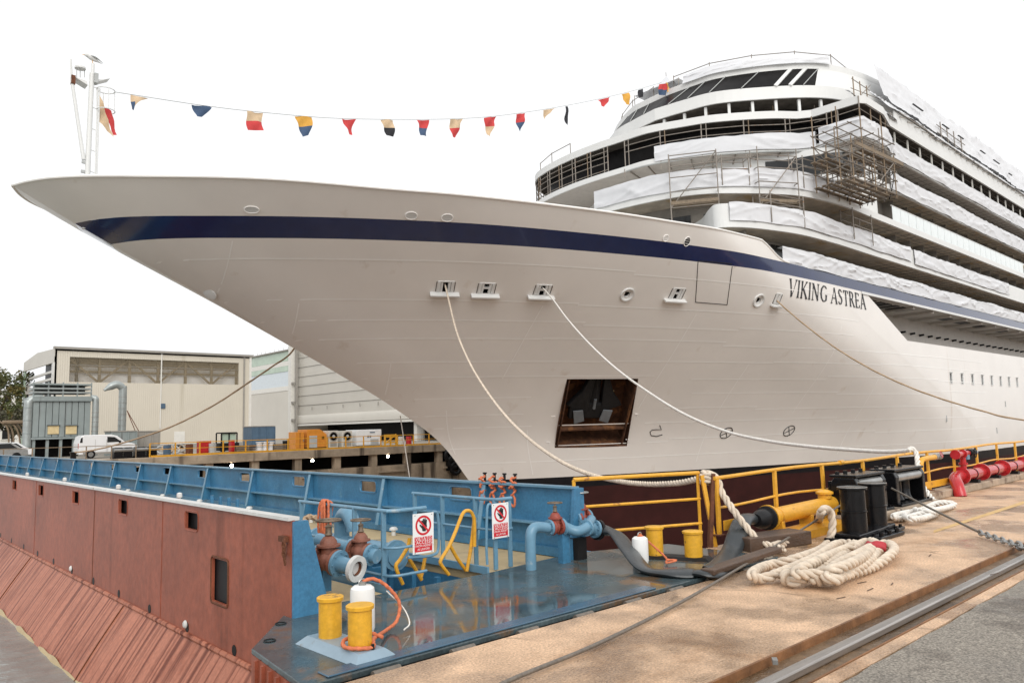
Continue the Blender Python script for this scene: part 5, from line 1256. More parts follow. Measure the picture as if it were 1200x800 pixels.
# bollards on the end deck
def yellow_post(par, x, y, z, r, h):
    MB().lathe((x, y, z), (0, 0, 1), [(r, 0), (r, h-.035), (r*1.16, h-.03), (r*1.18, h-.006), (r*1.1, h), (.001, h+.004)], 28).build('post', YELLD, par, smooth=True)
db = thing('double_bollard', (3.3, 5.55, .012), 'twin yellow mooring bollards on a light blue base by the white float', 'bollard')
b1 = pz(387, 741, .10); b2 = pz(422, 753, .10)
def wedge(par, c0, c1, half, z0, z1, grow, m):
    d = (Vector(c1)-Vector(c0)); d.z = 0; d.normalize(); n = Vector((d.y, -d.x, 0)); e = .16
    top_ = [c0-d*e+n*half, c1+d*e+n*half, c1+d*e-n*half, c0-d*e-n*half]; bot_ = [c0-d*(e+grow)+n*(half+grow), c1+d*(e+grow)+n*(half+grow), c1+d*(e+grow)-n*(half+grow), c0-d*(e+grow)-n*(half+grow)]
    vs = [Vector((p.x, p.y, z0)) for p in bot_]+[Vector((p.x, p.y, z1)) for p in top_]
    return MB().add(vs, [(3, 2, 1, 0), (4, 5, 6, 7)]+[(i, (i+1) % 4, 4+(i+1) % 4, 4+i) for i in range(4)]).build('base', m, par, bevel=.006)
wedge(db, b1, b2, .11, .0125, .075, .07, BASEB)
yellow_post(db, b1.x, b1.y, .075, .088, .30); yellow_post(db, b2.x, b2.y, .075, .088, .30)
db2 = thing('double_bollard', (7.9, 5.7, .012), 'twin yellow mooring bollards below the yellow guard rail', 'bollard')
b3 = pz(768, 651, .03); b4 = pz(813, 653, .03); wedge(db2, b3, b4, .10, .0125, .045, .05, IRON)
yellow_post(db2, b3.x, b3.y, .045, .10, .34); yellow_post(db2, b4.x, b4.y, .045, .105, .30)
# white floats
def fender(label, c, r, h, lidm):
    t_ = thing('float_fender', (c.x, c.y, .0125), label, 'float'); z = .0125
    MB().lathe((c.x, c.y, z), (0, 0, 1), [(r*.9, 0), (r, .03), (r, h-.05), (r*.95, h-.02), (r*.7, h), (.001, h+.004)], 24).build('body', WHITEP, t_, smooth=True)
    MB().lathe((c.x, c.y, z+h), (0, 0, 1), [(r*.30, 0), (r*.30, .03), (.001, .035)], 12).build('neck', lidm, t_, smooth=True)
    MB().tube([Vector((c.x+.035*math.cos(t), c.y, z+h+.02+.03*math.sin(t))) for t in np.linspace(0, 3.15, 9)], .007, n=5).build('eye', STEELW, t_)
    return t_
f1 = fender('white cylindrical float tied with orange rope behind yellow bollards', pz(425, 740, .0125), .100, .37, STEELW)
f2 = fender('white cylindrical float with orange stopper beside the grey hose', pz(751, 659, .0125), .095, .30, ROPEO)
fc = pz(425, 740, .0125); fz = fc.z+.40
orp = bezier([fc+V(.40), fc+Vector((.09, -.02, .41)), fc+Vector((.2, -.05, .34)), fc+Vector((.29, -.1, .2)), fc+Vector((.24, -.14, .07)), fc+Vector((.10, -.2, .03)), Vector((b2.x+.13, b2.y+.02, .10)), Vector((b2.x+.02, b2.y-.13, .09)), Vector((b2.x-.13, b2.y-.03, .10)), Vector((b2.x-.05, b2.y+.13, .11)), Vector((b2.x+.12, b2.y+.10, .13)), Vector((b2.x+.22, b2.y+.03, .09))], 9)
MB().tube(resample(orp, .012), .014, n=9, amp=.2, lay=110).build('tie_rope', ROPEO, None, smooth='all', label='orange rope from white float wound round a yellow bollard', cat='rope')
MB().tube(bezier([fc+Vector((.2, -.05, .3)), fc+Vector((.33, -.1, .15)), fc+Vector((.31, -.22, .05)), fc+Vector((.2, -.3, .03))], 6), .006, n=5).build('thin_line', ROPEW, None, label='thin white cord hanging beside the orange rope', cat='rope')
f2c = pz(751, 659, .0125)
MB().tube(bezier([f2c+V(.33), f2c+Vector((.15, -.05, .2)), f2c+Vector((.22, -.2, .05)), f2c+Vector((.05, -.33, .03)), f2c+Vector((.2, -.36, .04)), f2c+Vector((.12, -.28, .05))], 7), .012, n=6, amp=.2, lay=100).build('tie_rope', ROPEO, None, smooth=True, label='short orange rope trailing from the float beside the hose', cat='rope')
# orange rope bundle on the rail and the frayed rope below it
rb = []
rc = Vector((4.42, 8.05, .80)); rk = random.Random(5)
for k in range(7):
    a = rk.uniform(-.10, .10); rb += [rc+Vector((-.03, a, .03)), rc+Vector((-.05, a+rk.uniform(-.04, .04), -.12-rk.random()*.12)), rc+Vector((-.03, a+rk.uniform(-.05, .05), -.26-rk.random()*.14)), rc+Vector((.03, a+.04, -.10)), rc+Vector((.03, a+.03, .02))]
MB().tube(resample(bezier(rb, 5), .015), .013, n=9, amp=.2, lay=110).build('rope_bundle', ROPEO, None, smooth='all', label='orange rope bundle slung over the blue railing', cat='rope')
fr_ = [px(357, 618, 3.62), px(358, 640, 3.60), px(356, 655, 3.58), px(360, 672, 3.56), px(362, 690, 3.54), pz(356, 704, .05)]
MB().tube(resample(bezier([px(370, 606, 3.7), px(359, 606, 3.66)]+fr_, 6), .012), .024, n=9, amp=.28, lay=60).build('frayed_rope', ROPET, None, smooth=True, label='frayed tan rope hanging down beside the blue end plate', cat='rope')
ort = [rc+Vector((.02, .12, -.1)), rc+Vector((-.1, -.02, -.35)), px(364, 650, 3.62), px(366, 640, 3.7)]
# ------------------------------------------------------------------ quay edge equipment
yr = rail('yellow tube guard rail at the gate corner below the mooring rope', [(7.02, 6.56), (8.72, 5.86)], [(7.02, 6.56), (8.70, 5.87)], .96, (.62, .30), YELL, .026, .022)
X0 = 8.82; xs_ = [X0+1.52*i for i in range(24)]
gr = thing('guard_rail', (X0, 5.62, .15), 'long yellow guard rail along the dock edge on the kerb', 'railing')
MB().tube([(x, 5.66, .90+.012*math.sin(x*1.3)) for x in np.linspace(X0-.05, xs_[-1], 80)], .026, n=8).build('top_rail', YELL, gr, smooth=True)
MB().tube([(x, 5.66, .52+.02*math.sin(x*1.9)) for x in np.linspace(X0, xs_[-1], 80)], .018, n=8).build('mid_rail', YELL, gr, smooth=True)
for i, x in enumerate(xs_):
    MB().box((x, 5.66, .52), (.062, .045, .75), Matrix.Rotation(rad(random.uniform(-1.5, 1.5)), 3, 'Y')).build('post', YELL, gr, bevel=.006)
    MB().box((x, 5.66, .157), (.14, .12, .014)).build('foot', RUST, gr)
MB().box((X0+2.2, 5.62, .27), (4.3, .012, .13)).build('toe_board', YELL, gr); MB().box((17.2, 5.62, .27), (3.0, .012, .13)).build('toe_board', YELL, gr)
MB().bar((X0-.10, 5.75, .0), (X0-.02, 5.70, .95), .07, .05).build('end_stanchion', RUST, gr); MB().bar((X0-.02, 5.72, .0), (X0-.12, 5.80, .93), .05, .05).build('end_stanchion', YELL, gr)
MB().lathe((12.55, 5.66, .9), (1, 0, 0), [(.02, -.06), (.04, -.06), (.04, .06), (.02, .06)], 10).build('rail_joint', YELL, gr, smooth=True)

# yellow pipe section with its stand
yp = thing('yellow_pipe', (11.0, 5.45, 0), 'fat yellow pipe section on a yellow plate joined to the grey hose', 'pipe')
pa, pb = py(899, 606.5, 5.5), py(984, 587.5, 5.5); ax = (pb-pa).normalized()
MB().cyl(pa, pb, .115, n=22).build('pipe_barrel', YELL, yp, smooth=True)
flange(yp, pa+ax*.03, ax, .175, .04, YELL); flange(yp, pb-ax*.03, ax, .15, .04, YELL); MB().cyl(pa+ax*.25, pa+ax*.28, .12, n=22).build('strap', YELL, yp)
MB().lathe(pa-ax*.30, ax, [(.085, 0), (.11, .06), (.13, .12), (.13, .26), (.165, .27), (.165, .30)], 20).build('rubber_coupling', RUBBER, yp, smooth=True)
MB().lathe(pb-ax*.5+V(.10), (0, 0, 1), [(.10, 0), (.10, .06), (.13, .07), (.13, .10), (.06, .13), (.001, .14)], 16).build('bonnet', YELL, yp, smooth=True)
for t in (.12, .5, .86): MB().box(pa.lerp(pb, t)+V(-.17), (.08, .2, .2)).build('saddle', YELL, yp, bevel=.008)
MB().box((pa.lerp(pb, .5)).xy.to_3d()+Vector((.1, -.22, .10)), (1.9, .42, .02)).build('stand_plate', YELL, yp)
MB().box((pa.lerp(pb, .5)).xy.to_3d()+Vector((.1, -.425, .055)), (1.9, .02, .105)).build('stand_front', YELL, yp)
for dx in (-.75, .9): MB().box((pa.lerp(pb, .5)).xy.to_3d()+Vector((dx, -.22, .045)), (.08, .4, .088)).build('stand_foot', RUST, yp)

# twin black bollard
tb_ = thing('twin_bollard', (10.9, 4.62, 0), 'tall twin black drum bollards on a bolted black base', 'bollard')
MB().prism([(10.05, 4.33), (11.75, 4.43), (11.72, 4.93), (10.02, 4.83)], .004, .05).build('base_plate', BLACKP, tb_, bevel=.01)
MB().prism([(10.18, 4.42), (11.6, 4.50), (11.58, 4.85), (10.16, 4.77)], .05, .10).build('base_block', BLACKP, tb_, bevel=.015)
for x, y in ((10.47, 4.60), (11.28, 4.66)):
    MB().lathe((x, y, .10), (0, 0, 1), [(.165, 0), (.162, .26), (.172, .265), (.172, .285), (.162, .29), (.160, .555), (.190, .565), (.190, .585), (.182, .592), (.001, .596)], 30).build('drum', BLACKP, tb_, smooth=True)
    MB().lathe((x, y, .690), (0, 0, 1), [(.183, 0), (.192, .0), (.192, .008), (.183, .010)], 30).build('drum_rim', STEELW, tb_, smooth=True)
for x, y in ((10.15, 4.38), (10.5, 4.37), (11.0, 4.40), (11.4, 4.43), (11.65, 4.46), (11.66, 4.88)): MB().cyl((x, y, .05), (x, y, .085), .025, n=6).build('bolt', BLACKP, tb_)
MB().box((10.82, 4.30, .03), (.8, .12, .05)).build('lug_plate', BLACKP, tb_, bevel=.01)
for x in (10.55, 10.82, 11.08): MB().cyl((x, 4.29, .05), (x, 4.29, .1), .03, n=8).build('lug_bolt', BLACKP, tb_)
# roller fairleads
def roller_fairlead(label, x0, x1, plinth=True):
    t_ = thing('roller_fairlead', ((x0+x1)/2, 5.3, 0), label, 'fairlead', 'black roller fairleads on the dock edge'); w_ = x1-x0; cx_ = (x0+x1)/2
    MB().box((cx_, 5.19, .075), (w_+.5, .46, .148)).build('plinth', CONCK, t_, bevel=.02)
    MB().box((cx_, 5.26, .17), (w_+.1, .52, .045)).build('bed_plate', BLACKP, t_, bevel=.008)
    for x in (x0+.06, x1-.06):
        MB().extr([(x-.06, 5.08, .19), (x-.06, 5.50, .19), (x-.06, 5.50, .62), (x-.06, 5.44, .71), (x-.06, 5.12, .71), (x-.06, 5.08, .62)], (.12, 0, 0)).build('cheek', BLACKP, t_, bevel=.012)
    for x in (x0+w_*.36, x0+w_*.64): MB().lathe((x, 5.28, .19), (0, 0, 1), [(.10, 0), (.13, .03), (.10, .10), (.10, .36), (.14, .42), (.14, .45), (.001, .46)], 18).build('roller', BLACKP, t_, smooth=True)
    MB().cyl((x0+.15, 5.16, .61), (x1-.1, 5.16, .61), .075, n=18).build('top_roller', STEELW, t_, smooth=True)
    MB().box((cx_, 5.30, .735), (w_, .42, .04)).build('head_plate', BLACKP, t_, bevel=.01)
    for k in range(4): MB().cyl((x0+.1+w_*.26*k, 5.42, .755), (x0+.1+w_*.26*k, 5.42, .80), .035, n=8).build('head_nut', BLACKP, t_)
    MB().box((cx_, 5.52, .42), (w_, .03, .46)).build('back_plate', BLACKP, t_)
    for k in range(3): MB().cyl((x0+.05+w_*.45*k, 5.03, .19), (x0+.05+w_*.45*k, 5.03, .22), .02, n=6).build('bed_bolt', BLACKP, t_)
    return t_
roller_fairlead('black roller fairlead behind the twin black bollard', 11.75, 12.85)
roller_fairlead('black roller fairlead beside the white rope hanging over the rail', 13.25, 14.55)

# red fire main
rp = thing('fire_main', (18.0, 5.56, 0), 'glossy red fire main along the kerb with elbow and hydrant valve', 'pipe')
zr = .34
MB().cyl((18.0, 5.56, zr), (60, 5.56, zr), .115, n=20).build('main_pipe', REDP, rp, smooth=True)
MB().tube(bezier([(18.05, 5.56, zr), (17.7, 5.55, zr), (17.35, 5.48, zr-.03), (17.12, 5.38, zr-.12), (17.02, 5.32, zr-.27), (17.0, 5.30, -.01)], 6), .118, n=20).build('elbow', REDP, rp, smooth=True)
for x in (17.98, 19.35, 20.9, 22.6, 24.3, 27, 30, 33): flange(rp, (x, 5.56, zr), (1, 0, 0), .185, .06, REDP)
for x in (18.7, 20.2, 21.7, 23.4, 25.2, 28, 31):
    MB().box((x, 5.56, .155), (.16, .26, .13)).build('saddle', IRON, rp); MB().lathe((x, 5.56, zr), (1, 0, 0), [(.117, -.02), (.124, -.02), (.124, .02), (.117, .02)], 18).build('strap', IRON, rp, smooth=True)
sx_ = py(1129, 545, 5.56).x
MB().cyl((sx_, 5.56, zr), (sx_, 5.56, .82), .06, n=14).build('standpipe', REDP, rp, smooth=True); flange(rp, (sx_, 5.56, .58), (0, 0, 1), .09, .03, REDP)
MB().cyl((sx_-.55, 5.52, .80), (sx_+.25, 5.52, .80), .055, n=12).build('branch', REDP, rp, smooth=True); flange(rp, (sx_-.56, 5.52, .80), (1, 0, 0), .10, .05, REDP); flange(rp, (sx_-.1, 5.52, .80), (1, 0, 0), .09, .04, REDP)
MB().lathe((sx_+.25, 5.52, .80), (1, 0, 0), [(.05, 0), (.085, .02), (.085, .10), (.05, .13), (.05, .2), (.08, .22), (.08, .28), (.001, .28)], 14).build('hydrant_valve', IRON, rp, smooth=True)
hand_wheel(rp, (sx_+.3, 5.40, .80), (0, 1, 0), .10, IRON); MB().lathe((sx_+.62, 5.52, .80), (1, 0, 0), [(.03, 0), (.06, .02), (.06, .1), (.001, .1)], 12).build('hose_cap', STEELW, rp, smooth=True)
MB().cyl((sx_+.5, 5.52, .80), (sx_+.66, 5.52, .80), .03, n=8).build('spindle', IRON, rp)
MB().box((sx_+.12, 5.50, .73), (.16, .04, .12)).build('valve_tag', BLUEL, rp)
# yellow goose pipe
gp = thing('goose_pipe', (15.6, 5.5, .15), 'thin yellow hooked pipe with small grey tap behind the white rope', 'pipe')
MB().tube(bezier([(15.55, 5.5, .12), (15.58, 5.5, .6), (15.62, 5.5, .75), (15.75, 5.5, .80), (16.35, 5.5, .81)], 6), .05, n=12).build('hook', YELL, gp, smooth=True)
MB().lathe((16.35, 5.5, .81), (1, 0, 0), [(.06, 0), (.06, .06), (.035, .07), (.035, .22), (.06, .23), (.06, .3), (.001, .3)], 12).build('tap', STEELW, gp, smooth=True)
hand_wheel(gp, (16.5, 5.42, .86), (0, -1, .3), .06, REDP)
# timbers under the hose and at the plate end
def timber(label, a, b, wd, h, z=.004):
    a = Vector(a); b = Vector(b); MB().bar((a.x, a.y, z+h/2), (b.x, b.y, z+h/2), wd, h).build('timber_baulk', TIMBER, None, label=label, cat='timber', bevel=.012)
timber('dark wet timber baulk under the end of the grey hose', (8.70, 5.30), (9.75, 5.02), .38, .17)
timber('long dark timber along the steel deck edge below the hose', (6.9, 4.60), (8.62, 4.76), .16, .06, .0555)
timber('broken timber plank lying under the yellow pipe stand', (9.6, 5.28), (10.9, 5.12), .14, .07)

# ------------------------------------------------------------------ ropes
def vplane(E1, E2):
    d = Vector((E2.x-E1.x, E2.y-E1.y, 0)); n = Vector((-d.y, d.x, 0))
    def f(u, v):
        r = Vector(ray(u, v)); o = Vector(CP); t = (E1-o).dot(n)/r.dot(n); return o+r*t
    return f
def twisted(name, label, pts, r, m, step=.02, pitch=6.0, strands=3, group=None):
    """rope laid from separate strands that wind round each other"""
    P = resample(pts, step); root = thing(name, P[-1], label, 'rope', group); x = None; fr = []; ds = 0
    for i, p in enumerate(P):
        t = (P[min(i+1, len(P)-1)]-P[max(i-1, 0)]).normalized()
        if x is None: x = frame_of(t)[0]
        x = (x-t*x.dot(t)).normalized(); y = t.cross(x); ds += (p-P[i-1]).length if i else 0; fr.append((p, x.copy(), y, ds))
    for k in range(strands):
        q = [p+(x*math.cos(2*math.pi*(k/strands+d/(pitch*r)))+y*math.sin(2*math.pi*(k/strands+d/(pitch*r))))*r*.54 for p, x, y, d in fr]
        MB().tube(q, r*.50, n=8).build('strand', m, root, smooth='all')
    return root
def big_rope(label, pts, r, m, step=.05, amp=.16, lay=None, n=9, strands=3):
    return MB().tube(resample(pts, step), r, n=n, amp=amp, lay=lay or 2.2/r*.9, strands=strands).build('mooring_rope', m, None, smooth='all', label=label, cat='rope', group='mooring ropes of the ship')
E1 = fl_data[0][0]-fl_data[0][3]*.35; E2 = Vector((8.80, 5.80, .87)); f = vplane(E1, E2)
pts = [E1]+[f(*q) for q in ((526, 352), (535, 388), (548, 420), (565, 450), (590, 484), (620, 514), (655, 539), (690, 555), (725, 563.5), (760, 567), (795, 565.5), (818, 561))]+[E2]
rp_pts = bezier(pts, 10)
rad_ = .043
twisted('mooring_rope', 'beige mooring rope from the foremost hull opening to the yellow rail corner', rp_pts, rad_, ROPEB, .03, 7, 3, 'mooring ropes of the ship')
kn = [E2+Vector((.062*math.cos(t), .062*math.sin(t), -.04+.0085*t)) for t in np.linspace(0, 14, 60)]
tail = [E2+Vector((.05, -.06, .07)), E2+Vector((.09, -.12, -.02)), py(846, 577, 5.62), py(862, 601, 5.40), py(876, 619, 5.27), py(890, 634, 5.12), pz(905, 640, .06), pz(918, 643, .07)]
twisted('mooring_rope', 'thick beige rope end knotted on the yellow post and hanging to the timber', kn+bezier(tail, 8), .047, ROPEB, .02, 7, 3, 'mooring ropes of the ship')
E1 = fl_data[2][0]-fl_data[2][3]*.35; E2 = Vector((15.62, 5.68, .97)); f = vplane(E1, E2)
pts = [E1]+[f(*q) for q in ((648, 351), (665, 374), (690, 402), (720, 430), (755, 456), (800, 484), (850, 505), (900, 516.5), (950, 523), (1000, 527), (1040, 529))]+[E2]
big_rope('white mooring rope from the middle hull opening to the yellow rail', bezier(pts, 10), .040, ROPEW, .05, .12)
wt = [E2+Vector((-.02, .03, -.01)), E2+Vector((.05, -.02, .03)), E2+Vector((.03, -.10, -.10)), py(1078, 562, 5.4), py(1088, 579, 5.2), pz(1096, 590, .08)]
wc = [(1096, 590), (1080, 594), (1072, 597), (1085, 599), (1112, 594), (1118, 590), (1100, 589), (1078, 597), (1055, 602), (1047, 605), (1056, 607.5), (1078, 602), (1092, 600), (1096, 602), (1080, 607), (1066, 607.5), (1060, 603), (1076, 598), (1095, 595)]
twisted('mooring_rope', 'white rope hanging over the yellow rail to a loose pile on the quay', bezier(wt+[pz(u, v, .05+.03*(i % 3)) for i, (u, v) in enumerate(wc[1:])], 8), .048, ROPEW, .022, 7, 3, 'mooring ropes of the ship')
E1 = fl_data[4][0]-fl_data[4][3]*.3; E2 = Vector((41.5, 4.9, .5)); f = vplane(E1, E2)
pts = [E1]+[f(*q) for q in ((920, 361), (945, 382), (980, 408), (1020, 432), (1060, 451), (1100, 466), (1150, 481), (1200, 492))]+[E2]
big_rope('tan mooring rope from the opening beside the ship name going aft', bezier(pts, 8), .042, ROPET, .12, .1, n=7)
mb_ = thing('quay_bollard', (41.5, 4.9, 0), 'black mooring bollard far along the quay holding the tan rope', 'bollard')
MB().lathe((41.5, 4.9, 0), (0, 0, 1), [(.45, 0), (.45, .05), (.22, .08), (.2, .5), (.3, .62), (.26, .7), (.001, .72)], 20).build('head', BLACKP, mb_, smooth=True)
P1 = fl_data[0][0]; E1 = Vector((P1.x, 2*YC-P1.y, P1.z)); E2 = py(86, 530, 63.3); f = vplane(E1, E2)
pts = [E1]+[f(*q) for q in ((343, 411), (318, 430), (290, 449), (250, 475), (200, 500), (150, 517), (110, 527))]+[E2]
big_rope('tan mooring rope from the far bow to the opposite quay', bezier(pts, 8), .055, ROPET, .2, .1, n=7)
fb = thing('quay_bollard', (E2.x, E2.y, 0), 'small black bollard on the opposite quay holding the bow rope', 'bollard')
MB().lathe((E2.x, E2.y, 0), (0, 0, 1), [(.35, 0), (.35, .05), (.2, .08), (.2, .5), (.28, .6), (.001, .64)], 14).build('head', BLACKP, fb, smooth=True)
MB().tube([py(469, 487, 36.5), py(474, 520, 36.8), py(481, 566, 37.2), py(486, 600, 37.3)], .03, n=6).build('hanging_line', ROPEW, None, label='thin pale line hanging from the bow overhang', cat='rope')
# heavy rope flaked down on the quay
fl = [(905, 640), (940, 628), (958, 612), (962, 600), (968, 596), (974, 602), (975, 622), (966, 640), (940, 652), (905, 661), (886, 667), (882, 673), (892, 677), (915, 672), (955, 652), (985, 637), (998, 637), (1000, 645), (970, 660), (928, 668), (915, 673), (922, 680), (945, 676), (985, 655), (1012, 636), (1026, 635), (1027, 645), (1000, 662), (962, 670), (950, 675), (960, 680), (985, 675), (1018, 655), (1036, 638), (1045, 638), (1044, 648), (1020, 664), (992, 674), (975, 679), (968, 672), (985, 660), (1005, 648), (1018, 640), (1010, 650), (985, 664), (955, 672), (935, 670), (950, 660), (980, 646), (1000, 640)]
zz = []
for i, (u, v) in enumerate(fl):
    if i < 3: h = .06
    elif i < 8: h = (.16, .42, .50, .34, .12)[i-3]
    else: h = .06+.03*((i*7) % 3)+(.09 if i > 38 else 0)
    zz.append(h)
pts = []
for (u, v), h in zip(fl, zz):
    if .12 <= h and h > .1 and fl.index((u, v)) in range(3, 8): p = py(u, v, 4.75); 
    else: p = pz(u, v, h)
    pts.append(p)
jr = random.Random(11); pts = [p+Vector((jr.uniform(-.05, .05), jr.uniform(-.05, .05), 0)) if i > 8 else p for i, p in enumerate(pts)]
rope_pts = bezier(pts, 9)
twisted('rope_pile', 'thick beige braided rope flaked in a pile on the wet quay', rope_pts, .052, ROPEB, .018, 6.5, 3)
pm = [pz(1018, 640, .15), pz(1026, 640, .17), pz(1034, 640, .16)]
MB().tube(bezier(pm, 12), .058, n=24, amp=.12, lay=40, strands=4).build('rope_whipping', ROPER, None, smooth=True, label='red whipping on the rope pile', cat='rope')
# wire cables
MB().tube(bezier([pz(500, 850, .03), pz(590, 800, .03), pz(700, 754, .03), pz(800, 704, .035), pz(870, 663, .06), py(925, 629, 4.95), py(986, 591, 5.18)], 14), .015, n=10).build('wire_cable', WIRE, None, smooth=True, label='taut rusty wire cable across the quay past the rope pile', cat='cable')
ca = py(1045, 572, 5.08); cb = pz(1149, 624, .06)
MB().tube([ca, ca.lerp(cb, .5)+V(-.01), cb], .017, n=8).build('wire_cable', WIRE, None, smooth=True, label='thin wire cable from the roller fairlead to a shackle chain', cat='cable')
sc_ = thing('shackle_chain', cb, 'heavy galvanised shackle chain at the end of a wire on the quay', 'chain')
ce = pz(1215, 646, .04); nlk = 15
for i in range(nlk):
    c = cb.lerp(ce, i/(nlk-1)); d = (ce-cb).normalized(); sv = Vector((d.y, -d.x, 0)) if i % 2 else Vector((0, 0, 1)); rL = .055 if i > 9 else .042
    MB().tube([c+d*rL*1.25*math.cos(t)+sv*rL*.8*math.sin(t) for t in np.linspace(0, 6.2832, 13)], .014 if i < 10 else .018, n=6, caps=False).build('chain_link', STEELW, sc_, smooth=True)
# scraps of debris
for k, (u, v) in enumerate(((1020, 690), (1045, 684), (985, 700), (1100, 690), (1165, 672), (1090, 650), (1010, 682))):
    p = pz(u, v, .006); a = random.uniform(-.3, .3); MB().bar(p-Vector((.10*math.cos(a), .1*math.sin(a), 0))*random.uniform(.3, .8), p+Vector((.07*math.cos(a), .07*math.sin(a), 0)), .008, .005).build('wood_splinter', TIMBER, None, label='dark wood splinter lying on the wet quay', cat='splinter', group='wood splinters on the quay')
# ------------------------------------------------------------------ opposite yard
def gnd(p): return Vector((p.x, p.y, 0))
# long cream shed, parallel to the dock
SY = 100.0
s_l, s_r = py(65, 408, SY), py(294.5, 418, SY); ZS = s_l.z
shed = thing('workshop_shed', ((s_l.x+s_r.x)/2, SY, 0), 'long cream metal clad workshop with a translucent window band', 'building')
wl, wr_ = py(82, 420, SY).x, py(280, 424, SY).x; wz1, wz0 = py(180, 421.5, SY).z, py(180, 449, SY).z
D_ = 30.0
gb_ = [px(28, 425, s_l.x)]; yg = gb_[0].y
for a, b, c, d in ((s_l.x, s_r.x, 0, wz0), (s_l.x, s_r.x, wz1, ZS), (s_l.x, wl, wz0, wz1), (wr_, s_r.x, wz0, wz1)):
    MB().box(((a+b)/2, SY+.15, (c+d)/2), (b-a, .3, d-c)).build('wall', CLAD, shed)
MB().box(((s_l.x+s_r.x)/2, SY-.05, ZS+.08), (s_r.x-s_l.x+.4, .5, .28)).build('roof_edge', TRIM, shed)
yr_, zr_ = SY+(yg-SY)*.55, ZS+.35
MB().extr([(s_l.x+.1, SY, ZS+.05), (s_l.x+.1, yr_, zr_), (s_l.x+.1, yg, gb_[0].z), (s_l.x+.1, yg, gb_[0].z-.3), (s_l.x+.1, yr_, zr_-.3), (s_l.x+.1, SY, ZS-.25)], (s_r.x-s_l.x-.2, 0, 0)).build('roof', TRIML, shed)
# gable with its open upper part
gz = gb_[0].z
MB().extr([(s_l.x, SY, ZS), (s_l.x, yr_, zr_), (s_l.x, yg, gz), (s_l.x, yg, gz-1.2), (s_l.x, SY, ZS-1.6)], (.2, 0, 0)).build('gable', CLADY, shed)
MB().box((s_l.x+.1, SY+.6, (ZS-1.6)/2), (.22, 1.2, ZS-1.6)).build('corner_post', TRIML, shed)
MB().box((s_l.x+.1, yg-.3, (gz-1.2)/2), (.22, .6, gz-1.2)).build('corner_post', GREENB, shed)
MB().box((s_l.x+2.5, (SY+yg)/2, (gz-1)/2), (.1, yg-SY-1, gz+1.6)).build('inner_wall', DARK, shed)
for k in range(3):
    MB().bar((s_l.x+.6, SY+.5, ZS-2.4-.9*k), (s_l.x+.6, yg-.6, gz-2.2-.8*k), .25, .28).build('roof_truss', TRIML, shed)
MB().box((s_r.x-1.0, SY-.06, ZS/2), (.18, .14, ZS)).build('downpipe', TRIM, shed); MB().box((s_r.x-.15, SY-.06, ZS/2), (.3, .16, ZS)).build('corner_trim', TRIML, shed)
xm = py(189, 430, SY).x; MB().box((xm, SY-.06, ZS*.60), (.13, .12, ZS*.78)).build('downpipe', TRIML, shed)
# translucent band: trusses seen through corrugated sheet
wn = MB().box(((wl+wr_)/2, SY+1.7, (wz0+wz1)/2), (wr_-wl+3, .1, wz1-wz0+1)).build('inside_wall', CARW, shed)
MB().box(((wl+wr_)/2, SY+1.3, wz1-.35), (wr_-wl, .3, .7)).build('inside_gantry', TRUSS, shed)
MB().box(((wl+wr_)/2, SY+1.4, (wz0+wz1)/2-.1), (wr_-wl, .3, .22)).build('truss_chord', TRUSS, shed)
MB().box(((wl+wr_)/2, SY+1.0, (wz0+wz1)/2+.5), (wr_-wl, .12, .16)).build('truss_chord', TRUSS, shed)
nb = 6
for i in range(nb+1):
    x = wl+(wr_-wl)*i/nb
    MB().box((x, SY+.8, (wz0+wz1)/2), (.32, .2, wz1-wz0)).build('truss_post', TRUSS, shed)
    if i < nb:
        x2 = wl+(wr_-wl)*(i+1)/nb; a, b = ((x, wz1), (x2, wz0)) if i % 2 == 0 else ((x, wz0), (x2, wz1))
        MB().bar((a[0], SY+.9, a[1]), (b[0], SY+.9, b[1]), .2, .24).build('truss_diagonal', TRUSS, shed)
npn = 20
for i in range(npn):
    x = wl+(wr_-wl)*(i+.5)/npn; MB().box((x, SY+.12, (wz0+wz1)/2), ((wr_-wl)/npn-.02, .03, wz1-wz0)).build('translucent_panel', POLY, shed)
for k in range(2): MB().box(((wl+wr_)/2, SY+.05, wz0+(wz1-wz0)*(k+1)/3), (wr_-wl, .04, .035)).build('glazing_bar', TRIM, shed)
dr = py(210, 518, SY); MB().box((dr.x, SY-.04, 1.05), (1.3, .08, 2.1)).build('door', TRIML, shed)
MB().box(py(191, 475.5, SY-.08), (.55, .1, .6)).build('wall_box', NAVYC, shed)
MB().box(((s_l.x+s_r.x)/2, SY-.03, .25), (s_r.x-s_l.x, .1, .5)).build('plinth', TRIM, shed)
# dock hall: big white slatted door facing the sea, seen under the bow
HX = 60.0
y_far, y_near = px(347, 480, HX).y, 70.0
hall = thing('dock_hall', (HX, (y_far+y_near)/2, 0), 'huge pale dock hall with ribbed lifting door behind the bow', 'building')
za = px(350, 480, HX).z; zb_ = px(350, 494, HX).z
nst = 9
for k in range(nst):
    z0 = 4.4+k*1.62; MB().box((HX+.2, (y_far+y_near)/2, z0+.80), (.35+.02*(k % 2), y_far-y_near, 1.57)).build('door_strip', CLADY, hall)
    MB().box((HX-.0, (y_far+y_near)/2, z0+1.6), (.12, y_far-y_near, .05)).build('door_joint', TRIM, hall)
rows = [[(HX+.0-.5*math.sin(t), y, 4.4-1.5*(1-math.cos(t))) for y in (y_near, y_far)] for t in np.linspace(0, 1.5, 7)]
MB().grid(rows).build('door_skirt', CLADY, hall, smooth=True)
MB().box((HX-.3, (y_far+y_near)/2, 2.75), (.5, y_far-y_near, .3)).build('door_sill', TRIML, hall)
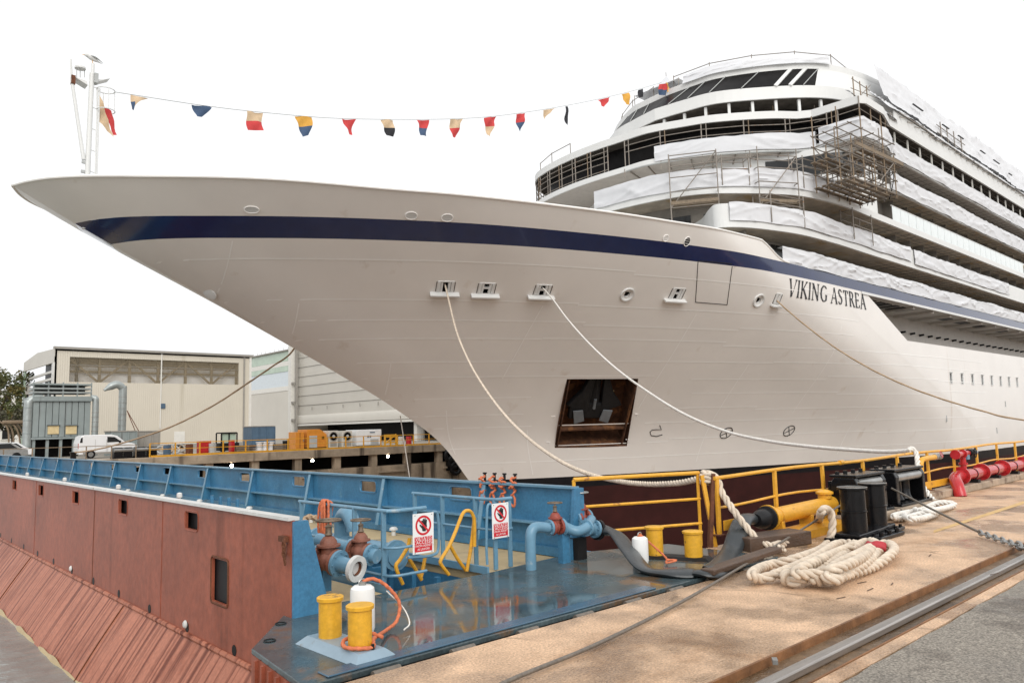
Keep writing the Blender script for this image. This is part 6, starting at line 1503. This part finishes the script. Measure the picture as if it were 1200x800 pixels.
MB().box((HX+6, (y_far+y_near)/2, 1.4), (.2, y_far-y_near, 2.8)).build('dark_inside', DARK, hall)
for k in range(9): MB().box((HX-.25, 74+k*5, 5.4), (.1, .12, .5)).build('door_hinge', TRIM, hall)
yc_ = px(342.5, 460, HX-1).y
MB().box((HX-1, yc_, 10), (1.0, 1.0, 20)).build('corner_column', TRIML, hall); MB().box((HX-.9, yc_-1.25, 10), (.35, .35, 20)).build('guide_pipe', TRIM, hall)
for v in (450, 472, 492): MB().box((HX-1.3, yc_-.7, px(343, v, HX).z), (.3, 1.2, .3)).build('guide_bracket', TRIM, hall)
MB().box((HX+.5, px(486, 500, HX).y, 2.0), (.8, .7, 4.0)).build('door_column', TRIML, hall); MB().box((HX+.5, px(492, 500, HX).y, 2.0), (.3, .3, 4.0)).build('guide_pipe', TRIM, hall)
MB().box((HX+15, (y_far+y_near)/2, 18.9), (31, y_far-y_near+1, .6)).build('roof', TRIML, hall)
MB().box((HX+15, y_far, 9.3), (30, .4, 18.6)).build('side_wall', CLAD, hall)
# glazed hall further back
GX = 82.0
ga, gbq = px(296, 419, GX), px(345, 410, GX)
gh = thing('glazed_hall', (GX, (ga.y+gbq.y)/2, 0), 'far pale blue hall with green glazing strips beside the cream shed', 'building')
yA, yB = ga.y+25, gbq.y-6
def lvl(v): return px(297, v, GX).z
for v0, v1, m, nm in ((419, 430, GREENB, 'glazing_strip'), (430, 435, TRIML, 'band'), (435, 441, GREENB, 'glazing_strip'), (441, 457, PALEB, 'wall'), (457, 462, TRIML, 'band'), (462, 520, CLADY, 'wall')):
    z1, z0 = lvl(v0), max(0, lvl(v1)); MB().box((GX+.3+(.1 if nm == 'wall' else 0), (yA+yB)/2, (z0+z1)/2), (.6, yA-yB, z1-z0-.02)).build(nm, m, gh)
MB().box((GX+10, (yA+yB)/2, lvl(419)+.15), (21, yA-yB, .3)).build('roof', TRIM, gh)
for k in range(22): MB().cyl((GX+.3, yB+(yA-yB)*k/22, lvl(419)+.3), (GX+.3, yB+(yA-yB)*k/22, lvl(419)+1.0), .05, n=5).build('roof_post', TRIM, gh)

# dust filter unit
FY = 76.0
fa, fb_ = py(39, 470, FY), py(107, 470, FY); ft = py(70, 449, FY).z; fz0 = py(70, 512, FY).z; fz1 = py(70, 470, FY).z
fu = thing('filter_unit', ((fa.x+fb_.x)/2, FY+2, 0), 'big grey green dust filter unit with vertical panels and round ducts', 'machine')
W_ = fb_.x-fa.x; npnl = 9
MB().box(((fa.x+fb_.x)/2, FY+2.2, (fz0+fz1)/2), (W_, 4, fz1-fz0)).build('casing', FILTD, fu)
for i in range(npnl): MB().box((fa.x+W_*(i+.5)/npnl, FY+.15, (fz0+fz1)/2), (W_/npnl-.05, .14, fz1-fz0-.05)).build('panel', FILT, fu, bevel=.02)
MB().box(((fa.x+fb_.x)/2, FY+2, fz1+.22), (W_+.1, 4.2, .42)).build('upper_band', FILT, fu)
for k, v in enumerate((449, 454, 458.5)): MB().box(((fa.x+fb_.x)/2, FY+1.0, py(70, v, FY).z-.08), (W_+.05, 2.0, .14)).build('platform_rail', DUCT if k else FILT, fu)
for i in range(5): MB().box((fa.x+W_*i/4, FY+.1, (fz1+ft)/2+.2), (.1, .1, ft-fz1-.2)).build('platform_post', FILT, fu)
MB().box(((fa.x+fb_.x)/2, FY+1.4, (fz1+ft)/2+.25), (W_*.9, .1, (ft-fz1)*.5)).build('back_panel', FILT, fu)
for u in (62.5, 83.5):
    c = py(u, 503.5, FY); MB().box((c.x, FY+.04, c.z), (.85, .12, .72)).build('inspection_cover', KRAFT, fu); MB().box((c.x, FY+.0, c.z+.42), (1.0, .3, .06)).build('cover_hood', FILTD, fu)
for i in range(5): MB().box((fa.x+.2+(W_-.4)*i/4, FY+.3, fz0/2), (.22, .22, fz0)).build('leg', FILT, fu)
MB().box(((fa.x+fb_.x)/2, FY+3, fz0/2), (W_*.9, .2, fz0)).build('hopper_back', DARK, fu)
MB().box(((fa.x+fb_.x)/2, FY+.2, fz0-.08), (W_+.2, .4, .16)).build('base_beam', FILT, fu)
lx = py(33.5, 480, FY).x; lt = py(33, 466, FY).z
MB().tube(bezier([(lx, FY+.2, 0), (lx, FY+.2, lt-.9), (lx+.1, FY+.25, lt-.3), (lx+.5, FY+.3, lt), (lx+1.0, FY+.4, lt+.05)], 6), .33, n=16).build('round_duct', DUCT, fu, smooth=True)
rx = py(111, 480, FY).x
MB().tube(bezier([(rx-.3, FY+.3, fz1+.35), (rx, FY+.2, fz1+.25), (rx+.1, FY+.15, fz1-.2), (rx+.1, FY+.15, 0)], 6), .27, n=14).build('round_duct', DUCT, fu, smooth=True)
for k in range(9): MB().cyl((rx+.1, FY+.15, .5+.42*k), (rx+.1, FY+.15, .54+.42*k), .30, n=14).build('duct_rib', TRIM, fu)
for k in range(4): MB().cyl((lx, FY+.2, 1+1.1*k), (lx, FY+.2, 1.06+1.1*k), .36, n=14).build('duct_rib', FILT, fu)
# hooked exhaust stack
ex_ = py(143, 515, 80); sk = thing('exhaust_stack', gnd(ex_), 'hooked galvanised exhaust stack in front of the cream shed', 'duct')
zt_ = py(141, 452, 80).z; xk = ex_.x-.05; xe_ = py(122, 455, 80).x
MB().tube(bezier([(xk, 80, 0), (xk, 80, zt_-.6), (xk-.1, 80, zt_-.15), (xk-.5, 80, zt_+.12), (xk-1.0, 80, zt_-.02), (xe_, 80, zt_-.45)], 6), [.36]*14+[.36]*12+[.3, .26, .2, .16, .12], n=16).build('pipe', DUCT, sk, smooth=True)
for k in range(10): MB().cyl((xk, 80, .5+.55*k), (xk, 80, .53+.55*k), .38, n=16).build('pipe_rib', TRIM, sk)
for s in (0, .5): MB().bar((xk+.3, 79.6, zt_-2.4), (xk+1.5+s, 79.2, .9), .07, .07).build('stay', RUST, sk)
# skips, containers, machines along the quay
def place(u, Y): return gnd(py(u, 520, Y))
def crate(name, label, cat, u0, u1, v0, Y, dep, m, parts):
    a, b = py(u0, v0, Y), py(u1, v0, Y); t_ = thing(name, (a.x, Y, 0), label, cat); parts(t_, a.x, b.x, Y, a.z, dep, m); return t_
def p_skip(t_, x0, x1, Y, z, dep, m):
    MB().box(((x0+x1)/2, Y+dep/2, z/2), (x1-x0, dep, z)).build('body', m, t_, bevel=.03)
    n_ = max(3, int((x1-x0)/.8))
    for i in range(n_+1): MB().box((x0+(x1-x0)*i/n_, Y-.05, z*.5), (.10, .1, z*.96)).build('rib', m, t_)
    MB().box(((x0+x1)/2, Y+dep/2, z+.05), (x1-x0+.12, dep+.1, .1)).build('rim', TRIM, t_)
crate('steel_skip', 'grey ribbed steel skip before the cream shed wall', 'skip', 131, 160, 506, 72, 2.2, FILT, p_skip)
crate('steel_skip', 'dark grey steel skip with sloping lid next to the parked van', 'skip', 161, 187, 506, 73, 2.2, TRIM, p_skip)
crate('shipping_container', 'dark blue ribbed container between shed and dock hall', 'container', 295, 322, 500, 86, 2.4, NAVYC, p_skip)
def p_cabin(t_, x0, x1, Y, z, dep, m):
    MB().extr([(x0, Y, .1), (x1, Y, .1), (x1, Y, z*.72), (x1-(x1-x0)*.35, Y, z), (x0, Y, z)], (0, dep, 0)).build('body', m, t_, bevel=.03)
    MB().box((x0+(x1-x0)*.3, Y-.02, z*.36), ((x1-x0)*.38, .05, z*.62)).build('door', GREYM, t_); MB().box((x0+(x1-x0)*.8, Y-.02, z*.55), ((x1-x0)*.12, .05, z*.12)).build('vent', DARK, t_)
    MB().box(((x0+x1)/2, Y+dep/2, .05), (x1-x0, dep, .1)).build('skid', IRON, t_)
crate('orange_cabin', 'orange plant cabin with grey door on the opposite quay', 'cabin', 360, 383, 503, 67, 2.0, ORANGE, p_cabin)
crate('orange_locker', 'narrow plain orange locker beside the orange cabin', 'locker', 346.5, 356.5, 506, 67, 1.5, ORANGE, lambda t_, x0, x1, Y, z, d, m: (MB().box(((x0+x1)/2, Y+d/2, z/2), (x1-x0, d, z)).build('body', m, t_, bevel=.03), MB().box(((x0+x1)/2, Y-.02, z/2), (.03, .05, z*.9)).build('door_gap', RUST, t_), MB().box((x1-.1, Y-.03, z*.5), (.05, .05, .2)).build('handle', STEELW, t_)))
def p_ac(t_, x0, x1, Y, z, dep, m):
    MB().box(((x0+x1)/2, Y+dep/2, z/2), (x1-x0, dep, z)).build('casing', m, t_, bevel=.03)
    c = Vector(((x0+x1)/2, Y, z*.66)); MB().lathe(c, (0, -1, 0), [(.001, 0), (.40, 0), (.40, .03), (.48, .03), (.48, .0)], 18).build('fan_ring', TRIM, t_, smooth=True)
    MB().cyl(c+Vector((0, -.04, 0)), c+Vector((0, -.06, 0)), .16, n=12).build('fan_hub', GREYM, t_)
    for k in range(5):
        t = k*1.2566; MB().bar(c+Vector((0, -.035, 0)), c+Vector((.36*math.cos(t), -.035, .36*math.sin(t))), .1, .015, (0, -1, 0)).build('fan_blade', DARK, t_)
    MB().box(((x0+x1)/2, Y-.02, z*.22), ((x1-x0)*.7, .04, z*.25)).build('grille', TRIM, t_)
crate('chiller_unit', 'cream chiller unit with round fan next to the orange cabin', 'chiller', 385.5, 396, 504.5, 67, 1.2, CLADY, p_ac)
crate('chiller_unit', 'cream chiller unit with round fan next to the white box unit', 'chiller', 401, 413, 504.5, 67, 1.2, CLADY, p_ac)
def p_wbox(t_, x0, x1, Y, z, dep, m):
    MB().box(((x0+x1)/2, Y+dep/2, z/2+.05), (x1-x0, dep, z-.1)).build('body', m, t_, bevel=.05); MB().box((x0+(x1-x0)*.62, Y-.02, z*.83), ((x1-x0)*.2, .03, .1)).build('badge', NAVYC, t_)
    MB().box(((x0+x1)/2, Y+.1, .03), (x1-x0, .3, .06)).build('skid', IRON, t_)
    for k in (0, 1): MB().box((x0+(x1-x0)*(.45+.09*k), Y-.02, z*.58), (.16, .03, .2)).build('marking', NAVYC, t_)
    MB().box((x0+(x1-x0)*.7, Y-.05, z*.25), ((x1-x0)*.3, .1, z*.35)).build('grille', GREYM, t_)
crate('white_plant_box', 'white boxy generator unit on the opposite quay edge', 'generator', 418, 447, 503.5, 67, 2.2, CARW, p_wbox)
yf = thing('pallet_rack', place(457, 66), 'yellow pipe rack standing beside the white generator', 'rack')
a, b = py(451, 509, 66), py(464, 509, 66)
for t in (0, .5, 1): MB().box((a.x+(b.x-a.x)*t, 66, a.z/2), (.14, .14, a.z)).build('post', YELL, yf)
for z in (.3, .9, a.z-.07): MB().box(((a.x+b.x)/2, 66, z), (b.x-a.x, .12, .14)).build('rail', YELL, yf)
MB().bar((a.x, 66, .2), (b.x, 66, a.z), .1, .1).build('brace', YELL, yf)
# opposite quay guard rail with yellow edge beam
fq = thing('guard_rail', (30, FARY+.4, 0), 'long yellow guard rail and edge beam on the opposite quay', 'railing')
x0, x1 = 19.0, 47.5
MB().box(((x0+x1)/2, FARY+.0, .07), (x1-x0, .18, .16)).build('edge_beam', YELL, fq)
MB().box(((x0+x1)/2, FARY+.35, 1.05), (x1-x0, .06, .06)).build('top_rail', YELL, fq); MB().box(((x0+x1)/2, FARY+.35, .58), (x1-x0, .045, .045)).build('mid_rail', YELL, fq)
i = 0; x = x0
while x <= x1: MB().box((x, FARY+.35, .53), (.09, .09, 1.05)).build('post', YELL, fq); x += 1.9
f2q = thing('guard_rail', (14, FARY+.4, 0), 'thin weathered guard rail on the opposite quay before the filter unit', 'railing')
MB().box((13.5, FARY+.35, 1.0), (9, .05, .05)).build('top_rail', TUBEY, f2q)
for k in range(6): MB().box((9.5+1.7*k, FARY+.35, .5), (.07, .07, 1.0)).build('post', TUBEY, f2q)
# red fire boxes
for k, (u, lab) in enumerate(((239, 'red equipment box behind the yellow guard rail before the cream shed'), (271.5, 'small red post box at the end of the shed'))):
    w_ = 1.0 if k == 0 else .3; p = place(u, 64.5); t_ = thing('red_box', p, lab, 'box'); MB().box(p+V(.55), (w_, .6, 1.1)).build('body', REDP, t_, bevel=.03); MB().box(p+Vector((0, -.32, .6)), (w_*.8, .04, .8)).build('door', REDP, t_)
# forklift cab showing above the clutter
cbp = place(265.5, 70); cab = thing('forklift_cab', cbp, 'glazed dark machine cab showing above the quay clutter', 'vehicle')
w_ = 1.45
MB().box(cbp+V(.45), (w_+.4, 1.4, .7)).build('body', IRON, cab, bevel=.05); MB().box(cbp+V(1.72), (w_, 1.3, .12)).build('roof', IRON, cab)
for s in (-1, 1):
    for q in (-.6, .6): MB().box(cbp+Vector((s*w_/2, q, 1.25)), (.1, .1, .95)).build('pillar', IRON, cab)
MB().box(cbp+Vector((0, -.55, 1.25)), (.1, .1, .95)).build('pillar', IRON, cab); MB().box(cbp+Vector((0, -.5, 1.25)), (w_*.9, .03, .85)).build('glass', GREENB, cab)
for s in (-1, 1): MB().cyl(cbp+Vector((s*.6, -.75, .3)), cbp+Vector((s*.6, -.5, .3)), .3, n=14).build('wheel', RUBBER, cab)
# black pumps at the edge
for u, w_, lab in ((170, 1.35, 'black twin roller fairlead on the opposite quay before the skips'), (143.5, 1.1, 'black twin roller fairlead on the opposite quay beside the white van')):
    p = gnd(py(u, 533, 62.9)); t_ = thing('roller_fairlead', p, lab, 'fairlead')
    for s in (-1, 1): MB().box(p+Vector((s*w_*.32, 0, .45)), (w_*.55, .6, .75)).build('cheek', BLACKP, t_, bevel=.05)
    MB().cyl(p+Vector((-w_*.6, -.25, .62)), p+Vector((w_*.6, -.25, .62)), .14, n=12).build('roller', STEELW, t_, smooth=True); MB().box(p+V(.06), (w_*1.4, .8, .12)).build('bed_plate', BLACKP, t_)
# coils and white drums near the shed corner
for k, (u, Y) in enumerate(((304, 64.6), (311, 64.6), (318, 64.6))):
    p = place(u, Y); t_ = thing('white_drum', p, ('white drum next to the forklift cab end of the drum row', 'white drum in the middle of the drum row behind the rail', 'white drum next to the orange locker end of the drum row')[k], 'drum', 'white drums on the opposite quay')
    MB().lathe(p, (0, 0, 1), [(.32, 0), (.32, .06), (.25, .08), (.25, .75), (.32, .78), (.32, .85), (.001, .86)], 14).build('body', CARW, t_, smooth=True); MB().lathe(p+V(.4), (0, 0, 1), [(.255, 0), (.27, .0), (.27, .06), (.255, .06)], 14).build('band', GREYM, t_)
hp2 = [place(u, 66)+V(.15+.1*(i % 2)) for i, u in enumerate((190, 197, 205, 212, 218, 226))]
for i, p in enumerate(hp2[:5]):
    t_ = MB().tube([p+Vector((.42*math.cos(t), .3*math.sin(t)+i*.1, .3+.3*math.sin(t))) for t in np.linspace(0, 6.28, 22)], .07, n=8, caps=False).build('hose_coil', (GREYM, ROPET, GREYM, TRIM, ROPET)[i], None, smooth=True, label=('pale grey hose coil standing behind the yellow guard rail', 'tan hose coil among the quay clutter', 'grey hose coil among the quay clutter', 'dark hose coil nearest the red box', 'tan hose coil beside the red box')[i], cat='hose')
# small clutter behind the yellow rail
CL = [(196, 64.0, 'drum', 'blue oil drum beside the pale grey hose coil', NAVYC), (222, 64.2, 'drum', 'rusty oil drum next to the red equipment box', RUST), (249, 64.0, 'drum', 'grey oil drum between the red box and the forklift cab', GREYM), (282, 64.2, 'pallet', 'wooden pallet stack beside the shed corner', PLANK), (290, 65.0, 'pallet', 'low wooden pallet stack before the blue container', TIMBER), (326, 64.4, 'pallet', 'wooden pallet stack between white drums and corner column', PLANK), (335, 64.2, 'drum', 'dark oil drum at the foot of the white corner column', IRON), (470, 65, 'drum', 'cream oil drum beside the yellow rack', CLADY), (479, 64.6, 'drum', 'red oil drum at the dock hall column', REDP)]
for u, Y, kd, lab, m in CL:
    p = place(u, Y)
    if kd == 'drum':
        t_ = thing('oil_drum', p, lab, 'drum'); MB().lathe(p, (0, 0, 1), [(.29, 0), (.29, .30), (.305, .31), (.29, .32), (.29, .58), (.305, .59), (.29, .60), (.29, .88), (.27, .88), (.001, .86)], 16).build('barrel', m, t_, smooth=True); MB().cyl(p+Vector((.12, 0, .86)), p+Vector((.12, 0, .9)), .04, n=8).build('bung', IRON, t_)
    else:
        t_ = thing('pallet_stack', p, lab, 'pallet')
        for i in range(4):
            for j in range(5): MB().box(p+Vector((-.48+.24*j, 0, .12+.16*i)), (.12, 1.0, .025)).build('slat', m, t_)
            for q in (-.45, 0, .45): MB().box(p+Vector((0, q, .05+.16*i)), (1.1, .09, .09)).build('bearer', m, t_)
# parked white van
vp_ = gnd(py(92, 534, 66.5)); van = thing('delivery_van', vp_+Vector((2.1, .9, 0)), 'white delivery van parked on the opposite quay before the filter unit', 'van')
def vx(a, z): return Vector((vp_.x+a, vp_.y, z))
prof = [(0, .35), (0, 1.2), (.12, 1.72), (.35, 1.84), (2.3, 1.84), (2.75, 1.72), (3.35, 1.22), (4.05, 1.05), (4.25, .85), (4.28, .4), (4.1, .32), (.1, .32)]
MB().extr([vx(a, z) for a, z in prof], (0, 1.75, 0)).build('body', CARW, van, bevel=.05)
for pts_, nm in (([(2.0, 1.68), (2.55, 1.62), (3.05, 1.25), (2.0, 1.22)], 'side_window'), ([(.12, 1.62), (.25, 1.66), (.25, 1.25), (.05, 1.25)], 'rear_window')):
    MB().extr([vx(a, z)+Vector((0, -.012, 0)) for a, z in pts_], (0, .02, 0)).build(nm, DKGL, van)
MB().extr([vx(2.78, 1.70)+Vector((.02, .12, 0)), vx(3.36, 1.24)+Vector((.02, .12, 0)), vx(3.36, 1.24)+Vector((.02, 1.63, 0)), vx(2.78, 1.70)+Vector((.02, 1.63, 0))], (.01, 0, .01)).build('windscreen', DKGL, van)
for a in (.85, 3.4):
    wh = MB().cyl(vx(a, .32)+Vector((0, -.03, 0)), vx(a, .32)+Vector((0, .2, 0)), .33, n=20).build('wheel', RUBBER, van, smooth=True); MB().cyl(vx(a, .32)+Vector((0, -.04, 0)), vx(a, .32)+Vector((0, -.03, 0)), .19, n=14).build('rim', STEELW, wh)
for a in (1.15, 1.95, 2.05): MB().box(vx(a, .95)+Vector((0, -.006, 0)), (.015, .012, 1.05)).build('door_gap', TRIM, van)
MB().box(vx(2.2, .98)+Vector((0, -.02, 0)), (.16, .03, .04)).build('door_handle', TRIM, van); MB().box(vx(.02, 1.0)+Vector((-.02, .15, 0)), (.05, .14, .4)).build('tail_light', TAIL, van); MB().box(vx(4.2, .82)+Vector((0, .15, 0)), (.1, .3, .16)).build('headlight', FILM, van)
MB().box(vx(2.9, 1.25)+Vector((0, -.1, 0)), (.12, .16, .2)).build('mirror', RUBBER, van); MB().box(vx(2.1, .42)+Vector((0, -.005, 0)), (3.6, .02, .14)).build('sill', TRIM, van)
# orange grab arms at the far left
oa = gnd(py(22, 515, 80)); arm = thing('orange_grab', oa, 'orange steel grab with several hanging arms near the trees', 'machine')
for k in range(5):
    a = oa+Vector((-.8+.42*k, .3*(k % 2), .1)); MB().tube(bezier([a, a+Vector((.05, 0, 1.4)), a+Vector((-.1-.1*k, 0, 2.6)), a+Vector((-.7-.1*k, .2, 3.2))], 5), .07, n=8).build('arm', TUBEY, arm, smooth=True)
MB().box(oa+V(3.2)+Vector((-.5, 0, 0)), (1.6, .4, .3)).build('head', TUBEY, arm, bevel=.08)
MB().box(oa+V(.12), (2.6, .9, .24)).build('base', RUST, arm)
# pale house beyond
hp3 = gnd(py(17, 500, 150)); hw = 7.0
ho = thing('pale_house', hp3, 'pale distant house beside the shed gable', 'building'); zt3 = py(18, 455, 150).z
MB().box(hp3+V(zt3/2-.6), (hw, 8, zt3-1.2)).build('wall', TRIML, ho); MB().extr([hp3+Vector((-hw/2-.3, -4.2, zt3-1.2)), hp3+Vector((0, -4.2, zt3+.6)), hp3+Vector((hw/2+.3, -4.2, zt3-1.2))], (0, 8.4, 0)).build('roof', TRIM, ho)
for dx in (-1.8, .6, 2.4):
    for z in (2.5, 5.5, 8.5):
        wn_ = MB().box(hp3+Vector((dx, -4.03, z)), (1.0, .1, 1.5)).build('window', DKGL, ho); MB().box(hp3+Vector((dx, -4.1, z-.85)), (1.3, .2, .12)).build('sill', TRIML, wn_)
# lit floodlights under the coping
for k, (u, v, lab) in enumerate(((272, 545.5, 'lit floodlight low on the dock wall above the blue bulwark'), (366.5, 539.5, 'lit floodlight in the gallery below the orange cabin'), (455, 534.5, 'lit floodlight in the gallery below the yellow frame'))):
    p = py(u, v, FARY-.22); t_ = thing('floodlight', p-V(.16), lab, 'lamp')
    MB().box(p+Vector((0, .12, 0)), (.36, .12, .30)).build('housing', IRON, t_, bevel=.02); MB().lathe(p+Vector((0, .06, 0)), (0, -1, 0), [(.13, 0), (.12, .04), (.07, .07), (.001, .08)], 16).build('lens', LAMPE, t_, smooth=True); MB().box(p+Vector((0, .18, .2)), (.05, .2, .3)).build('bracket', IRON, t_)
# round tyre fender on the dock wall
tf_ = py(531, 541, FARY-.35); tt = thing('tyre_fender', tf_, 'black tyre fenders hung on the dock wall beside the stem', 'fender')
for dz, dx in ((0, 0), (.7, -.4), (-.65, .3)): MB().tube([tf_+Vector((dx+.55*math.cos(t), 0, dz+.55*math.sin(t))) for t in np.linspace(0, 6.2832, 21)], .22, n=10, caps=False).build('tyre', RUBBER, tt, smooth=True)
MB().box(tf_+Vector((0, .2, .1)), (1.3, .3, 1.9)).build('backing', DARK, tt)

# ------------------------------------------------------------------ trees at the far left
def tree(label, base, h, spread_, n, m, seed):
    R = random.Random(seed); t_ = thing('leafy_tree', base, label, 'tree', 'trees beyond the shipyard')
    tr = MB().tube(bezier([base, base+V(h*.25)+Vector((.1, 0, 0)), base+V(h*.55)+Vector((-.15, .1, 0)), base+V(h*.8)], 4), [.30*h/9*(1-.06*i) for i in range(13)], n=8)
    tr.build('trunk', BARK, t_, smooth=True)
    cl = []
    for k in range(13):
        a = R.uniform(0, 6.28); q = R.random()**.6*spread_; c = base+Vector((q*math.cos(a), q*math.sin(a), h*(.38+.58*R.random())-q*.15)); cl.append((c, R.uniform(.22, .42)*spread_))
        if k < 7: MB().tube(bezier([base+V(h*.42), (base+V(h*.6)).lerp(c, .5), c], 3), [.1, .09, .08, .07, .05, .04, .03], n=5).build('limb', BARK, t_)
    cr_ = MB(); VS = []; FS = []
    for k in range(n):
        c, r = cl[R.randrange(len(cl))]; d = Vector((R.gauss(0, 1), R.gauss(0, 1), R.gauss(0, .8))).normalized()*r*R.random()**.4; p = c+d
        a = Vector((R.gauss(0, 1), R.gauss(0, 1), R.gauss(0, 1))).normalized(); b = a.cross(Vector((R.gauss(0, 1), R.gauss(0, 1), R.gauss(0, 1)))).normalized(); s = R.uniform(.12, .26)
        i0 = len(VS); VS += [p-a*s, p+b*s*.5, p+a*s, p-b*s*.5]; FS.append((i0, i0+1, i0+2, i0+3))
    cr_.v = VS; cr_.f = FS
    me = bpy.data.meshes.new('crown'); o0 = wloc(t_); me.from_pydata([tuple(p-o0) for p in VS], [], FS); me.materials.append(m); o = link('crown', me, t_, o0); o['kind'] = 'stuff'
tree('olive green leafy tree beyond the orange grab', gnd(py(-4, 500, 118)), 11.0, 4.2, 5200, LEAF, 1)
tree('dark reddish shrubby tree just behind the orange grab', gnd(py(14, 505, 96)), 5.2, 2.6, 3600, LEAFD, 2)
tree('small olive tree between the pale house and the shed', gnd(py(25, 505, 128)), 8.0, 2.4, 2600, LEAF, 3)
for k, (u, Y) in enumerate(((-3, 70), (5, 74))):
    p = gnd(py(u, 530, Y)); t_ = thing('parked_car', p, ('grey hatchback parked at the yard edge behind the guard rail', 'silver car parked below the trees')[k], 'car')
    pf = [(-2, .3), (-2, .75), (-1.2, .9), (-.7, 1.4), (.9, 1.42), (1.6, .95), (2.0, .85), (2.05, .35)]
    MB().extr([p+Vector((a, 0, z)) for a, z in pf], (0, 1.7, 0)).build('body', (STEELW, CARW)[k], t_, bevel=.06); MB().extr([p+Vector((a, -.012, z)) for a, z in [(-1.0, .95), (-.6, 1.32), (.8, 1.34), (1.3, .97)]], (0, .02, 0)).build('side_window', DKGL, t_)
    for a in (-1.25, 1.25): MB().cyl(p+Vector((a, -.03, .32)), p+Vector((a, .2, .32)), .32, n=16).build('wheel', RUBBER, t_, smooth=True)
